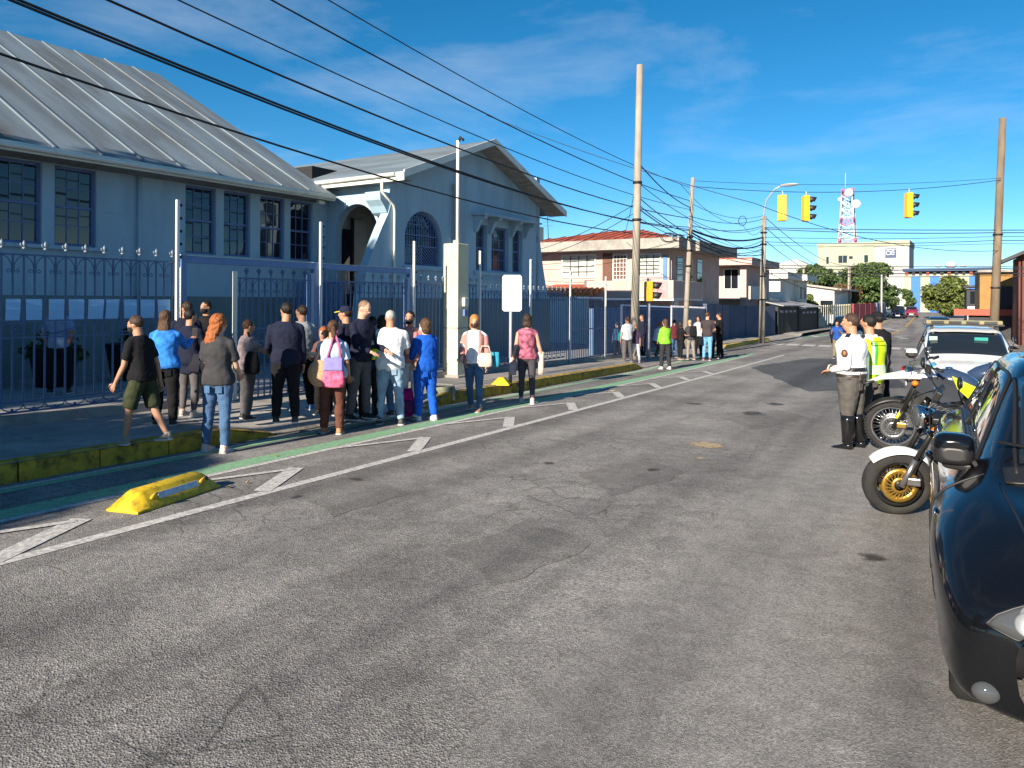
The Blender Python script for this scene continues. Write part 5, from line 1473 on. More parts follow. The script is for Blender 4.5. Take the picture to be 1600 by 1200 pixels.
# ------------------------------------------------------------------ cars
def catmull(p0, p1, p2, p3, t):
    return 0.5 * ((2 * p1) + (p2 - p0) * t + (2 * p0 - 5 * p1 + 4 * p2 - p3) * t * t + (3 * p1 - p0 - 3 * p2 + p3) * t ** 3)
class CarShape:
    """smooth half-shell through stations along the car; u = station, v = point of the section (0 sill ... 7 middle of the roof)"""
    def __init__(s, st):
        s.st = [(y, [Vector((x, y if len(q) < 1 else y, z)) for x, z in q]) for y, q in st]
        s.pts = [[Vector((x, y, z)) for x, z in q] for y, q in st]
        s.nu, s.nv = len(st) - 1, len(st[0][1]) - 1
    def at(s, u, v, side=1):
        i = min(max(int(u), 0), s.nu - 1); t = u - i
        def col_(k):
            k = min(max(k, 0), s.nu)
            q = s.pts[k]
            j = min(max(int(v), 0), s.nv - 1); w = v - j
            a = q[max(j - 1, 0)]; d = q[j + 2] if j + 2 <= s.nv else Vector((-q[s.nv - 1].x, q[s.nv].y, q[s.nv - 1].z))
            return catmull(a, q[j], q[j + 1], d, w)
        p = catmull(col_(i - 1), col_(i), col_(i + 1), col_(i + 2), t)
        return Vector((p.x * side, p.y, p.z))
    def normal(s, u, v, side=1):
        e = 0.02
        a = s.at(min(u + e, s.nu), v, side) - s.at(max(u - e, 0), v, side)
        b = s.at(u, min(v + e, s.nv), side) - s.at(u, max(v - e, 0), side)
        n = a.cross(b).normalized()
        c = s.at(u, v, side) - Vector((0, s.at(u, v).y, 0.7))
        return n if n.dot(c) > 0 else -n
    def shell(s, mb, res=5, cut=()):
        nu, nv = s.nu * res, s.nv * 4
        for side in (1, -1):
            g = [[s.at(i / res, j / 4, side) for j in range(nv + 1)] for i in range(nu + 1)]
            vs = [p for r_ in g for p in r_]
            fs = []
            for i in range(nu):
                for j in range(nv):
                    k = i * (nv + 1) + j
                    q = (k, k + 1, k + nv + 2, k + nv + 1)
                    c = sum((vs[a] for a in q), Vector()) / 4
                    if any((c.y - cy) ** 2 + (c.z - cz) ** 2 < cr ** 2 and abs(c.x) > 0.5 for cy, cz, cr in cut):
                        continue
                    fs.append(q if side > 0 else tuple(reversed(q)))
            mb.add(vs, fs, 0, True)
    def patch(s, ub0, ub1, ut0, ut1, v0, v1, side, off, n=12, m=5):
        g = []
        for i in range(n + 1):
            a = i / n
            row = []
            for j in range(m + 1):
                b = j / m
                u = (ub0 + (ub1 - ub0) * a) * (1 - b) + (ut0 + (ut1 - ut0) * a) * b
                v = v0 + (v1 - v0) * b
                row.append(s.at(u, v, side) + s.normal(u, v, side) * off)
            g.append(row)
        vs = [p for r_ in g for p in r_]
        fs = [(i * (m + 1) + j, i * (m + 1) + j + 1, (i + 1) * (m + 1) + j + 1, (i + 1) * (m + 1) + j) for i in range(n) for j in range(m)]
        return vs, fs, g
    def cross(s, u0, u1, v0, off, n=16, m=6, bow=0.0):
        """panel right across the car (windscreen, rear window)"""
        vs, fs = [], []
        for i in range(n + 1):
            w_ = -1 + 2 * i / n
            for j in range(m + 1):
                b = j / m
                u = u0 + (u1 - u0) * b
                v = s.nv - abs(w_) * (s.nv - v0)
                side = 1 if w_ >= 0 else -1
                vs.append(s.at(u, v, side) + s.normal(u, v, side) * off)
        for i in range(n):
            for j in range(m):
                k = i * (m + 1) + j
                fs.append((k, k + 1, k + m + 2, k + m + 1))
        return vs, fs
def solid(o, th):
    m = o.modifiers.new('thickness', 'SOLIDIFY'); m.thickness = th; m.offset = 0
    return o
RUB = M('tyre_rubber', (0.018, 0.018, 0.018), 0.85, var=0.3, scale=10, dirt=0.3, dcol=(0.07, 0.065, 0.055))
ALU = M('alloy_metal', (0.5, 0.51, 0.52), 0.3, 0.9, var=0.1)
CHROME = M('chrome', (0.7, 0.7, 0.7), 0.08, 1.0, var=0.0)
BLKP = M('black_trim_plastic', (0.014, 0.014, 0.015), 0.45, var=0.1)
LENS = M('clear_lamp_lens', (0.07, 0.075, 0.08), 0.06, 0.2, var=0.0, spec=0.8)
AMBER = M('amber_lens', (0.7, 0.16, 0.01), 0.15, var=0.05)
REDL = M('red_lens', (0.5, 0.012, 0.015), 0.12, var=0.05)
PLATE = M('number_plate_paint', (0.6, 0.6, 0.58), 0.5, var=0.05)
def car(name, label, loc, rz, paint, st, cab, wheels, wr=0.30, hx=0.80, res=5, group=None, detail=True, glassm=None, cat='car'):
    t = thing(name, label, cat, loc, rz, group)
    sh = CarShape(st)
    gm = glassm or GLASS
    cut = [(wy, wr, wr + 0.06) for wy in wheels]
    mb = MB(); sh.shell(mb, res, cut)
    body = mb.build('body', paint, t)
    uc, ur, urr, uh = cab          # cowl, roof front, roof rear, bottom of the rear window
    for side in (1, -1):
        for (a, b, c, d) in ((uc + 0.42 * (ur - uc), (ur + urr) / 2 - 0.1, ur + 0.06, (ur + urr) / 2 - 0.1), ((ur + urr) / 2 + 0.0, urr + 0.25 * (uh - urr), (ur + urr) / 2 + 0.0, urr - 0.02)):
            vs, fs, g = sh.patch(a, b, c, d, 4.12, 4.92, side, 0.004)
            w_ = solid(MB().add(vs, fs, 0, True).build('side_window', gm, t), 0.006)
            loop = [r_[0] for r_ in g] + g[-1][1:-1] + [r_[-1] for r_ in reversed(g)] + list(reversed(g[0][1:-1]))
            MB().tube(loop, 0.009, 5, closed=True).build('seal', BLKP, w_)
    vs, fs = sh.cross(uc + 0.12, ur - 0.06, 5.08, 0.004)
    solid(MB().add(vs, fs, 0, True).build('windscreen', gm, t), 0.006)
    vs, fs = sh.cross(urr + 0.15, uh - 0.05, 5.1, 0.004)
    solid(MB().add(vs, fs, 0, True).build('rear_window', gm, t), 0.006)
    for wy in wheels:
        for side in (1, -1):
            w_ = MB()
            w_.lathe([(wr * 0.2, 0.0), (wr * 0.62, 0.02), (wr * 0.66, 0.06), (wr * 0.6, 0.07), (wr * 0.3, 0.045), (0.02, 0.05)] if side > 0 else [(wr * 0.2, 0.0), (wr * 0.62, -0.02), (wr * 0.66, -0.06), (wr * 0.6, -0.07), (wr * 0.3, -0.045), (0.02, -0.05)], (side * (hx - 0.09), wy, wr), 'X', 24)
            whl = w_.build('wheel', ALU, t)
            MB().lathe([(wr * 0.64, -0.09), (wr * 0.9, -0.1), (wr, -0.07), (wr, 0.07), (wr * 0.9, 0.1), (wr * 0.64, 0.09)], (side * (hx - 0.12), wy, wr), 'X', 28, cap=False).build('tyre', RUB, whl)
            if detail:
                for k in range(5):
                    a = 2 * PI * k / 5
                    MB().bar((side * (hx - 0.035), wy + 0.05 * math.cos(a), wr + 0.05 * math.sin(a)), (side * (hx - 0.045), wy + wr * 0.6 * math.cos(a), wr + wr * 0.6 * math.sin(a)), 0.05, 0.03, up=(1, 0, 0)).build('spoke', ALU, whl)
            ar = []
            for k in range(19):
                a = PI * (-0.02 + 1.04 * k / 18)
                ar.append([Vector((side * xx, wy + rr_ * math.cos(a), wr + rr_ * math.sin(a))) for xx, rr_ in ((hx - 0.30, wr + 0.066), (hx - 0.045, wr + 0.066), (hx - 0.045, wr + 0.045), (hx - 0.30, wr + 0.045))])
            MB().loft(ar, True).build('wheel_arch', BLKP, t)
    return t, sh, body
HATCH = [(2.03, [(0.30, 0.24), (0.55, 0.3), (0.60, 0.42), (0.58, 0.55), (0.50, 0.62), (0.42, 0.63), (0.25, 0.64), (0, 0.65)]),
         (1.92, [(0.50, 0.2), (0.74, 0.27), (0.78, 0.45), (0.75, 0.62), (0.66, 0.70), (0.52, 0.725), (0.28, 0.74), (0, 0.75)]),
         (1.50, [(0.74, 0.19), (0.82, 0.3), (0.845, 0.55), (0.83, 0.74), (0.75, 0.85), (0.58, 0.885), (0.30, 0.905), (0, 0.91)]),
         (0.98, [(0.77, 0.19), (0.83, 0.3), (0.85, 0.58), (0.84, 0.82), (0.77, 0.955), (0.66, 0.99), (0.36, 1.02), (0, 1.03)]),
         (0.18, [(0.77, 0.19), (0.83, 0.3), (0.85, 0.58), (0.845, 0.84), (0.79, 0.985), (0.60, 1.41), (0.34, 1.455), (0, 1.465)]),
         (-0.55, [(0.77, 0.19), (0.83, 0.3), (0.85, 0.58), (0.845, 0.85), (0.785, 1.0), (0.605, 1.46), (0.34, 1.51), (0, 1.52)]),
         (-1.30, [(0.76, 0.19), (0.83, 0.3), (0.845, 0.58), (0.84, 0.86), (0.775, 1.02), (0.59, 1.43), (0.33, 1.485), (0, 1.495)]),
         (-1.80, [(0.70, 0.22), (0.80, 0.32), (0.825, 0.6), (0.81, 0.88), (0.75, 1.03), (0.66, 1.07), (0.36, 1.10), (0, 1.11)]),
         (-2.02, [(0.42, 0.26), (0.66, 0.34), (0.72, 0.55), (0.70, 0.75), (0.60, 0.90), (0.50, 0.94), (0.28, 0.96), (0, 0.965)])]
def scaled(st, sy, sx, sz, dz=0):
    return [(y * sy, [(x * sx, z * sz + (dz if z > 0.3 else 0)) for x, z in q]) for y, q in st]
def hood_parts(t, sh, uc, lens_u=(0.35, 1.05), grille=True, body_paint=None):
    for side in (1, -1):
        vs, fs, g = sh.patch(lens_u[0], lens_u[1], lens_u[0] + 0.2, lens_u[1] + 0.25, 3.0, 4.3, side, 0.006, 8, 4)
        h_ = solid(MB().add(vs, fs, 0, True).build('headlight', LENS, t), 0.008)
        loop = [r_[0] for r_ in g] + g[-1][1:-1] + [r_[-1] for r_ in reversed(g)] + list(reversed(g[0][1:-1]))
        MB().tube(loop, 0.006, 5, closed=True).build('rim', BLKP, h_)
def shut_line(t, sh, pts, side, r_=0.006):
    MB().tube([sh.at(u, v, side) + sh.normal(u, v, side) * 0.001 for u, v in pts], r_, 5).build('shut_line', BLKP, t)
def ring_(c, a, b, n=20, sq=0.62):
    return [c + Vector((a * math.copysign(abs(math.cos(2 * PI * j / n)) ** sq, math.cos(2 * PI * j / n)), 0, b * math.copysign(abs(math.sin(2 * PI * j / n)) ** sq, math.sin(2 * PI * j / n)))) for j in range(n)]
def mirror(t, p, side, cap, yaw=0.0):
    m = MB()
    p = Vector(p)
    m.loft([ring_((p + Vector((side * 0.105, y_, 0.062))), 0.10 * k_, 0.078 * k_) for y_, k_ in ((0.085, 0.45), (0.078, 0.72), (0.05, 0.93), (0.01, 1.0), (-0.04, 1.0), (-0.055, 0.96))], True)
    mm = m.build('mirror', cap, t)
    MB().loft([ring_((p + Vector((side * 0.105, y_, 0.03))), 0.098 * k_, 0.062 * k_) for y_, k_ in ((0.088, 0.45), (0.082, 0.74), (0.054, 0.95), (0.012, 1.02), (-0.045, 1.02), (-0.056, 0.97))], True).build('mirror_shell', BLKP, mm)
    MB().loft([[p + Vector((side * a, b, c)) for a, b, c in ((-0.06, 0.05, -0.07), (0.15, 0.04, -0.05), (0.15, -0.04, -0.05), (-0.06, -0.06, -0.07))], [p + Vector((side * a, b, c)) for a, b, c in ((-0.06, 0.05, -0.035), (0.18, 0.05, 0.0), (0.18, -0.05, 0.0), (-0.06, -0.06, -0.035))]], True, 0, False).build('mirror_foot', BLKP, mm, bevel=0.01)
    MB().lathe([(0.01, -0.058), (0.066, -0.060), (0.07, -0.052)], p + Vector((side * 0.105, 0.0, 0.05)), 'Y', 20).build('mirror_glass', CHROME, mm)
BLACKC = M('black_car_paint', (0.004, 0.0045, 0.006), 0.12, 0.0, var=0.0, coat=0.45, spec=0.35)
WHITEC = M('white_car_paint', (0.62, 0.63, 0.64), 0.25, 0.0, var=0.03, coat=0.6)
NAVYC = M('navy_car_paint', (0.008, 0.012, 0.03), 0.15, 0.0, var=0.0, coat=1.0)
BLUEC = M('blue_car_paint', (0.02, 0.06, 0.14), 0.2, 0.0, var=0.0, coat=1.0)
# near black hatchback at the right edge, nose towards the camera
CX0, CY0 = 0.95, 5.36
WIDE = [(y, [(x * (1.11 if j < 4 else (0.97, 0.88, 0.9, 1)[j - 4]), z) for j, (x, z) in enumerate(q)]) for y, q in HATCH]
blk, sh, body = car('black_hatchback', 'glossy black hatchback cut off by the right edge, nearest to the camera', (CX0, CY0, gz(CY0)), PI, BLACKC, WIDE, (3, 4, 6, 7), (1.30, -1.24), res=10, hx=0.89)
blk.rotation_euler[0] = 0.0169
hood_parts(blk, sh, 3, (0.12, 0.62))
for side in (1, -1):
    shut_line(blk, sh, [(0.35 + i * 0.25, 4.55) for i in range(11)], side)
    shut_line(blk, sh, [(3.05, 4.2 - i * 0.25) for i in range(14)], side)
    shut_line(blk, sh, [(4.55, 4.1 - i * 0.25) for i in range(14)], side)
    mirror(blk, sh.at(3.42, 4.1, side), side, BLACKC)
    for u in (4.35, 5.6):
        p = sh.at(u, 3.05, side)
        n_ = sh.normal(u, 3.05, side)
        MB().tube([p + n_ * 0.01, p + n_ * 0.04 + Vector((0, -0.04, 0)), p + n_ * 0.042 + Vector((0, -0.15, 0)), p + n_ * 0.012 + Vector((0, -0.19, 0))], 0.013, 7).build('door_handle', BLACKC, blk)
    p = sh.at(2.72, 3.0, side)
    MB().ell(p, (0.012, 0.05, 0.022), 12, 8).build('side_repeater', CHROME, blk)
    vs, fs, g = sh.patch(3.1, 6.2, 3.1, 6.2, 1.55, 1.85, side, 0.006, 14, 2)
    solid(MB().add(vs, fs, 0, True).build('rubbing_strip', BLKP, blk), 0.012)
    MB().tube([sh.at(3.35 + i * 0.14, 4.06, side) + sh.normal(3.35 + i * 0.14, 4.06, side) * 0.006 for i in range(21)], 0.012, 5).build('belt_strip', BLKP, blk)
    MB().tube([sh.at(3.0 + i * 0.125, 5.0, side) + sh.normal(3.0 + i * 0.125, 5.0, side) * 0.003 for i in range(9)], 0.010, 5).build('pillar_strip', BLKP, blk)
for side in (1, -1):
    for u, v, r_ in ((0.38, 3.5, 0.045), (0.58, 3.75, 0.036)):
        p, n_ = sh.at(u, v, side), sh.normal(u, v, side)
        q_ = n_.to_track_quat('Z', 'Y').to_matrix()
        rm = MB()
        rm.loft([[p + q_ @ Vector((a * math.cos(t_), a * math.sin(t_), z)) for t_ in [2 * PI * j / 20 for j in range(20)]] for a, z in ((r_, 0.006), (r_, 0.010), (r_ * 0.9, 0.0115), (r_ * 0.5, 0.0145), (0.004, 0.0155))], True)
        rm.build('lamp_reflector', M('frosted_lamp_glass', (0.30, 0.31, 0.32), 0.3, 0.5, var=0.1, scale=30), blk)
    p = sh.at(0.55, 1.35, side)
    MB().ell(p, (0.05, 0.03, 0.04), 14, 8).build('fog_lamp', LENS, blk)
gr_ = MB().box((0, 1.995, 0.56), (0.72, 0.05, 0.10)).build('grille', BLKP, blk, bevel=0.01)
for k in range(3):
    MB().box((0, 2.025, 0.53 + k * 0.03), (0.70, 0.012, 0.01)).build('slat', CHROME, gr_)
MB().box((0, 2.045, 0.40), (0.34, 0.015, 0.15)).build('number_plate', PLATE, blk, bevel=0.004)
MB().box((0, 1.99, 0.27), (0.9, 0.06, 0.09)).build('air_intake', BLKP, blk, bevel=0.02)
wp = MB()
for a in (0.1, -0.5):
    wp.tube([Vector((a, 0.95, 1.05)), Vector((a + 0.2, 0.86, 1.09)), Vector((a + 0.55, 0.80, 1.12))], 0.009, 5)
wp.build('wiper', BLKP, blk)
vs, fs = sh.cross(2.86, 3.1, 4.7, 0.005)
solid(MB().add(vs, fs, 0, True).build('cowl', BLKP, blk), 0.008)
for s in (-0.36, 0.36):
    MB().loft([[Vector((s + a, 0.0, z)) for a in (-0.13, 0.13)] + [Vector((s + a, -0.1, z)) for a in (0.13, -0.13)] for z in (0.6, 1.1, 1.25)], True, 0, False).build('seat', M('dark_seat_cloth', (0.03, 0.035, 0.04), 0.9, var=0.1), blk)
# white patrol car further on, nose towards the camera
PX, PY = 0.55, 17.2
pat, sh, body = car('patrol_car', 'white patrol car with a roof light bar parked behind the motorcycles', (PX, PY, gz(PY)), PI + 0.02, WHITEC, scaled(HATCH, 1.08, 1.04, 1.02), (3, 4, 6, 7), (1.38, -1.32), res=6, hx=0.83)
hood_parts(pat, sh, 3)
for side in (1, -1):
    mirror(pat, sh.at(3.42, 4.1, side), side, WHITEC)
    shut_line(pat, sh, [(0.35 + i * 0.25, 4.55) for i in range(11)], side)
    shut_line(pat, sh, [(3.05, 4.2 - i * 0.25) for i in range(14)], side)
bar = MB().box((0, -0.05, 1.66), (1.30, 0.26, 0.08)).build('light_bar', M('light_bar_lens', (0.25, 0.22, 0.12), 0.15, var=0.2, scale=6), pat, bevel=0.02)
MB().box((0, -0.05, 1.612), (1.34, 0.3, 0.03)).build('bar_base', BLKP, bar)
for x in (-0.55, 0.55):
    MB().box((x, -0.05, 1.56), (0.06, 0.2, 0.1)).build('bar_foot', BLKP, bar)
for x in (-0.45, -0.15, 0.15, 0.45):
    MB().box((x, 0.09, 1.66), (0.22, 0.02, 0.05)).build('lamp', LENS, bar)
HB = M('light_blue_patch', (0.07, 0.36, 0.55), 0.3, var=0.05)  # pale blue patches laid on the white bonnet
def hood_patch(t, sh, u0, u1, v0, v1, side, mat, skew=0.0):
    vs, fs, g = sh.patch(u0, u1, u0 + skew, u1 + skew, v0, v1, side, 0.003, 6, 4)
    solid(MB().add(vs, fs, 0, True).build('hood_blue_patch', mat, t), 0.003)
hood_patch(pat, sh, 1.7, 2.3, 5.2, 6.3, -1, HB, -0.5)
hood_patch(pat, sh, 1.5, 1.9, 4.7, 5.4, 1, HB, 0.5)
vs, fs, g = sh.patch(3.55, 3.9, 3.55, 3.9, 5.3, 5.8, 1, 0.012, 3, 3)
MB().box(sh.at(3.62, 5.45, 1) + Vector((0, 0.02, 0.01)), (0.14, 0.02, 0.12), Matrix.Rotation(R(-30), 3, 'X')).build('windscreen_sticker', M('pale_green_sticker', (0.4, 0.62, 0.5), 0.5, var=0.1), pat)
MB().box(sh.at(3.62, 6.3, -1) + Vector((0, 0.02, 0.02)), (0.22, 0.02, 0.07), Matrix.Rotation(R(-30), 3, 'X')).build('windscreen_sticker', M('teal_sticker', (0.05, 0.35, 0.32), 0.5, var=0.1), pat)
# other cars up the street
def far_car(name, label, x, y, rz, paint, sc=(1, 1, 1), group=None):
    t, s_, b = car(name, label, (x, y, gz(y)), rz, paint, scaled(HATCH, *sc), (3, 4, 6, 7), (1.3, -1.25), res=3, detail=False, group=group)
    hood_parts(t, s_, 3)
    for side in (1, -1): mirror(t, s_.at(3.42, 4.1, side), side, paint)
    MB().box((0, 2.03, 0.42), (0.5, 0.03, 0.14)).build('number_plate', PLATE, t)
    return t
far_car('dark_car', 'dark blue car facing the camera beyond the zebra crossing', -4.6, 50.0, PI + 0.05, NAVYC, (1.02, 1.02, 1.08))
far_car('blue_car', 'small blue car half hidden left of the patrol car roof', 0.45, 61, PI, BLUEC, (1, 1, 1))
far_car('parked_car', 'dark parked car at the far left kerb under the trees', -3.9, 112, PI, NAVYC, (1, 1, 1.1), 'far parked cars')
far_car('parked_car', 'red parked car at the far left kerb beside the dark one', -2.5, 120, PI, M('red_car_paint', (0.3, 0.02, 0.03), 0.25, var=0.03, coat=0.8), (1, 1, 1), 'far parked cars')
far_car('parked_car', 'pale parked car at the far left kerb near the blue panels', -4.6, 121, 0.3, WHITEC, (1, 1, 1.05), 'far parked cars')

# ------------------------------------------------------------------ motorcycles
GOLD = M('gold_brake_disc', (0.55, 0.34, 0.07), 0.35, 0.8, var=0.1)
ENG = M('engine_metal', (0.12, 0.12, 0.125), 0.45, 0.7, var=0.25, scale=12)
STEEL = M('brushed_steel', (0.38, 0.38, 0.39), 0.3, 0.9, var=0.1)
SEATM = M('black_seat_vinyl', (0.012, 0.012, 0.013), 0.55, var=0.1)
def wheel(t, c, r, wdt, spoked, disc, steer=0.0, name='front_wheel', piv=None):
    rot = Matrix.Rotation(steer, 3, 'Z')
    c = Vector(c)
    e = thing_part(name, t, c, steer)
    rim = MB()
    ri = r - 0.10 if not spoked else r - 0.075
    rim.lathe([(ri - 0.015, -wdt * 0.32), (ri + 0.012, -wdt * 0.36), (ri + 0.016, wdt * 0.36), (ri - 0.015, wdt * 0.32)], (0, 0, 0), 'X', 40, cap=False)
    rim.lathe([(ri - 0.015, wdt * 0.32), (ri - 0.025, 0), (ri - 0.015, -wdt * 0.32)], (0, 0, 0), 'X', 40, cap=False)
    rim.build('rim', STEEL if spoked else BLKP, e)
    ty = MB()
    prof = []
    for i in range(13):
        a = PI * (-0.62 + 1.24 * i / 12)
        prof.append((r - wdt * 0.52 + wdt * 0.52 * math.cos(a), wdt * 0.55 * math.sin(a)))
    ty.lathe(prof, (0, 0, 0), 'X', 48, cap=False)
    ty.build('tyre', RUB, e)
    if spoked:
        tb = MB()
        for k in range(48):
            a = 2 * PI * k / 48
            for s in (-0.3, 0.3):
                tb.box((wdt * s, (r - 0.005) * math.cos(a + s * 0.1), (r - 0.005) * math.sin(a + s * 0.1)), (wdt * 0.3, 0.018, 0.02), Matrix.Rotation(a, 3, 'X'))
        tb.build('tread_blocks', RUB, e)['kind'] = 'stuff'
        for k in range(32):
            a = 2 * PI * k / 32
            b = a + (0.28 if k % 2 else -0.28)
            s = 1 if (k // 2) % 2 else -1
            MB().tube([(s * 0.035, 0.035 * math.cos(b), 0.035 * math.sin(b)), (s * 0.008, ri * math.cos(a), ri * math.sin(a))], 0.0035, 4).build('spoke', STEEL, e)
    else:
        for k in range(3):
            for d_ in (-0.16, 0.16):
                a = 2 * PI * k / 3 + 0.4
                MB().bar((0, 0.05 * math.cos(a + d_ * 3), 0.05 * math.sin(a + d_ * 3)), (0, ri * math.cos(a + d_), ri * math.sin(a + d_)), 0.035, 0.028, up=(1, 0, 0)).build('spoke', BLKP, e)
    MB().lathe([(0.01, -0.07), (0.045, -0.065), (0.04, 0), (0.045, 0.065), (0.01, 0.07)], (0, 0, 0), 'X', 16).build('hub', ALU if spoked else BLKP, e)
    if disc:
        for s in (-1, 1):
            d_ = MB()
            d_.lathe([(0.105, s * 0.075), (0.155, s * 0.075), (0.155, s * 0.08), (0.105, s * 0.08), (0.105, s * 0.075)], (0, 0, 0), 'X', 32, cap=False)
            for k in range(20):
                a = 2 * PI * k / 20
                d_.bar((s * 0.078, 0.07 * math.cos(a), 0.07 * math.sin(a)), (s * 0.078, 0.125 * math.cos(a + 0.25), 0.125 * math.sin(a + 0.25)), 0.01, 0.008, up=(1, 0, 0))
            d_.lathe([(0.05, s * 0.076), (0.075, s * 0.076), (0.075, s * 0.082), (0.05, s * 0.082)], (0, 0, 0), 'X', 24, cap=False)
            d_.build('brake_disc', disc, e)
    return e
def thing_part(name, parent, loc, rz=0.0):
    o = bpy.data.objects.new(name, None)
    o.empty_display_size = 0.1
    col.objects.link(o); o.parent = parent; o.location = loc; o.rotation_euler = (0, 0, rz)
    return o
def motorcycle(label, contact, heading, lean, style, steer=0.0):
    """contact = ground spot under the front axle; forward is local +Y"""
    P = dict(body=(0.6, 0.6, 0.6), r=0.30, w=0.12, spoked=False, disc=GOLD, beak=False, travel=0.0)
    P.update(style)
    r, wb = P['r'], 1.42
    f_ = Vector((-math.sin(heading), math.cos(heading)))
    y0 = contact[1] - f_.y * wb / 2
    x0 = contact[0] - f_.x * wb / 2
    t = thing('motorcycle', label, 'motorcycle', (x0, y0, gz(y0)), heading)
    t.rotation_euler = Matrix.Rotation(heading, 3, 'Z') .to_4x4().to_euler() if lean == 0 else (Matrix.Rotation(heading, 3, 'Z') @ Matrix.Rotation(lean, 3, 'Y')).to_euler()
    dz = P['travel']
    fa, ra = Vector((0, wb / 2, r)), Vector((0, -wb / 2, P.get('rr', r)))
    head = Vector((0, wb / 2 - 0.36, 0.98 + dz))
    pv = fa
    wheel(t, fa, r, P['w'], P['spoked'], P['disc'], steer)
    wheel(t, ra, P.get('rr', r), P['w'] + 0.03, P['spoked'], None, 0, 'rear_wheel')
    rs = Matrix.Rotation(steer, 3, 'Z')
    def S_(p):                                   # turns with the steering about the front axle
        return fa + rs @ (Vector(p) - fa) if steer else Vector(p)
    for s in (-1, 1):
        x = s * 0.10
        MB().tube([S_((x, fa.y, r)), S_((x, fa.y - 0.12, r + 0.24))], 0.028, 10).build('fork_slider', P.get('fork', STEEL), t)
        MB().tube([S_((x, fa.y - 0.11, r + 0.22)), S_((x, head.y + 0.02, head.z + 0.02))], 0.021, 10).build('fork_tube', P.get('forkup', CHROME), t)
        MB().box(S_((x * 1.15, fa.y - 0.10, r + 0.05)), (0.05, 0.11, 0.07)).build('brake_caliper', P.get('caliper', STEEL), t, bevel=0.01)
    if P.get('sticker'):
        MB().tube([S_((-0.135, fa.y - 0.045, r + 0.14)), S_((-0.135, fa.y - 0.075, r + 0.22))], 0.018, 6).build('fork_reflector', P['sticker'], t)
    # front mudguard
    mg = MB()
    rings = []
    rr_ = r + (0.035 if not P['beak'] else 0.05)
    a0, a1 = (0.80, 2.5) if not P['beak'] else (0.5, 1.9)
    for i in range(15):
        a = a0 + (a1 - a0) * i / 14
        w_ = 0.082 * (0.55 + 0.45 * math.sin(PI * min(1, (i + 2.2) / 15)))
        y, z = fa.y + rr_ * math.cos(a), r + rr_ * math.sin(a)
        rings.append([S_((k * w_, y - math.cos(a) * 0.025 * abs(k) ** 2, z - math.sin(a) * 0.045 * abs(k) ** 2)) for k in (-1, -0.7, -0.35, 0, 0.35, 0.7, 1)])
    mg.loft(rings, False, 0, True, closed=False)
    if not P['beak']:
        solid(mg.build('front_mudguard', P['guard'], t), 0.006)
    else:
        solid(mg.build('front_mudguard', BLKP, t), 0.006)
        bk_ = MB()
        sec_ = [(fa.y + 0.30, 0.05, 0.90, 0.02), (fa.y + 0.12, 0.10, 0.985, 0.03), (fa.y - 0.12, 0.15, 1.03, 0.05), (fa.y - 0.34, 0.17, 1.05, 0.07), (fa.y - 0.55, 0.17, 1.02, 0.05)]
        bk_.loft([[Vector((k * w_, y, z + h_ * (1 - k * k))) for k in (-1, -0.6, -0.2, 0.2, 0.6, 1)] + [Vector((k * w_ * 0.9, y, z - h_ * 0.6)) for k in (1, 0, -1)] for y, w_, z, h_ in sec_], True, 0, True)
        bk_.build('beak', P['guard'], t)
        MB().loft([[Vector((k * 0.05, fa.y + 0.42, 0.86)) for k in (-1, 1)] + [Vector((k * 0.05, fa.y + 0.42, 0.87)) for k in (1, -1)], [Vector((k * 0.075, fa.y + 0.2, 0.92)) for k in (-1, 1)] + [Vector((k * 0.075, fa.y + 0.2, 0.955)) for k in (1, -1)]], True).build('beak_tip', BLKP, t)
    # steering head, bars
    MB().box(head + Vector((0, 0.03, 0.0)), (0.26, 0.10, 0.05)).build('triple_clamp', BLKP, t, bevel=0.01)
    hb = MB()
    hw = P.get('hw', 0.40)
    hb.tube([S_((-hw, head.y - 0.17, head.z + 0.12)), S_((-hw * 0.55, head.y - 0.04, head.z + 0.13)), S_((-0.08, head.y, head.z + 0.08)), S_((0.08, head.y, head.z + 0.08)), S_((hw * 0.55, head.y - 0.04, head.z + 0.13)), S_((hw, head.y - 0.17, head.z + 0.12))], 0.013, 8)
    hbo = hb.build('handlebar', BLKP, t)
    for s in (-1, 1):
        MB().tube([S_((s * hw, head.y - 0.175, head.z + 0.12)), S_((s * (hw - 0.13), head.y - 0.12, head.z + 0.124))], 0.02, 8).build('grip', SEATM, hbo)
        MB().tube([S_((s * (hw - 0.14), head.y - 0.06, head.z + 0.13)), S_((s * (hw + 0.01), head.y - 0.11, head.z + 0.12))], 0.007, 5).build('lever', ALU, hbo)
        mr = MB()
        mr.tube([S_((s * (hw - 0.15), head.y - 0.08, head.z + 0.13)), S_((s * (hw - 0.10), head.y - 0.02, head.z + 0.26)), S_((s * (hw - 0.06), head.y - 0.01, head.z + 0.31))], 0.006, 5)
        mr.ell(S_((s * (hw - 0.03), head.y - 0.0, head.z + 0.36)), (0.075, 0.022, 0.05), 14, 8)
        mo = mr.build('mirror', BLKP, t)
        MB().ell(S_((s * (hw - 0.03), head.y - 0.02, head.z + 0.36)), (0.066, 0.006, 0.042), 12, 6).build('mirror_glass', CHROME, mo)
        MB().ell(S_((s * 0.19, head.y + 0.11, head.z - 0.10)), (0.045, 0.04, 0.035), 12, 8).build('indicator', AMBER, t)
        MB().tube([S_((s * 0.08, head.y + 0.08, head.z - 0.08)), S_((s * 0.16, head.y + 0.105, head.z - 0.095))], 0.01, 5).build('indicator_stem', BLKP, t)
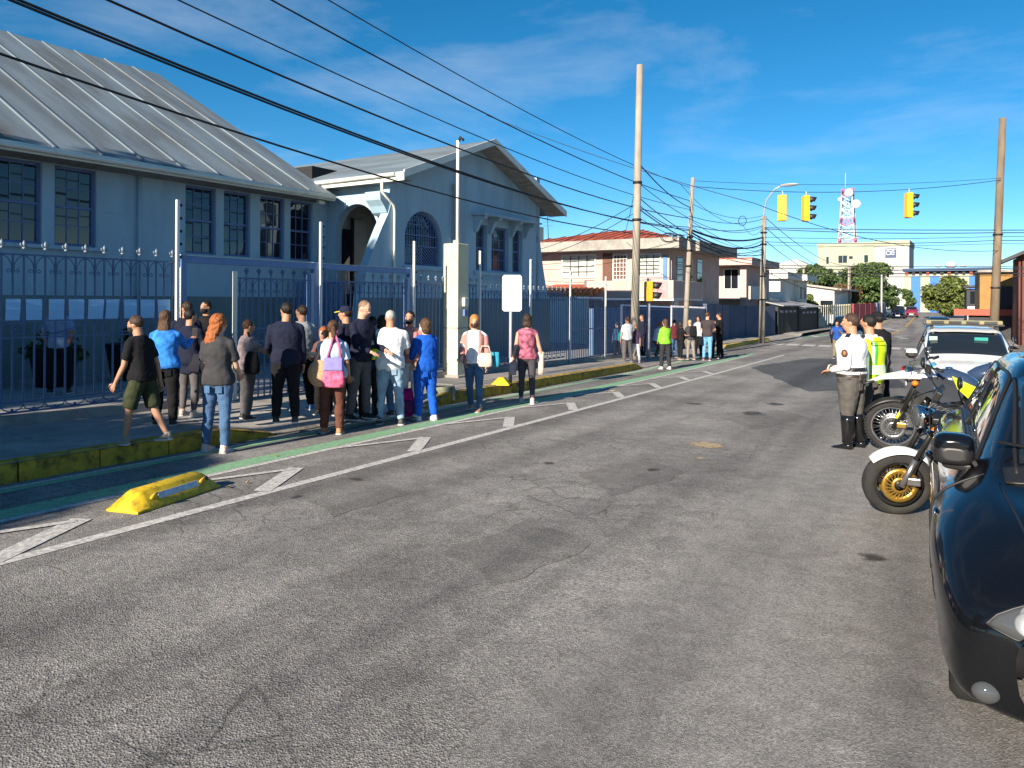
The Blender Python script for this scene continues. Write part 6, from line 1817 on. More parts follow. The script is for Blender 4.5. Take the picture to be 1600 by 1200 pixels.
    if P.get('lamp', True):
        c = S_((0, head.y + 0.17, head.z - 0.03))
        hl_ = MB()
        d_ = (rs @ Vector((0, 1, 0)))
        hl_.tube([c - d_ * 0.14, c - d_ * 0.12, c - d_ * 0.03, c + d_ * 0.03], [0.03, 0.06, 0.098, 0.105], 20)
        ho = hl_.build('headlight', CHROME, t)
        MB().tube([c + d_ * 0.03, c + d_ * 0.05, c + d_ * 0.062], [0.098, 0.07, 0.01], 20).build('lens', LENS, ho)
    if P.get('screen'):
        sc_ = MB()
        rings = []
        for i in range(6):
            k = i / 5
            y, z = head.y + 0.14 - 0.13 * k, head.z + 0.06 + 0.26 * k
            w_ = 0.17 - 0.05 * k
            rings.append([Vector((w_ * math.sin(a), y - 0.09 * (1 - math.cos(a)), z)) for a in [PI / 2 * (-1 + 2 * j / 8) for j in range(9)]])
        sc_.loft(rings, False, 0, True, closed=False)
        solid(sc_.build('windscreen', P['screen'], t), 0.004)
    # tank, seat, tail
    tk = MB()
    tz = 0.86 + dz
    secs = [(head.y - 0.06, 0.07, tz + 0.03, 0.08), (head.y - 0.16, 0.15, tz + 0.05, 0.13), (head.y - 0.30, 0.175, tz + 0.05, 0.15), (head.y - 0.46, 0.14, tz + 0.02, 0.12), (head.y - 0.58, 0.09, tz - 0.02, 0.08)]
    tk.loft([[Vector((w_ * math.cos(a), y, z + h_ * math.sin(a))) for a in [2 * PI * j / 16 for j in range(16)]] for y, w_, z, h_ in secs], True)
    tko = tk.build('fuel_tank', P['tank'], t)
    MB().lathe([(0.04, 0), (0.04, 0.012), (0.01, 0.014)], (0, head.y - 0.27, tz + 0.198), 'Z', 14).build('filler_cap', CHROME, tko)
    se = MB()
    secs = [(head.y - 0.52, 0.10, tz - 0.03, 0.05), (head.y - 0.70, 0.14, tz - 0.06, 0.055), (head.y - 0.92, 0.15, tz - 0.04, 0.055), (head.y - 1.18, 0.11, tz + 0.02, 0.05), (head.y - 1.30, 0.07, tz + 0.03, 0.03)]
    se.loft([[Vector((w_ * math.cos(a), y, z + h_ * math.sin(a))) for a in [2 * PI * j / 14 for j in range(14)]] for y, w_, z, h_ in secs], True)
    se.build('seat', SEATM, t)
    for s in (-1, 1):
        sp_ = MB()
        for side_ in (0,):
            pass
        pts_ = [(head.y + 0.02, tz + 0.10), (head.y - 0.22, tz + 0.12), (head.y - 0.46, tz - 0.02), (head.y - 0.40, tz - 0.17), (head.y - 0.16, tz - 0.22), (head.y + 0.10, tz - 0.06)]
        sp_.prism(pts_, lambda y, z: (s * (0.185 if y < head.y - 0.1 else 0.17), y, z), lambda y, z: (s * 0.14, y, z))
        sp_.build('side_panel', P['panel'], t, bevel=0.012)
        if P.get('cover'):
            cv = MB()
            cv.prism([(head.y - 0.30, tz + 0.14), (head.y - 0.52, tz + 0.03), (head.y - 0.80, tz - 0.08), (head.y - 0.74, tz - 0.20), (head.y - 0.50, tz - 0.16), (head.y - 0.36, tz - 0.02)], lambda y, z: (s * 0.195, y, z), lambda y, z: (s * 0.15, y, z))
            cv.build('side_cover', P['cover'], t, bevel=0.012)
        tp = MB()
        tp.prism([(head.y - 0.86, tz - 0.10), (head.y - 1.28, tz + 0.0), (head.y - 1.36, tz + 0.06), (head.y - 1.2, tz - 0.12)], lambda y, z: (s * 0.12, y, z), lambda y, z: (s * 0.07, y, z))
        tp.build('tail_panel', P['tail'], t, bevel=0.01)
    MB().ell((0, head.y - 1.38, tz + 0.0), (0.06, 0.03, 0.035), 12, 8).build('tail_light', REDL, t)
    # engine, exhaust, frame
    en = MB()
    en.box((0, 0.02, 0.40 + dz * 0.5), (0.30, 0.40, 0.24))
    en.lathe([(0.02, -0.17), (0.11, -0.16), (0.115, 0.16), (0.02, 0.17)], (0, -0.08, 0.42 + dz * 0.5), 'X', 20)
    eng = en.build('engine', ENG, t, bevel=0.02)
    cyl_ = MB()
    ax_ = Vector((0, 0.42, 0.9)).normalized()
    for k in range(8):
        c = Vector((0, 0.12, 0.53 + dz * 0.5)) + ax_ * (0.028 * k)
        cyl_.box(c, (0.22 if k % 2 == 0 else 0.18, 0.17 if k % 2 == 0 else 0.13, 0.016), Matrix.Rotation(-0.43, 3, 'X'))
    cyl_.build('cylinder_fins', STEEL, eng)
    MB().tube([(-0.06, 0.24, 0.62 + dz), (-0.10, 0.34, 0.5 + dz), (-0.12, 0.26, 0.28), (-0.13, -0.2, 0.24), (-0.16, -0.42, 0.32)], 0.024, 8).build('exhaust_pipe', STEEL, t)
    MB().tube([(-0.16, -0.40, 0.32), (-0.18, -0.46, 0.35), (-0.19, -0.95, 0.52), (-0.19, -0.99, 0.53)], [0.03, 0.052, 0.056, 0.03], 14).build('muffler', BLKP, t)
    fr_ = MB()
    for s in (-1, 1):
        fr_.tube([head, (s * 0.12, head.y - 0.2, 0.78 + dz), (s * 0.14, -0.26, 0.62 + dz * 0.5), (s * 0.12, -0.30, 0.36)], 0.02, 7)
        fr_.tube([head - Vector((0, 0.02, 0.06)), (s * 0.08, 0.28, 0.4), (s * 0.12, 0.1, 0.22), (s * 0.12, -0.3, 0.3)], 0.017, 7)
        fr_.tube([(s * 0.12, -0.24, 0.66 + dz), (s * 0.10, head.y - 1.25, tz - 0.04)], 0.015, 6)
        fr_.tube([(s * 0.12, -0.28, 0.40), (s * 0.11, ra.y, ra.z)], 0.026, 7)
    fr_.build('frame', BLKP, t)
    MB().tube([(0.0, -0.36, 0.42), (0.0, -0.42, 0.72 + dz)], 0.04, 10).build('shock_absorber', P.get('tail', STEEL), t)
    MB().tube([(0.12, 0.02, 0.22), (0.26, -0.02, 0.02 + 0.05)], 0.012, 6).build('side_stand', BLKP, t)
    for s in (-1, 1):
        MB().tube([(s * 0.10, 0.30, 0.70 + dz * .6), (s * 0.24, 0.34, 0.62 + dz * .6), (s * 0.26, 0.26, 0.42), (s * 0.14, 0.12, 0.30)], 0.014, 7).build('crash_bar', BLKP, t)
        MB().tube([S_((s * (hw - 0.12), head.y - 0.05, head.z + 0.12)), S_((s * 0.18, head.y + 0.16, head.z + 0.10)), S_((s * 0.11, head.y + 0.12, head.z - 0.2)), S_((s * 0.115, fa.y - 0.10, r + 0.12))], 0.0065, 5).build('brake_hose', BLKP, t)
        if P['beak']:
            MB().loft([[S_((s * (hw - 0.02 - 0.05 * k), head.y - 0.06 + 0.02 * k, head.z + 0.12 + z_)) for z_ in (-0.05, 0.06)] + [S_((s * (hw - 0.02 - 0.05 * k), head.y - 0.05 + 0.02 * k, head.z + 0.12 + z_)) for z_ in (0.06, -0.05)] for k in range(4)], True).build('hand_guard', BLKP, t)
        MB().lathe([(0.02, 0.0), (0.085, s * 0.004), (0.08, s * 0.03), (0.02, s * 0.035)], (s * 0.165, 0.0, 0.38 + dz * .5), 'X', 18).build('engine_cover', STEEL, eng)
        MB().tube([(s * 0.12, -0.42, 0.36), (s * 0.20, -0.40, 0.35)], 0.012, 6).build('footpeg', SEATM, t)
    MB().box((0, head.y - 1.42, tz - 0.12), (0.16, 0.01, 0.12)).build('number_plate', PLATE, t)
    MB().box(S_((0, head.y + 0.02, head.z + 0.16)), (0.15, 0.05, 0.09), Matrix.Rotation(0.5, 3, 'X')).build('instrument_cluster', BLKP, t, bevel=0.012)
    rg = MB()
    rings = []
    for i in range(9):
        a = 0.5 + 1.7 * i / 8
        y, z = ra.y - (ra.z + 0.04) * math.cos(a), ra.z + (ra.z + 0.045) * math.sin(a)
        rings.append([Vector((k * 0.09, y, z - 0.02 * abs(k))) for k in (-1, -0.5, 0, 0.5, 1)])
    rg.loft(rings, False, 0, True, closed=False)
    solid(rg.build('rear_mudguard', BLKP, t), 0.006)
    if P.get('box'):
        MB().box((0, head.y - 1.34, tz + 0.2), (0.40, 0.36, 0.28)).build('top_box', P['box'], t, bevel=0.05)
    if P.get('round_rear'):
        MB().lathe([(0.075, -0.06), (0.09, 0.0), (0.07, 0.05), (0.01, 0.055)], (0.13, head.y - 1.42, tz + 0.06), 'Y', 16).build('round_light', BLKP, t)
        MB().lathe([(0.012, -0.085), (0.07, -0.075), (0.075, -0.05)], (0.13, head.y - 1.42, tz + 0.06), 'Y', 16).build('red_lens', REDL, t)
    return t
WHITEB = M('white_bike_plastic', (0.7, 0.71, 0.72), 0.25, var=0.03, coat=0.4)
NEON = M('neon_yellow_plastic', (0.55, 0.62, 0.01), 0.4, var=0.05)
GREYBK = M('grey_bike_plastic', (0.03, 0.035, 0.045), 0.35, var=0.1, coat=0.3)
DBLUEB = M('dark_blue_bike_paint', (0.03, 0.05, 0.10), 0.2, var=0.05, coat=0.8)
SMOKE = M('smoked_screen', (0.10, 0.11, 0.13), 0.1, var=0.0, alpha=0.55)
H90 = PI / 2
motorcycle('motorcycle with a white front mudguard and gold brake discs, mostly hidden by the black car', W(1402, 803), H90 - 0.05, R(-9), dict(guard=WHITEB, tank=WHITEB, panel=GREYBK, tail=WHITEB, r=0.295, w=0.125, fork=STEEL, forkup=BLKP, travel=-0.06), steer=R(24))
motorcycle('tall white and neon yellow motorcycle with wire spoked wheels beside the officers', W(1395, 704), H90 - 0.02, R(-8), dict(guard=WHITEB, tank=DBLUEB, panel=GREYBK, tail=NEON, cover=NEON, r=0.335, w=0.10, spoked=True, beak=True, disc=STEEL, fork=BLKP, forkup=BLKP, caliper=GOLD, sticker=NEON, screen=SMOKE, travel=0.08, hw=0.44), steer=R(4))
xb, yb = W(1432, 655)
motorcycle('dark blue motorcycle parked tail to the street in front of the patrol car', (1.40, 13.6), -H90 + 0.12, R(8), dict(guard=DBLUEB, tank=DBLUEB, panel=GREYBK, tail=GREYBK, r=0.30, w=0.12, travel=0.02, round_rear=True, hw=0.42), steer=R(-15))
# ------------------------------------------------------------------ people
SKIN = {'fair': M('fair_skin', (0.52, 0.30, 0.21), 0.55, var=0.06), 'tan': M('tan_skin', (0.40, 0.21, 0.13), 0.55, var=0.06), 'brown': M('brown_skin', (0.27, 0.13, 0.08), 0.55, var=0.06)}
def cloth(name, c, var=0.14, rough=0.9, bump=0.25, **k):
    return M(name, c, rough, var=var, scale=14, bump=bump, bscale=160, spec=0.15, **k)
def hairm(name, c):
    return M(name, c, 0.5, var=0.45, scale=26, bump=0.6, bscale=40, stretch=(3, 3, 0.5), spec=0.35)
EYEW, EYED = M('eye_white', (0.6, 0.58, 0.55), 0.3, var=0), M('eye_dark', (0.02, 0.012, 0.008), 0.2, var=0)
LIP = M('lip_tone', (0.35, 0.12, 0.09), 0.5, var=0.05)
jobs = []
def shrinkwrap_job(o, voxel, smooth, wrinkle=0.0, scale=0.09):
    m = o.modifiers.new('remesh', 'REMESH'); m.mode = 'VOXEL'; m.voxel_size = voxel; m.use_smooth_shade = True
    s_ = o.modifiers.new('smooth', 'SMOOTH'); s_.iterations = smooth; s_.factor = 0.5
    if wrinkle > 0:
        tx = bpy.data.textures.get('folds_%d' % int(scale * 1000)) or bpy.data.textures.new('folds_%d' % int(scale * 1000), 'CLOUDS')
        tx.noise_scale = scale; tx.noise_depth = 2
        d = o.modifiers.new('folds', 'DISPLACE'); d.texture = tx; d.strength = wrinkle; d.mid_level = 0.38
    jobs.append(o)
def flush_jobs():
    dg = bpy.context.evaluated_depsgraph_get()
    dg.update()
    new = []
    for o in jobs:
        me = bpy.data.meshes.new_from_object(o.evaluated_get(dg))
        new.append((o, me, o.data))
    for o, me, old in new:
        o.modifiers.clear()
        me.name = old.name
        extra = o.get('_extra')
        o.data = me
        bpy.data.meshes.remove(old)
    jobs.clear()
def ring(c, rx_, ry_, ax=(1, 0, 0), ay=(0, 1, 0), n=14, sq=1.0):
    c, ax, ay = Vector(c), Vector(ax), Vector(ay)
    out_ = []
    for j in range(n):
        a = 2 * PI * j / n
        ca, sa = math.cos(a), math.sin(a)
        out_.append(c + ax * rx_ * math.copysign(abs(ca) ** sq, ca) + ay * ry_ * math.copysign(abs(sa) ** sq, sa))
    return out_
def limb(mb, pts, rs, n=10):
    mb.tube(pts, rs, n)
    for p, r_ in zip(pts, rs):
        mb.ell(p, (r_, r_, r_), 10, 6)
def rotx(v, a):
    return Matrix.Rotation(a, 3, 'X') @ Vector(v)
PEOPLE = {}
def person(key, label, spot, H, rel, top, bottom, hair, shoes=(0.05, 0.05, 0.05), skin='tan', sex='m', lean=0.0, head=(0, 0), arms=((5, 8, 12, 0.1), (5, 8, 12, 0.1)), legs=((2, 3, 3), (-3, 3, 5)), sleeve='short', topz=0.0, mask=None, cap=None, vest=None, detail=1.0, group=None, build=1.0, boots=False, z_add=None, crouch=0.0, extras=None):
    """spot = world ground place; rel = heading relative to the camera's view (0 = back to us, 90 = facing left)"""
    x, y, gh = spot
    t = thing('person', label, 'person', (x, y, gz(y) + gh), YAW + R(rel), group)
    vox = 0.0125 / detail
    f_ = sex == 'f'
    sh_w = (0.100 if f_ else 0.115) * H * (1 + (build - 1) * 0.5)
    hip_w = 0.052 * H
    P0 = Vector((0, 0, 0))
    L1, L2 = 0.245 * H, 0.235 * H
    ank = 0.045 * H
    Ls = []
    for (fl, ab, kn), s in zip(legs, (-1, 1)):
        hipj = Vector((s * hip_w, 0, 0))
        d = Vector((s * math.sin(R(ab)), math.sin(R(fl)) * math.cos(R(ab)), -math.cos(R(fl)) * math.cos(R(ab))))
        kneej = hipj + d * L1
        d2 = rotx(d, -R(kn))
        Ls.append([hipj, kneej, kneej + d2 * L2, d2])
    low = min(l[2].z for l in Ls)
    lift = -low + ank
    for l in Ls:
        for k in range(3): l[k] = l[k] + Vector((0, 0, lift))
    pz = lift
    sp = Matrix.Rotation(-R(lean), 3, 'X')
    def T(v):                                   # torso coordinates: above the hips, leaning
        return Vector((0, 0, pz)) + sp @ Vector(v)
    shz = 0.264 * H
    As = []
    for (fl, ab, el, inn), s in zip(arms, (-1, 1)):
        shj = T((s * sh_w * 0.93, -0.005, shz))
        d = Vector((s * math.sin(R(ab)), math.sin(R(fl)) * math.cos(R(ab)), -math.cos(R(fl)) * math.cos(R(ab))))
        elj = shj + d * 0.172 * H
        d2 = rotx(d, R(el)); d2 = (d2 + Vector((-s * inn, 0, 0))).normalized()
        wr_ = elj + d2 * 0.145 * H
        As.append([shj, elj, wr_, d2, s])
    bw = build
    tors = [(-0.05, .070, .050), (-.02, .090 + .008 * f_, .066), (.01, .096 + .008 * f_, .071), (.05, .090 + .002 * f_, .067), (.10, .080 - .008 * f_, .060), (.15, .083 - .006 * f_, .062), (.20, .091 - .004 * f_, .068 + .004 * f_), (.245, .097 - .010 * f_, .069), (.275, .091 - .010 * f_, .060), (.300, .066 - .006 * f_, .049), (.318, .044, .041), (.340, .034, .036), (.385, .033, .037)]
    def torso_rings(z0, z1, infl, n=16, wide=1.0):
        out_ = []
        zs = [q for q in tors if z0 < q[0] < z1]
        def at(z):
            for a, b in zip(tors, tors[1:]):
                if a[0] <= z <= b[0]:
                    k = (z - a[0]) / (b[0] - a[0]); return (z, a[1] + (b[1] - a[1]) * k, a[2] + (b[2] - a[2]) * k)
            return (z, tors[0][1], tors[0][2]) if z < tors[0][0] else (z, tors[-1][1], tors[-1][2])
        for z, a, b in [at(z0)] + zs + [at(z1)]:
            fat = bw if z < 0.29 else 1 + (bw - 1) * 0.4
            out_.append(ring(T((0, 0.004 * H if z > .2 else 0, z * H)), a * H * fat * wide + infl, b * H * fat * wide + infl, (1, 0, 0), sp @ Vector((0, 1, 0)), n, 0.88))
        return out_
    # ---- body
    b = MB()
    b.loft(torso_rings(-0.05, 0.385, -0.014), True)
    for l in Ls:
        limb(b, [l[0], l[0].lerp(l[1], .35), l[1], l[1].lerp(l[2], .3), l[2]], [.052 * H * bw, .047 * H * bw, .032 * H, .031 * H, .020 * H])
    for a in As:
        limb(b, [a[0], a[0].lerp(a[1], .4), a[1], a[1].lerp(a[2], .3), a[2]], [.030 * H * bw, .027 * H * bw, .0225 * H, .0225 * H, .0155 * H])
    hy, hp = head
    hc = T((0, 0.012 * H, 0.418 * H)) + Vector((0, math.sin(R(hp)) * 0.02 * H, 0))
    hr = Matrix.Rotation(R(hy), 3, 'Z') @ Matrix.Rotation(-R(hp), 3, 'X')
    def Hd(v): return hc + hr @ (Vector(v) * H)
    b.ell(hc, (.0425 * H, .054 * H, .060 * H), 16, 12, 0, hr)
    b.ell(Hd((0, .018, -.034)), (.034 * H, .036 * H, .034 * H), 14, 10, 0, hr)
    b.ell(Hd((0, .030, -.055)), (.017 * H, .017 * H, .013 * H), 10, 8, 0, hr)
    b.tube([T((0, -.004 * H, .30 * H)), Hd((0, -.008, -.035))], [.039 * H, .036 * H], 12)
    b.tube([Hd((0, .050, .006)), Hd((0, .0625, -.020)), Hd((0, .052, -.024))], [.006 * H, .0105 * H, .006 * H], 8)
    for s in (-1, 1):
        b.ell(Hd((s * .043, -.004, -.008)), (.007 * H, .014 * H, .020 * H), 8, 6, 0, hr)
        b.ell(Hd((s * .018, .047, .012)), (.016 * H, .008 * H, .006 * H), 8, 6, 0, hr)
    for a in As:                                # palms
        d2, s = a[3], a[4]
        side = d2.cross(Vector((0, 0, 1)))
        side = side.normalized() if side.length > 0.2 else Vector((0, 1, 0))
        if abs(d2.z) > 0.85: side = Vector((0, 1, 0))
        nn = d2.cross(side).normalized(); side = nn.cross(d2).normalized()
        a += [side, nn]
        pc = a[2] + d2 * .028 * H
        rt = Matrix((side, nn, d2)).transposed()
        b.ell(pc, (.0235 * H, .0115 * H, .034 * H), 10, 8, 0, rt)
    body = b.build('body', SKIN[skin], t)
    shrinkwrap_job(body, vox, 3)
    # hands: five bent fingers each, grown out of the palm
    if detail > 0.7:
        fm = MB()
        for a in As:
            d2, s, side, nn = a[3], a[4], a[5], a[6]
            tuck = -nn * s if abs(d2.z) > 0.85 else -Vector((0, 0, 1))
            for k, ln in enumerate((.040, .045, .042, .033)):
                o_ = a[2] + d2 * .048 * H + side * (k - 1.5) * .0115 * H
                p1 = o_ + (d2 * .6 + tuck * .12) * ln * H * 0.7
                p2 = p1 + (d2 * .6 + tuck * .55) * ln * H * 0.6
                fm.tube([o_ - d2 * .012 * H, o_, p1, p2], [.0058 * H, .0058 * H, .0052 * H, .0040 * H], 6)
            o_ = a[2] + d2 * .02 * H + side * (.020 * H)
            fm.tube([o_, o_ + (side * .6 + d2 * .6) * .024 * H, o_ + (side * .5 + d2 * 1.1 + tuck * .3) * .035 * H], [.0075 * H, .0065 * H, .0045 * H], 6)
        fo = fm.build('fingers', SKIN[skin], t)
        fo.name = 'hand_skin'
        PEOPLE[key + '_f'] = (body, fo)
    # ---- trousers / shorts / skirt
    kind, bc = bottom
    tr = MB()
    loose = {'jeans': .008, 'trousers': .016, 'leggings': .004, 'shorts': .022, 'wide': .028, 'cargo': .03, 'skirt': .02}[kind]
    tr.loft(torso_rings(-0.052, 0.01, 0.010), True)
    tr.loft(torso_rings(-0.01, 0.075, 0.0), True)
    for l in Ls:
        if kind == 'shorts':
            pts = [l[0], l[0].lerp(l[1], .5), l[0].lerp(l[1], .98)]
            rs_ = [.054 * H * bw + .006, .048 * H * bw + .012, .044 * H + .016]
        else:
            end = l[1].lerp(l[2], (0.97 if kind != 'leggings' else 0.90) if not boots else 0.40)
            pts = [l[0], l[0].lerp(l[1], .35), l[1], l[1].lerp(l[2], .35), end]
            rs_ = [.054 * H * bw + .008, .049 * H * bw + loose * .8, .034 * H + loose, (.033 * H + loose if not boots else .034 * H), (.024 * H if kind != 'wide' else .034 * H) + loose]
        tr.tube(pts, rs_, 12)
        for p, r_ in zip(pts[:-1], rs_[:-1]): tr.ell(p, (r_, r_, r_), 10, 6)
    tro = tr.build('shorts' if kind == 'shorts' else 'trousers', bc, t)
    shrinkwrap_job(tro, vox, 2, 0.024 if kind != 'leggings' else 0.006, 0.09)
    if kind in ('jeans', 'trousers', 'cargo') and detail > 0.7:
        bmat = M('leather_belt', (0.03, 0.02, 0.014), 0.5, var=0.2)
        for s in (-1, 1):
            MB().box(T((s * .044 * H, -.072 * H * (0.5 + 0.5 * bw), -.058 * H)), (0.08, 0.012, 0.09), Matrix.Rotation(R(s * 12), 3, 'Z')).build('back_pocket', bc, t, bevel=0.005)
        rgb = torso_rings(0.015, 0.035, 0.016, 22)
        MB().loft([rgb[0], rgb[-1]], False).build('belt', bmat, t)
    # ---- top
    st = MB()
    hem = topz if topz else (-0.035 if not f_ else -0.02)
    st.loft(torso_rings(hem, 0.325, 0.024, 18, 1.0), True)
    for s in (-1, 1):
        st.tube([T((s * .03 * H, -.004 * H, .300 * H)), T((s * sh_w * .93, -.005, .266 * H))], [.034 * H, .033 * H], 10)
    for a in As:
        if sleeve == 'none':
            st.ell(a[0] - Vector((a[4] * .012 * H, 0, 0)), (.034 * H, .036 * H, .036 * H), 10, 8)
            continue
        if sleeve == 'short':
            pts = [a[0], a[0].lerp(a[1], .35), a[0].lerp(a[1], .72)]; rs_ = [.033 * H * bw, .032 * H * bw, .034 * H * bw]
        else:
            pts = [a[0], a[0].lerp(a[1], .4), a[1], a[1].lerp(a[2], .4), a[1].lerp(a[2], .94)]; rs_ = [.033 * H * bw, .032 * H * bw, .029 * H, .027 * H, .022 * H]
        st.tube(pts, rs_, 12)
        for p, r_ in zip(pts[:-1], rs_[:-1]): st.ell(p, (r_, r_, r_), 10, 6)
    sto = st.build('shirt', top, t)
    shrinkwrap_job(sto, vox, 3, 0.024, 0.10)
    # ---- shoes
    shm = M('shoe_%d_%d_%d' % tuple(int(c * 100) for c in shoes), shoes, 0.6, var=0.15) if not isinstance(shoes, bpy.types.Material) else shoes
    SOLE = M('pale_sole', (0.45, 0.44, 0.42), 0.8, var=0.1)
    for l in Ls:
        pitch = 0.0
        an = l[2]
        bo = MB()
        fx = Vector((0, 1, 0))
        gap = an.z - ank
        tilt = R(-min(40, gap * 160)) if gap > 0.02 else 0
        rr_ = Matrix.Rotation(tilt, 3, 'X')
        def q(v): return an + rr_ @ Vector((v[0] * H, v[1] * H, v[2] * H))
        bo.loft([[q((k * w_, yy, -.043)) for k in (-1, 1)] + [q((k * w_ * 0.95, yy, zz * .55 - .02)) for k in (1,)] + [q((.5 * w_, yy, zz)), q((-.5 * w_, yy, zz)), q((-w_ * .95, yy, zz * .55 - .02))] for yy, w_, zz in ((-.036, .012, -.015), (-.028, .023, .012), (0, .026, .016), (.035, .027, -.006), (.07, .029, -.020), (.098, .024, -.027), (.112, .010, -.034))], True)
        bo.tube([q((0, -.004, -.01)), q((0, -.004, .018 if not boots else .02))], [.027 * H, .026 * H], 10)
        so = bo.build('shoe', shm, t)
        MB().loft([[q((k * w_, yy, z_)) for k, z_ in ((-1, -.046), (1, -.046), (1, -.034), (-1, -.034))] for yy, w_ in ((-.038, .012), (-.03, .025), (.03, .028), (.07, .031), (.1, .025), (.116, .010))], True, 0, False).build('sole', SOLE if not boots else shm, so)
    # ---- hair
    style, hc_col = hair
    if style:
        h_ = MB()
        if style == 'bald':
            h_.ell(Hd((0, -.010, .012)), (.0445 * H, .0525 * H, .050 * H), 16, 10, 0, hr)
        else:
            k_ = 1.0 if style == 'short' else 1.1
            h_.ell(Hd((0, -.012, .012)), (.0475 * H * k_, .055 * H * k_, .0565 * H * k_), 16, 12, 0, hr)
            if style == 'long':
                rings = []
                for z_, w_, d_, yy in ((.045, .030, .030, -.01), (.01, .050, .046, -.016), (-.04, .053, .040, -.028), (-.09, .056, .034, -.040), (-.14, .050, .028, -.048), (-.175, .030, .018, -.050)):
                    rings.append(ring(hc + Vector((0, 0, 0)) + hr @ Vector((0, yy * H, z_ * H)), w_ * H, d_ * H, hr @ Vector((1, 0, 0)), hr @ Vector((0, 1, 0)), 14))
                h_.loft(rings, True)
            if style == 'wavy':
                rings = []
                for z_, w_, d_, yy, xx in ((.045, .032, .032, -.01, 0), (.01, .052, .048, -.016, 0), (-.03, .056, .044, -.028, -.004), (-.07, .052, .040, -.040, -.012), (-.11, .056, .040, -.046, -.018), (-.15, .050, .034, -.050, -.022), (-.185, .028, .018, -.050, -.022)):
                    rings.append(ring(hc + hr @ Vector((xx * H, yy * H, z_ * H)), w_ * H, d_ * H, hr @ Vector((1, 0, 0)), hr @ Vector((0, 1, 0)), 14))
                h_.loft(rings, True)
            if style == 'big':
                h_.ell(Hd((0, -.02, -.02)), (.066 * H, .060 * H, .072 * H), 14, 10, 0, hr)
            if style == 'pony':
                h_.tube([Hd((0, -.06, .03)), Hd((0, -.095, .0)), Hd((0.01, -.10, -.07)), Hd((0.0, -.085, -.13))], [.016 * H, .026 * H, .024 * H, .008 * H], 10)
            if style == 'shaggy':
                rings = []
                for z_, w_, d_, yy in ((.04, .030, .030, -.01), (.0, .054, .050, -.014), (-.05, .058, .046, -.022), (-.085, .045, .034, -.028)):
                    rings.append(ring(hc + hr @ Vector((0, yy * H, z_ * H)), w_ * H, d_ * H, hr @ Vector((1, 0, 0)), hr @ Vector((0, 1, 0)), 14))
                h_.loft(rings, True)
        ho = h_.build('hair', hc_col, t)
        shrinkwrap_job(ho, vox * 0.9, 2, (0.03 if style == 'wavy' else 0.014) if style not in ('short', 'bald') else (0.012 if style == 'short' else 0.004), 0.03)
    # ---- face
    facing = math.cos(R(rel + hy))
    if facing < 0.75 and detail > 0.55:
        for s in (-1, 1):
            e_ = MB().ell(Hd((s * .018, .0475, -.002)), (.009 * H, .006 * H, .0055 * H), 10, 6, 0, hr).build('eye', EYEW, t)
            MB().ell(Hd((s * .018, .0525, -.002)), (.0045 * H, .003 * H, .0048 * H), 8, 6, 0, hr).build('iris', EYED, e_)
            MB().tube([Hd((s * .008, .053, .011)), Hd((s * .018, .053, .014)), Hd((s * .030, .044, .010))], .0026 * H, 5).build('eyebrow', hc_col if style else EYED, t)
        if not mask:
            MB().ell(Hd((0, .0515, -.039)), (.014 * H, .004 * H, .004 * H), 10, 6, 0, hr).build('mouth', LIP, t)
    if mask:
        mk = MB()
        mk.ell(Hd((0, .026, -.036)), (.039 * H, .040 * H, .032 * H), 16, 10, 0, hr)
        mo = mk.build('face_mask', mask, t)
        for s in (-1, 1):
            MB().tube([Hd((s * .036, .03, -.026)), Hd((s * .044, .0, -.012))], .0016 * H, 5).build('ear_loop', mask, mo)
    if cap:
        cm, bm_ = cap
        c_ = MB()
        c_.ell(Hd((0, -.006, .028)), (.0515 * H, .060 * H, .046 * H), 16, 10, 0, hr)
        co_ = c_.build('cap', cm, t)
        MB().loft([[Hd((k * .046, .036, .022 - .006 * k * k)) for k in (-1, -.5, 0, .5, 1)] + [Hd((k * .046, .036, .026 - .006 * k * k)) for k in (1, .5, 0, -.5, -1)], [Hd((k * .034, .092, .012 - .006 * k * k)) for k in (-1, -.5, 0, .5, 1)] + [Hd((k * .034, .092, .016 - .006 * k * k)) for k in (1, .5, 0, -.5, -1)]], True, 0, False).build('visor', bm_, co_)
    PEOPLE[key] = dict(t=t, H=H, T=T, Hd=Hd, arms=As, legs=Ls, tors=torso_rings, sp=sp, pz=pz, hr=hr)
    return t
def wp(key, v):
    """person's local point -> world"""
    t = PEOPLE[key]['t']
    return Matrix.Translation(t.location) @ Matrix.Rotation(t.rotation_euler[2], 4, 'Z') @ Vector(v)
def spot(px, ytop, ybot, h=0.0):
    x, y = W(px, ybot, h)
    return (x, y, h), (ybot - ytop) * depth_of(x, y) / FPX
BROWNH, BLACKH, DARKH, ORANGEH, GREYH, SHORTB, REDH = hairm('brown_hair', (0.07, 0.035, 0.018)), hairm('black_hair', (0.012, 0.010, 0.009)), hairm('dark_brown_hair', (0.03, 0.018, 0.012)), hairm('auburn_hair', (0.30, 0.09, 0.025)), hairm('grey_hair', (0.40, 0.38, 0.35)), hairm('cropped_hair', (0.05, 0.03, 0.02)), hairm('red_blond_hair', (0.42, 0.17, 0.05))
JEANS = M('blue_denim', (0.05, 0.11, 0.22), 0.85, var=0.38, scale=5, bump=0.2, bscale=150)
JEANSL = M('light_denim', (0.23, 0.34, 0.45), 0.85, var=0.3, scale=5, bump=0.2, bscale=150)
BLKC, NAVYCL = cloth('black_cloth', (0.012, 0.012, 0.014)), cloth('navy_cloth', (0.014, 0.017, 0.035))
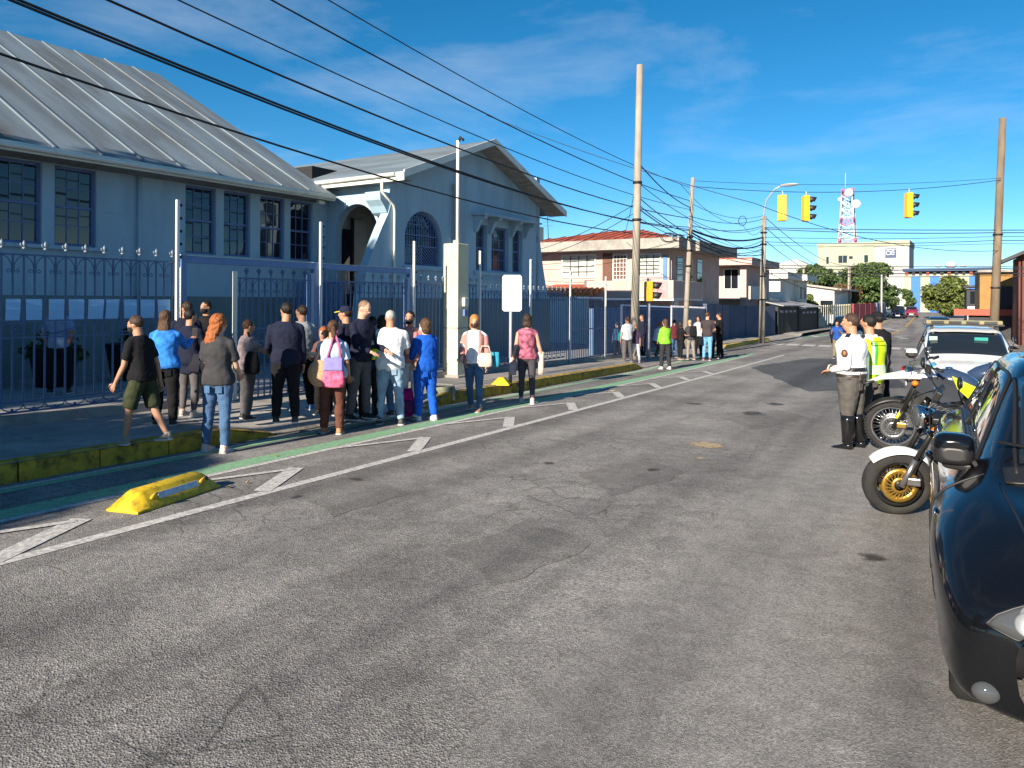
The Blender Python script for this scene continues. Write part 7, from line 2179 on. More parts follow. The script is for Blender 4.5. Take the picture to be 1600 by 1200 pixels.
CHAR, WHT, SKYB, ROYAL = cloth('charcoal_tee', (0.045, 0.045, 0.05)), cloth('white_tee', (0.68, 0.68, 0.7)), cloth('bright_blue_blouse', (0.035, 0.20, 0.62), var=0.35), cloth('royal_blue_scrubs', (0.012, 0.09, 0.46))
OLIVE = cloth('dark_olive_cloth', (0.035, 0.042, 0.022), var=0.35)
GREYT, PALEB, MAROON, PINKC, BROWNC = cloth('light_grey_tee', (0.36, 0.38, 0.40)), cloth('pale_blue_blouse', (0.42, 0.50, 0.66)), cloth('burgundy_print', (0.30, 0.09, 0.14), var=0.75), cloth('pink_cardigan', (0.42, 0.22, 0.2)), cloth('brown_trousers', (0.115, 0.048, 0.033))
GREYTR = cloth('grey_trousers', (0.10, 0.095, 0.10))
LIME, WHITEJ, ORNG = cloth('lime_green_jumper', (0.20, 0.47, 0.04)), cloth('white_jeans', (0.6, 0.62, 0.66)), cloth('orange_red_jacket', (0.50, 0.10, 0.03))
PATROL = cloth('grey_patrol_trousers', (0.085, 0.08, 0.075))
SALMON = cloth('salmon_top', (0.55, 0.23, 0.2))
BLKMASK, BLUEMASK = M('black_mask_cloth', (0.01, 0.01, 0.012), 0.9, var=0.1), M('pale_blue_mask', (0.4, 0.52, 0.62), 0.85, var=0.05)
def add(key, label, px, yt, yb, h, rel, *a, **k):
    sp_, H = spot(px, yt, yb, h)
    H = k.pop('H', H)
    return person(key, label, sp_, H, rel, *a, **k)
QG = 'people waiting outside the school gate'
FG = 'people waiting at the far driveway'
add('tee', 'man in a black T-shirt and dark shorts stepping along the kerb to the left', 222, 492, 693, 0.2, 78, BLKC, ('shorts', OLIVE), ('short', SHORTB), (0.25, 0.22, 0.18), 'tan', 'm', lean=7, head=(10, 12), arms=((10, 8, 18, 0.1), (-20, 6, 10, 0.05)), legs=((15, 3, 8), (-12, 3, 16)), mask=BLKMASK, group=QG, build=1.05)
add('bluetop', 'woman with long brown hair in a bright blue top and black trousers raising a phone', 258, 487, 664, 0.2, 8, SKYB, ('trousers', BLKC), ('long', BROWNH), (0.02, 0.02, 0.02), 'tan', 'f', head=(-12, 0), arms=((12, 10, 20, 0.1), (52, 12, 62, 0.1)), sleeve='long', group=QG, build=1.12)
add('navy1', 'woman in a navy jacket and grey leggings beside the woman in the bright blue top', 296, 484, 650, 0.2, -12, NAVYCL, ('leggings', GREYTR), ('short', BLACKH), (0.4, 0.35, 0.32), 'tan', 'f', head=(-18, -4), arms=((18, 10, 30, 0.3), (12, 10, 25, 0.3)), sleeve='long', topz=-0.12, group=QG, build=1.15)
add('mask', 'woman in black with a dark face mask looking towards the camera', 322, 471, 622, 0.2, 158, BLKC, ('trousers', BLKC), ('short', BLACKH), (0.03, 0.03, 0.03), 'tan', 'f', arms=((8, 6, 40, 0.3), (8, 6, 40, 0.3)), sleeve='long', mask=BLKMASK, group=QG)
add('behind1', 'dark-haired person behind the queue next to the blue gate post', 290, 472, 636, 0.2, 30, NAVYCL, ('trousers', BLKC), ('short', DARKH), (0.03, 0.03, 0.03), 'tan', 'm', head=(40, 0), sleeve='long', group=QG)
add('auburn', 'woman with auburn hair, charcoal T-shirt and skinny blue jeans standing at the kerb', 340, 493, 706, 0.0, -6, CHAR, ('jeans', JEANS), ('wavy', ORANGEH), (0.55, 0.42, 0.40), 'fair', 'f', head=(-24, 2), arms=((6, 9, 18, 0.15), (14, 8, 48, 0.4)), legs=((3, 6, 2), (-2, 2, 4)), group=QG, build=1.06, topz=-0.03)
add('pinkbag', 'woman with a grey and pink top carrying a black bag right of the auburn woman', 386, 501, 655, 0.2, -40, cloth('grey_pink_top', (0.30, 0.24, 0.25), var=0.4), ('jeans', GREYTR), ('short', BROWNH), (0.02, 0.02, 0.02), 'tan', 'f', head=(-10, 8), arms=((14, 8, 30, 0.3), (50, 6, 45, 0.2)), group=QG)
add('navyman', 'man in a dark navy shirt and black trousers seen from behind', 446, 474, 660, 0.2, 16, NAVYCL, ('trousers', BLKC), ('short', BLACKH), (0.03, 0.03, 0.03), 'tan', 'm', head=(28, 5), arms=((22, 10, 45, 0.25), (4, 8, 15, 0.1)), sleeve='long', topz=-0.06, group=QG, build=1.14)
add('greyman', 'man in a light grey T-shirt behind the man in navy', 471, 478, 641, 0.2, 40, GREYT, ('trousers', BLKC), ('short', DARKH), (0.10, 0.2, 0.4), 'tan', 'm', head=(25, 0), group=QG)
add('brownw', 'woman in a pale blouse and brown trousers with a pink tote and a straw bag', 519, 503, 677, 0.0, -2, PALEB, ('trousers', BROWNC), ('pony', BROWNH), (0.36, 0.18, 0.08), 'tan', 'f', head=(15, 3), arms=((14, 8, 40, 0.2), (10, 8, 30, 0.2)), group=QG, build=1.18)
add('capman', 'person in a yellow and navy cap behind the woman with the pink tote', 540, 480, 648, 0.15, 75, NAVYCL, ('trousers', BLKC), ('short', DARKH), (0.02, 0.02, 0.02), 'tan', 'm', head=(10, 0), sleeve='long', cap=(cloth('navy_cap', (0.015, 0.02, 0.045)), cloth('yellow_visor', (0.6, 0.5, 0.03))), group=QG)
add('smallw', 'short reddish-haired woman half hidden left of the woman with the pink tote', 505, 512, 648, 0.2, 170, cloth('brown_top', (0.12, 0.06, 0.05)), ('trousers', BLKC), ('shaggy', ORANGEH), (0.03, 0.03, 0.03), 'fair', 'f', arms=((30, 6, 80, 0.3), (30, 6, 80, 0.3)), group=QG)
add('tall', 'tall cropped-haired policeman in navy bending his head', 562, 470, 655, 0.1, -120, NAVYCL, ('trousers', GREYTR), ('bald', hairm('sandy_stubble', (0.22, 0.13, 0.08))), (0.02, 0.02, 0.02), 'fair', 'm', lean=4, head=(10, 24), arms=((18, 8, 55, 0.4), (20, 8, 50, 0.4)), sleeve='long', group=QG)
add('police', 'police officer in navy with yellow reflective patches and a dark cap', 578, 496, 656, 0.06, 20, NAVYCL, ('trousers', BLKC), ('short', BLACKH), (0.02, 0.02, 0.02), 'tan', 'f', head=(60, 6), arms=((10, 10, 30, 0.2), (20, 8, 60, 0.4)), sleeve='long', cap=(cloth('black_cap', (0.012, 0.013, 0.016)), cloth('black_cap', (0.012, 0.013, 0.016))), group=QG, build=1.1)
add('whitetee', 'grey-haired man in a white T-shirt and light jeans seen from behind', 609, 485, 663, 0.0, 2, WHT, ('jeans', JEANSL), ('bald', GREYH), (0.05, 0.05, 0.05), 'tan', 'm', head=(0, 3), arms=((26, 7, 55, 0.35), (24, 7, 55, 0.35)), legs=((2, 5, 3), (-2, 6, 3)), group=QG, build=1.24, topz=-0.05)
add('curly', 'curly dark-haired person behind the man in the white T-shirt', 597, 494, 650, 0.1, 30, cloth('dusty_blue_shirt', (0.12, 0.2, 0.34)), ('jeans', JEANS), ('shaggy', BLACKH), (0.03, 0.03, 0.03), 'tan', 'f', sleeve='long', group=QG)
add('masked', 'masked woman in a salmon top and white trousers facing the camera', 640, 487, 648, 0.08, 172, SALMON, ('trousers', WHITEJ), ('short', BLACKH), (0.5, 0.5, 0.5), 'tan', 'f', arms=((14, 6, 35, 0.2), (10, 8, 25, 0.2)), mask=BLKMASK, sleeve='long', group=QG)
add('scrubs', 'woman in royal blue scrubs with brown hair and a pale mask turned half left', 664, 499, 657, 0.0, 38, ROYAL, ('trousers', ROYAL), ('shaggy', BROWNH), (0.62, 0.6, 0.6), 'fair', 'f', head=(22, 4), arms=((16, 8, 50, 0.4), (12, 8, 55, 0.4)), sleeve='long', mask=BLUEMASK, group=QG, build=1.2, topz=-0.07)
add('pinkcar', 'red-haired woman in a pink cardigan, white top and jeans walking to the camera', 741, 493, 642, 0.0, 168, WHT, ('jeans', JEANS), ('shaggy', REDH), (0.35, 0.2, 0.14), 'fair', 'f', head=(8, 6), arms=((-4, 12, 30, 0.1), (8, 12, 60, 0.4)), legs=((8, 2, 4), (-8, 2, 10)), mask=cloth('dark_brown_mask', (0.06, 0.035, 0.03)), sleeve='short', group=QG, build=1.08)
add('burg', 'woman in a burgundy patterned top and dark leggings walking away by the road sign', 823, 492, 630, 0.0, -6, MAROON, ('leggings', cloth('grey_leggings', (0.06, 0.055, 0.065))), ('shaggy', DARKH), (0.5, 0.42, 0.38), 'fair', 'f', head=(0, 4), arms=((4, 12, 10, 0.0), (6, 16, 12, 0.0)), legs=((6, 2, 3), (-5, 2, 6)), sleeve='none', group=QG, build=1.05)
sp_g = B(-13.9, 6.85); 
person('guard', 'guard in a light blue shirt with hands behind his back inside the fence', (sp_g.x, sp_g.y, 0.17), 1.66, 12, cloth('guard_shirt', (0.17, 0.27, 0.42)), ('trousers', BLKC), ('short', BLACKH), (0.015, 0.015, 0.015), 'brown', 'm', arms=((-18, 12, 40, 0.6), (-18, 12, 40, 0.6)), legs=((3, 5, 2), (-3, 5, 2)), group=None)
# far group (smaller in view)
k = dict(detail=0.62, group=FG)
add('f1', 'child with a turquoise backpack in the far group', 972, 510, 562, 0.1, -60, cloth('mauve_top', (0.25, 0.15, 0.16)), ('trousers', GREYTR), ('short', BROWNH), (0.1, 0.1, 0.1), 'tan', 'f', **k)
add('f2', 'person in a white top left in the far group', 980, 495, 566, 0.1, 20, WHT, ('trousers', GREYTR), ('short', BROWNH), (0.1, 0.1, 0.1), 'tan', 'm', **k)
add('f3', 'woman in a dark mauve top and white jeans in the far group', 993, 508, 566, 0.08, 170, cloth('dark_mauve', (0.08, 0.05, 0.09)), ('jeans', WHITEJ), ('short', ORANGEH), (0.5, 0.3, 0.3), 'tan', 'f', legs=((8, 6, 4), (-6, 8, 8)), **k)
add('f4', 'man in navy with a bright blue collar behind the woman in white jeans', 1003, 492, 558, 0.1, 120, NAVYCL, ('trousers', NAVYCL), ('short', BROWNH), (0.03, 0.03, 0.03), 'tan', 'm', sleeve='long', **k)
add('f5', 'person in a white blouse bending down behind the woman in lime green', 1025, 513, 559, 0.1, -50, WHT, ('trousers', GREYTR), ('short', ORANGEH), (0.03, 0.03, 0.03), 'tan', 'f', lean=18, legs=((55, 4, 80), (50, 4, 75)), H=1.5, **k)
add('f6', 'woman in a lime green jumper and dark trousers standing at the kerb', 1039, 499, 577, 0.0, 14, LIME, ('trousers', cloth('dark_slacks', (0.03, 0.03, 0.035))), ('long', BROWNH), (0.6, 0.6, 0.58), 'tan', 'f', head=(30, 0), sleeve='long', arms=((10, 8, 40, 0.3), (10, 8, 40, 0.3)), **k)
add('f7', 'dark-clothed woman with bare arms right of the woman in lime green', 1063, 503, 562, 0.05, -70, BLKC, ('trousers', BLKC), ('shaggy', DARKH), (0.2, 0.12, 0.1), 'tan', 'f', arms=((30, 6, 60, 0.2), (30, 6, 60, 0.2)), **k)
add('f8', 'blond person in a charcoal jacket in the middle of the far group', 1079, 500, 562, 0.05, 10, CHAR, ('jeans', cloth('stone_trousers', (0.22, 0.2, 0.18))), ('short', hairm('blond_hair', (0.4, 0.3, 0.17))), (0.2, 0.12, 0.1), 'fair', 'm', sleeve='long', lean=8, **k)
add('f9', 'man in a dark T-shirt and blue jeans with crossed arms in the far group', 1105, 488, 563, 0.0, -35, cloth('dark_tee', (0.05, 0.04, 0.045)), ('jeans', cloth('bright_denim', (0.13, 0.32, 0.55))), ('short', BROWNH), (0.1, 0.06, 0.05), 'fair', 'm', arms=((28, 8, 70, 0.5), (28, 8, 70, 0.5)), build=1.1, **k)
add('f10', 'officer in black with a yellow armband at the right of the far group', 1124, 489, 560, 0.0, 60, BLKC, ('trousers', BLKC), ('short', DARKH), (0.02, 0.02, 0.02), 'tan', 'm', sleeve='long', arms=((20, 8, 50, 0.4), (10, 10, 30, 0.2)), **k)
add('f11', 'brown-clothed person between the man in jeans and the officer in black', 1114, 500, 560, 0.0, -100, cloth('brown_jacket', (0.11, 0.07, 0.06)), ('trousers', BLKC), ('short', DARKH), (0.05, 0.03, 0.03), 'tan', 'f', sleeve='long', **k)
add('f12', 'person in a maroon jacket between the lime green jumper and the dark-clothed woman', 1053, 500, 559, 0.06, 30, cloth('maroon_jacket', (0.14, 0.03, 0.04)), ('jeans', JEANS), ('short', BLACKH), (0.05, 0.05, 0.05), 'tan', 'm', sleeve='long', **k)
add('f13', 'person in a grey hooded top behind the blond person with the black backpack', 1091, 494, 557, 0.06, 150, GREYT, ('trousers', BLKC), ('shaggy', DARKH), (0.05, 0.05, 0.05), 'tan', 'f', sleeve='long', **k)
add('f14', 'person in dark blue at the very left of the far group', 964, 503, 561, 0.12, 40, cloth('denim_jacket', (0.04, 0.08, 0.16)), ('trousers', BLKC), ('short', DARKH), (0.05, 0.05, 0.05), 'tan', 'm', sleeve='long', **k)
# traffic officers on the right
add('off1', 'traffic officer in a white shirt with a shoulder patch, grey trousers and shiny knee boots', 1330, 491, 700, 0.0, 46, cloth('officer_white_shirt', (0.70, 0.71, 0.74)), ('cargo', PATROL), ('short', SHORTB), M('polished_black_leather', (0.008, 0.008, 0.009), 0.15, var=0.05, coat=0.6), 'tan', 'm', head=(14, 2), arms=((-4, 9, 78, 0.55), (-2, 8, 84, 0.6)), legs=((1, 3, 2), (-3, 3, 3)), sleeve='long', boots=True, build=1.3, topz=0.035)
add('off2', 'second traffic officer in a yellow green reflective vest behind the white shirted one', 1357, 493, 690, 0.0, 30, cloth('officer_white_shirt', (0.70, 0.71, 0.74)), ('cargo', PATROL), ('short', BLACKH), M('polished_black_leather', (0.008, 0.008, 0.009), 0.15), 'tan', 'm', head=(10, 0), arms=((14, 10, 60, 0.3), (8, 10, 20, 0.1)), sleeve='short', boots=True, build=1.3)
add('off3', 'third officer in black with a wide dark hat beyond the reflective vest', 1371, 489, 655, 0.0, 20, BLKC, ('trousers', BLKC), ('short', BLACKH), (0.02, 0.02, 0.02), 'tan', 'm', sleeve='long', cap=(cloth('black_cap', (0.012, 0.013, 0.016)), cloth('black_cap', (0.012, 0.013, 0.016))), build=1.1)
add('bend', 'person in a blue shirt standing in front of the dark car beyond the officers', 1308, 501, 560, 0.0, 150, cloth('mid_blue_shirt', (0.02, 0.07, 0.28)), ('trousers', cloth('khaki_slacks', (0.2, 0.16, 0.1))), ('short', DARKH), (0.05, 0.04, 0.03), 'tan', 'm', lean=10, head=(10, 20), arms=((40, 6, 85, 0.3), (40, 6, 85, 0.3)), detail=0.7)
flush_jobs()
for key_, v_ in list(PEOPLE.items()):
    if key_.endswith('_f') and isinstance(v_, tuple):
        body, fo = v_                           # fingers become part of the one body mesh
        bm = bmesh.new(); bm.from_mesh(body.data); bm.from_mesh(fo.data)
        bm.to_mesh(body.data); bm.free()
        bpy.data.objects.remove(fo)
for o in bpy.data.objects:
    if o.name.split('.')[0] in ('body', 'shirt', 'trousers', 'shorts', 'hair') and o.type == 'MESH':
        o.data.polygons.foreach_set('use_smooth', [True] * len(o.data.polygons))

# ---- officers' kit
VESTY, VESTG, VESTW = cloth('neon_yellow_vest', (0.60, 0.80, 0.02)), cloth('green_vest_panel', (0.06, 0.42, 0.04)), M('silver_reflective_tape', (0.55, 0.68, 0.45), 0.35, var=0.08)
def vest(key, bands, z0=-0.06, z1=0.305):
    q = PEOPLE[key]
    H = q['H']
    rings = q['tors'](z0, z1, 0.034, 28)
    mb = MB()
    n = 28
    vs = [p for r_ in rings for p in r_]
    fs, ms = [], []
    # finer rows
    fine = []
    for a, b in zip(rings, rings[1:]):
        k = 5
        for i in range(k):
            fine.append([p.lerp(s_, i / k) for p, s_ in zip(a, b)])
    fine.append(rings[-1])
    for i in range(len(fine) - 1):
        for j in range(n):
            pc = (fine[i][j] + fine[i + 1][(j + 1) % n]) / 2
            mb.add([fine[i][j], fine[i][(j + 1) % n], fine[i + 1][(j + 1) % n], fine[i + 1][j]], [(0, 1, 2, 3)], bands((pc.z - q['pz']) / H, pc.x / H, pc.y / H), True)
    o = mb.build('safety_vest', [VESTY, VESTG, VESTW, NAVYCL], q['t'])
    bm = bmesh.new(); bm.from_mesh(o.data); bmesh.ops.remove_doubles(bm, verts=bm.verts, dist=0.0005); bm.to_mesh(o.data); bm.free()
    solid(o, 0.008)
    return o
vest('off2', lambda z, x, y: 2 if 0.02 < z < 0.09 else (1 if (-0.062 < x < -0.025 and y < 0.02 and z < 0.27) else (2 if abs(abs(x) - 0.07) < 0.015 and z > 0.1 else 0)))
def strap(key, pts, r_, mat, name):
    q = PEOPLE[key]
    return MB().tube(pts, r_, 6).build(name, mat, q['t'])
for key in ('off1', 'off2'):
    q = PEOPLE[key]; H = q['H']
    rg = q['tors'](0.055, 0.085, 0.030 if key == 'off1' else 0.02, 24)
    MB().loft([[p for p in rg[0]], [p for p in rg[-1]]], False).build('belt', BLKP, q['t'])
    LEA = M('polished_black_leather', (0.008, 0.008, 0.009), 0.15)
    for l in q['legs']:
        kn, an = l[1], l[2]
        b_ = MB()
        b_.tube([kn.lerp(an, 0.12), kn.lerp(an, 0.3), kn.lerp(an, 0.6), kn.lerp(an, 0.98)], [.050 * H, .049 * H, .043 * H, .038 * H], 14)
        b_.ell(kn + Vector((0, 0.02 * H, -0.01 * H)), (.038 * H, .034 * H, .048 * H), 14, 10)
        b_.build('knee_boot', LEA, q['t'])
    for s, a in ((-1, 0.9), (1, 0.9)):
        MB().box(q['T']((s * 0.112 * H, -0.01 * H, 0.03 * H)), (0.05, 0.10, 0.13)).build('belt_pouch', M('brown_pouch', (0.06, 0.04, 0.035), 0.7, var=0.15), q['t'], bevel=0.012)
    MB().box(q['T']((-0.055 * H, -0.078 * H, 0.02 * H)), (0.09, 0.05, 0.12)).build('belt_pouch', M('brown_pouch', (0.06, 0.04, 0.035)), q['t'], bevel=0.012)
q = PEOPLE['off1']; H = q['H']
a = q['arms'][0]
pc = a[0].lerp(a[1], 0.42) + Vector((-0.047 * H, -0.008, 0))
pt = MB().ell(pc, (0.006, 0.042, 0.055), 14, 10).build('shoulder_patch', M('dark_shoulder_patch', (0.05, 0.025, 0.02), 0.7, var=0.2), q['t'])
MB().ell(pc + Vector((-0.006, 0, 0.004)), (0.003, 0.020, 0.026), 10, 8).build('patch_emblem', M('rust_emblem', (0.35, 0.12, 0.04), 0.7, var=0.2), pt)
for s in (-1, 1):
    MB().box(q['T']((s * 0.085 * H, 0.0, 0.318 * H)), (0.12, 0.055, 0.014), Matrix.Rotation(R(s * 24), 3, 'Y')).build('epaulette', NAVYCL, q['t'], bevel=0.004)
o = MB()
o.prism([(0.03, -0.06), (0.10, -0.06), (0.105, 0.20), (0.04, 0.20)], lambda u, z: q['T'](((u) * H, -0.075 * H, z * H)), lambda u, z: q['T'](((u) * H, -0.09 * H, z * H)))
o.build('reflective_panel', VESTW, q['t'], bevel=0.006)
ph = thing('notepad', 'small pale notepad in the hands of the white shirted officer', 'notepad', wp('off1', (q['arms'][0][2] + q['arms'][1][2]) / 2 + Vector((0, 0.09, -0.03))), YAW + R(46))
MB().box((0, 0, 0), (0.09, 0.02, 0.15), Matrix.Rotation(R(20), 3, 'X')).build('pad', M('kraft_pad', (0.5, 0.42, 0.33), 0.8, var=0.1), ph, bevel=0.003)
q = PEOPLE['off2']
MB().tube([q['T']((0.11 * q['H'], -0.06 * q['H'], 0.24 * q['H'])), q['T']((0.12 * q['H'], -0.085 * q['H'], 0.12 * q['H'])), q['T']((0.06 * q['H'], -0.10 * q['H'], 0.02 * q['H'])), q['T']((-0.02 * q['H'], -0.10 * q['H'], -0.01 * q['H']))], 0.012, 6).build('radio_cord', BLKP, q['t'])
MB().box(q['T']((0.05 * q['H'], -0.075 * q['H'], 0.255 * q['H'])), (0.07, 0.04, 0.06)).build('radio_microphone', BLKP, q['t'], bevel=0.01)
hl = thing('crash_helmet', 'black crash helmet with a pale round badge held between the two officers', 'helmet', wp('off2', q['T']((-0.09 * q['H'], 0.1, 0.335 * q['H']))), 0.3)
MB().ell((0, 0, 0), (0.125, 0.14, 0.15), 18, 12).build('shell', BLACKC, hl)
MB().ell((0.02, -0.128, 0.0), (0.04, 0.012, 0.045), 12, 8).build('badge', WHL, hl)
# reflective patches on the navy police officer
q = PEOPLE['police']; H = q['H']
for z in (0.14, 0.07):
    rg = q['tors'](z, z + 0.035, 0.032, 28)
    lo_, hi_ = rg[0], rg[-1]
    sel = [i for i in range(28) if lo_[i].y < -0.2 * 0.066 * H and lo_[i].x > -0.004]
    if len(sel) > 1:
        solid(MB().loft([[lo_[i] for i in sel], [hi_[i] for i in sel]], False, closed=False).build('reflective_stripe', VESTY, q['t']), 0.006)
MB().box(q['T']((0.0, -0.088 * H, 0.235 * H)), (0.20, 0.012, 0.07)).build('back_plate', M('grey_print', (0.35, 0.36, 0.38), 0.7, var=0.3, scale=30), q['t'], bevel=0.003)
# pink cardigan over the white top
q = PEOPLE['pinkcar']; H = q['H']
rg = []
for r_ in q['tors'](-0.07, 0.315, 0.033, 32): rg.append([r_[i] for i in range(32) if not (r_[i].y > 0 and abs(r_[i].x) < 0.055 * H)])
m_ = min(len(r_) for r_ in rg)
def resamp(r_, n):
    c = sum(r_, Vector()) / len(r_)
    r_ = sorted(r_, key=lambda p: (math.atan2(p.x - 0, -(p.y - c.y))))
    return [r_[int(i * (len(r_) - 1) / (n - 1))] for i in range(n)]
solid(MB().loft([resamp(r_, 20) for r_ in rg], False, closed=False).build('cardigan', PINKC, q['t']), 0.012)
for a in q['arms']:
    MB().tube([a[0], a[0].lerp(a[1], 0.5), a[1], a[1].lerp(a[2], 0.85)], [.043 * H, .040 * H, .035 * H, .030 * H], 12).build('cardigan_sleeve', PINKC, q['t'])

# ---- bags and things held (they rest on people, so they stand at top level)
def bag(name, label, cat, key, p, mb_parts, rz=None, group=None):
    t = thing(name, label, cat, wp(key, p), PEOPLE[key]['t'].rotation_euler[2] if rz is None else rz, group)
    for nm, mb, mt, bv in mb_parts:
        mb.build(nm, mt, t, bevel=bv)
    return t
def pouch(w, d, h, n=14):
    return MB().loft([[Vector(p) for p in ring((0, 0, -h / 2 + h * k), w / 2 * s_, d / 2 * s2, n=n, sq=0.7)] for k, s_, s2 in ((0, .80, .8), (.1, .98, 1.0), (.4, 1.0, 1.05), (.75, .93, .8), (1, .86, .35))], True)
H_ = lambda k_: PEOPLE[k_]['H']
q = PEOPLE['brownw']; H = q['H']
bag('tote_bag', 'pink tote bag with a lilac top hanging behind the woman in brown trousers', 'bag', 'brownw', q['T']((0.045 * H, -0.13 * H, -0.02 * H)), [
    ('pocket', pouch(0.32, 0.12, 0.24), M('pink_print_canvas', (0.60, 0.10, 0.20), 0.8, var=0.7, scale=16), 0),
    ('upper', MB().box((0.0, 0, 0.20), (0.27, 0.10, 0.18)), cloth('lilac_canvas', (0.22, 0.20, 0.52)), 0.02),
    ('strap', MB().tube([(-0.10, 0.01, 0.26), (-0.05, 0.06, 0.46), (-0.02, 0.06, 0.62), (0.03, 0.11, 0.66)], 0.016, 6), cloth('pink_strap', (0.55, 0.12, 0.25)), 0),
    ('strap', MB().tube([(0.10, 0.01, 0.26), (0.06, 0.06, 0.46), (0.0, 0.07, 0.62), (0.03, 0.11, 0.66)], 0.016, 6), cloth('pink_strap', (0.55, 0.12, 0.25)), 0)])
bag('straw_bag', 'round tan straw bag at the left hip of the woman in brown trousers', 'bag', 'brownw', q['T']((-0.10 * H, -0.08 * H, 0.02 * H)), [
    ('pocket', MB().ell((0, 0, 0), (0.16, 0.09, 0.19), 18, 12), M('tan_straw', (0.52, 0.30, 0.16), 0.85, var=0.2, scale=40, bump=0.4, bscale=90), 0),
    ('strap', MB().tube([(-0.06, 0, 0.16), (0.0, 0.06, 0.34), (0.1, 0.10, 0.50)], 0.014, 6), M('tan_straw', (0.52, 0.30, 0.16)), 0)])
q = PEOPLE['masked']; H = q['H']
x_, y_ = W(634, 656, 0.0)
bp = thing('wheeled_bag', 'magenta wheeled school bag standing between the white T-shirt man and the blue scrubs', 'bag', (x_, y_, gz(y_)), YAW + 0.2)
MG = cloth('magenta_bag_cloth', (0.34, 0.012, 0.14))
MB().loft([ring((0, 0, 0.06 + 0.44 * k_), 0.16 * s_, 0.11 * s_, n=18, sq=0.6) for k_, s_ in ((0, .9), (.08, 1.0), (.6, 1.0), (.9, .92), (1.0, .6))], True).build('case', MG, bp)
MB().loft([ring((0, -0.11, 0.12 + 0.2 * k_), 0.11 * s_, 0.05 * s_, n=14, sq=0.6) for k_, s_ in ((0, .85), (.1, 1.0), (.8, 1.0), (1.0, .8))], True).build('front_pocket', cloth('plum_pocket', (0.10, 0.02, 0.09)), bp)
for s in (-1, 1):
    MB().tube([(s * 0.09, 0.10, 0.3), (s * 0.09, 0.10, 0.86)], 0.009, 6).build('handle_tube', STEEL, bp)
    MB().lathe([(0.01, -0.02), (0.04, -0.018), (0.04, 0.018), (0.01, 0.02)], (s * 0.12, 0.08, 0.04), 'X', 12).build('wheel', BLKP, bp)
    MB().tube([(s * 0.075, -0.13, 0.14), (s * 0.08, -0.125, 0.36)], 0.009, 5).build('pocket_piping', cloth('pink_piping', (0.6, 0.05, 0.3)), bp)
MB().tube([(-0.09, 0.10, 0.86), (0.09, 0.10, 0.86)], 0.014, 6).build('grip', BLKP, bp)
q = PEOPLE['pinkcar']; H = q['H']
bag('hand_bag', 'cream handbag on the arm of the woman in the pink cardigan', 'bag', 'pinkcar', q['T']((-0.13 * H, 0.06 * H, 0.02 * H)), [('pocket', pouch(0.26, 0.12, 0.24), cloth('cream_bag', (0.55, 0.44, 0.36)), 0), ('strap', MB().tube([(-0.1, 0, 0.1), (-0.06, 0, 0.24), (0.06, 0, 0.24), (0.1, 0, 0.1)], 0.011, 6), cloth('cream_bag', (0.55, 0.44, 0.36)), 0)])
bag('shopping_bag', 'turquoise and orange shopping bag at the right hip of the woman in the pink cardigan', 'bag', 'pinkcar', q['T']((-0.21 * H, -0.03 * H, 0.02 * H)), [('pocket', pouch(0.18, 0.09, 0.26), cloth('turquoise_bag', (0.03, 0.25, 0.36)), 0), ('trim', MB().box((0.08, 0.0, 0.05), (0.05, 0.09, 0.1)), cloth('orange_trim', (0.5, 0.2, 0.06)), 0.015)])
q = PEOPLE['burg']; H = q['H']
dr = MB()
dr.loft([[Vector((x, y, z)) for x, y in ((-0.05, -0.012), (0.05, -0.02), (0.055, 0.015), (-0.045, 0.02))] for z in (0.0, -0.15, -0.3, -0.44)], True)
bag('folded_jacket', 'pale jacket hanging from the right arm of the woman in the burgundy top', 'jacket', 'burg', q['arms'][1][1].lerp(q['arms'][1][2], 0.3) + Vector((0, 0, 0.0)), [('cloth', dr, cloth('pale_beige_jacket', (0.55, 0.48, 0.42)), 0)])
bag('carrier_bag', 'pale pink carrier bag in the left hand of the woman in the burgundy top', 'bag', 'burg', q['arms'][0][2] + Vector((-0.01, 0.02, -0.12)), [('pocket', pouch(0.14, 0.08, 0.34), cloth('pale_pink_bag', (0.5, 0.38, 0.42)), 0)])
q = PEOPLE['pinkbag']; H = q['H']
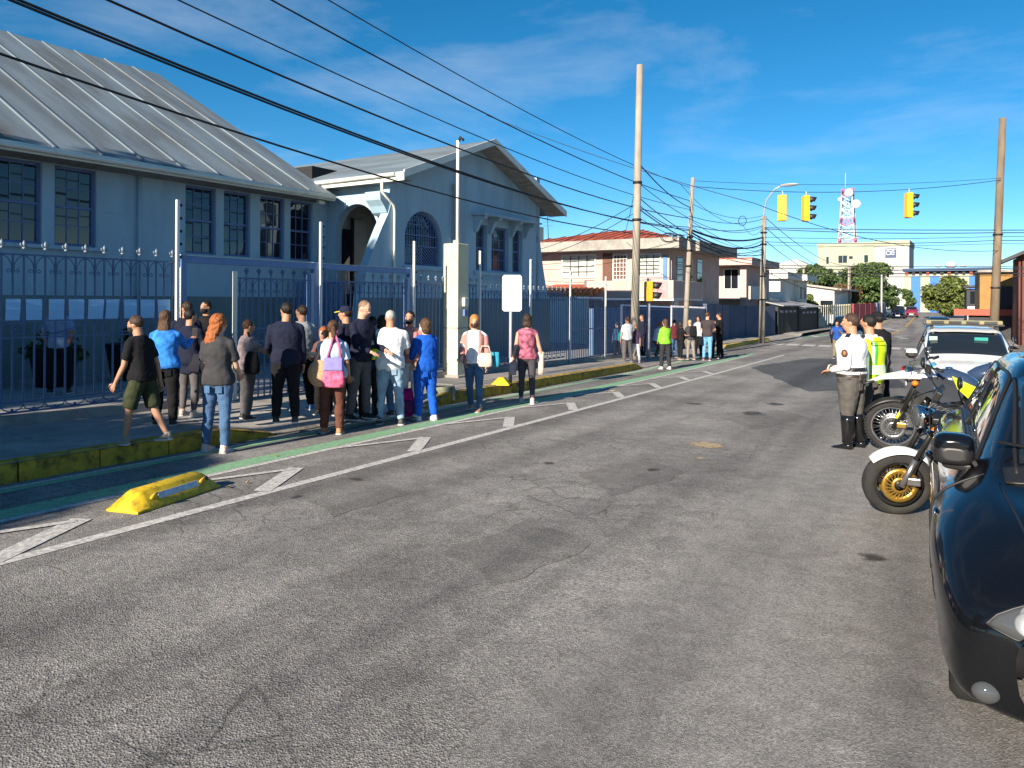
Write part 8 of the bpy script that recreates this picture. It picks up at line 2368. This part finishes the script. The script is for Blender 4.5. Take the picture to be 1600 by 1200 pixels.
bag('shoulder_bag', 'black shoulder bag on the woman in the grey and pink top', 'bag', 'pinkbag', q['T']((0.13 * H, -0.03 * H, 0.06 * H)), [('pocket', pouch(0.30, 0.14, 0.30), BLKC, 0), ('strap', MB().tube([(-0.1, 0, 0.14), (-0.09, 0.02, 0.34), (-0.1, 0.0, 0.42)], 0.014, 6), BLKC, 0)])
q = PEOPLE['bluetop']
bag('mobile_phone', 'dark mobile phone held up by the woman in the bright blue top', 'phone', 'bluetop', q['arms'][1][2] + q['arms'][1][3] * 0.09 + Vector((0, 0.02, 0.02)), [('body', MB().box((0, 0, 0.02), (0.075, 0.011, 0.15)), BLKP, 0.008)])
q = PEOPLE['navy1']; H = q['H']
bag('side_bag', 'dark shoulder bag hanging low on the woman in the navy jacket', 'bag', 'navy1', q['T']((0.12 * H, -0.05 * H, -0.02 * H)), [('pocket', pouch(0.28, 0.12, 0.26), cloth('dark_bag', (0.02, 0.02, 0.03)), 0)])
q = PEOPLE['f1']; H = q['H']
bag('backpack', 'turquoise backpack on the child in the far group', 'backpack', 'f1', q['T']((0, -0.10 * H, 0.18 * H)), [('pocket', pouch(0.26, 0.16, 0.34), cloth('turquoise_pack', (0.03, 0.30, 0.36)), 0)])
q = PEOPLE['f8']; H = q['H']
bag('backpack', 'black backpack on the blond person in the far group', 'backpack', 'f8', q['T']((0.05, -0.10 * H, 0.18 * H)), [('pocket', pouch(0.28, 0.18, 0.40), BLKC, 0)])
q = PEOPLE['f10']; H = q['H']
MB().tube([q['arms'][1][0].lerp(q['arms'][1][1], 0.35), q['arms'][1][0].lerp(q['arms'][1][1], 0.85)], [.043 * H, .040 * H], 12).build('armband', VESTY, q['t'])
q = PEOPLE['smallw']; H = q['H']
bag('paper_sheets', 'white sheets of paper in the hands of the short reddish-haired woman', 'paper', 'smallw', (q['arms'][0][2] + q['arms'][1][2]) / 2 + Vector((0, 0.08, 0.03)), [('sheet', MB().box((0, 0, 0), (0.21, 0.15, 0.004), Matrix.Rotation(R(30), 3, 'X')), WHL, 0)])
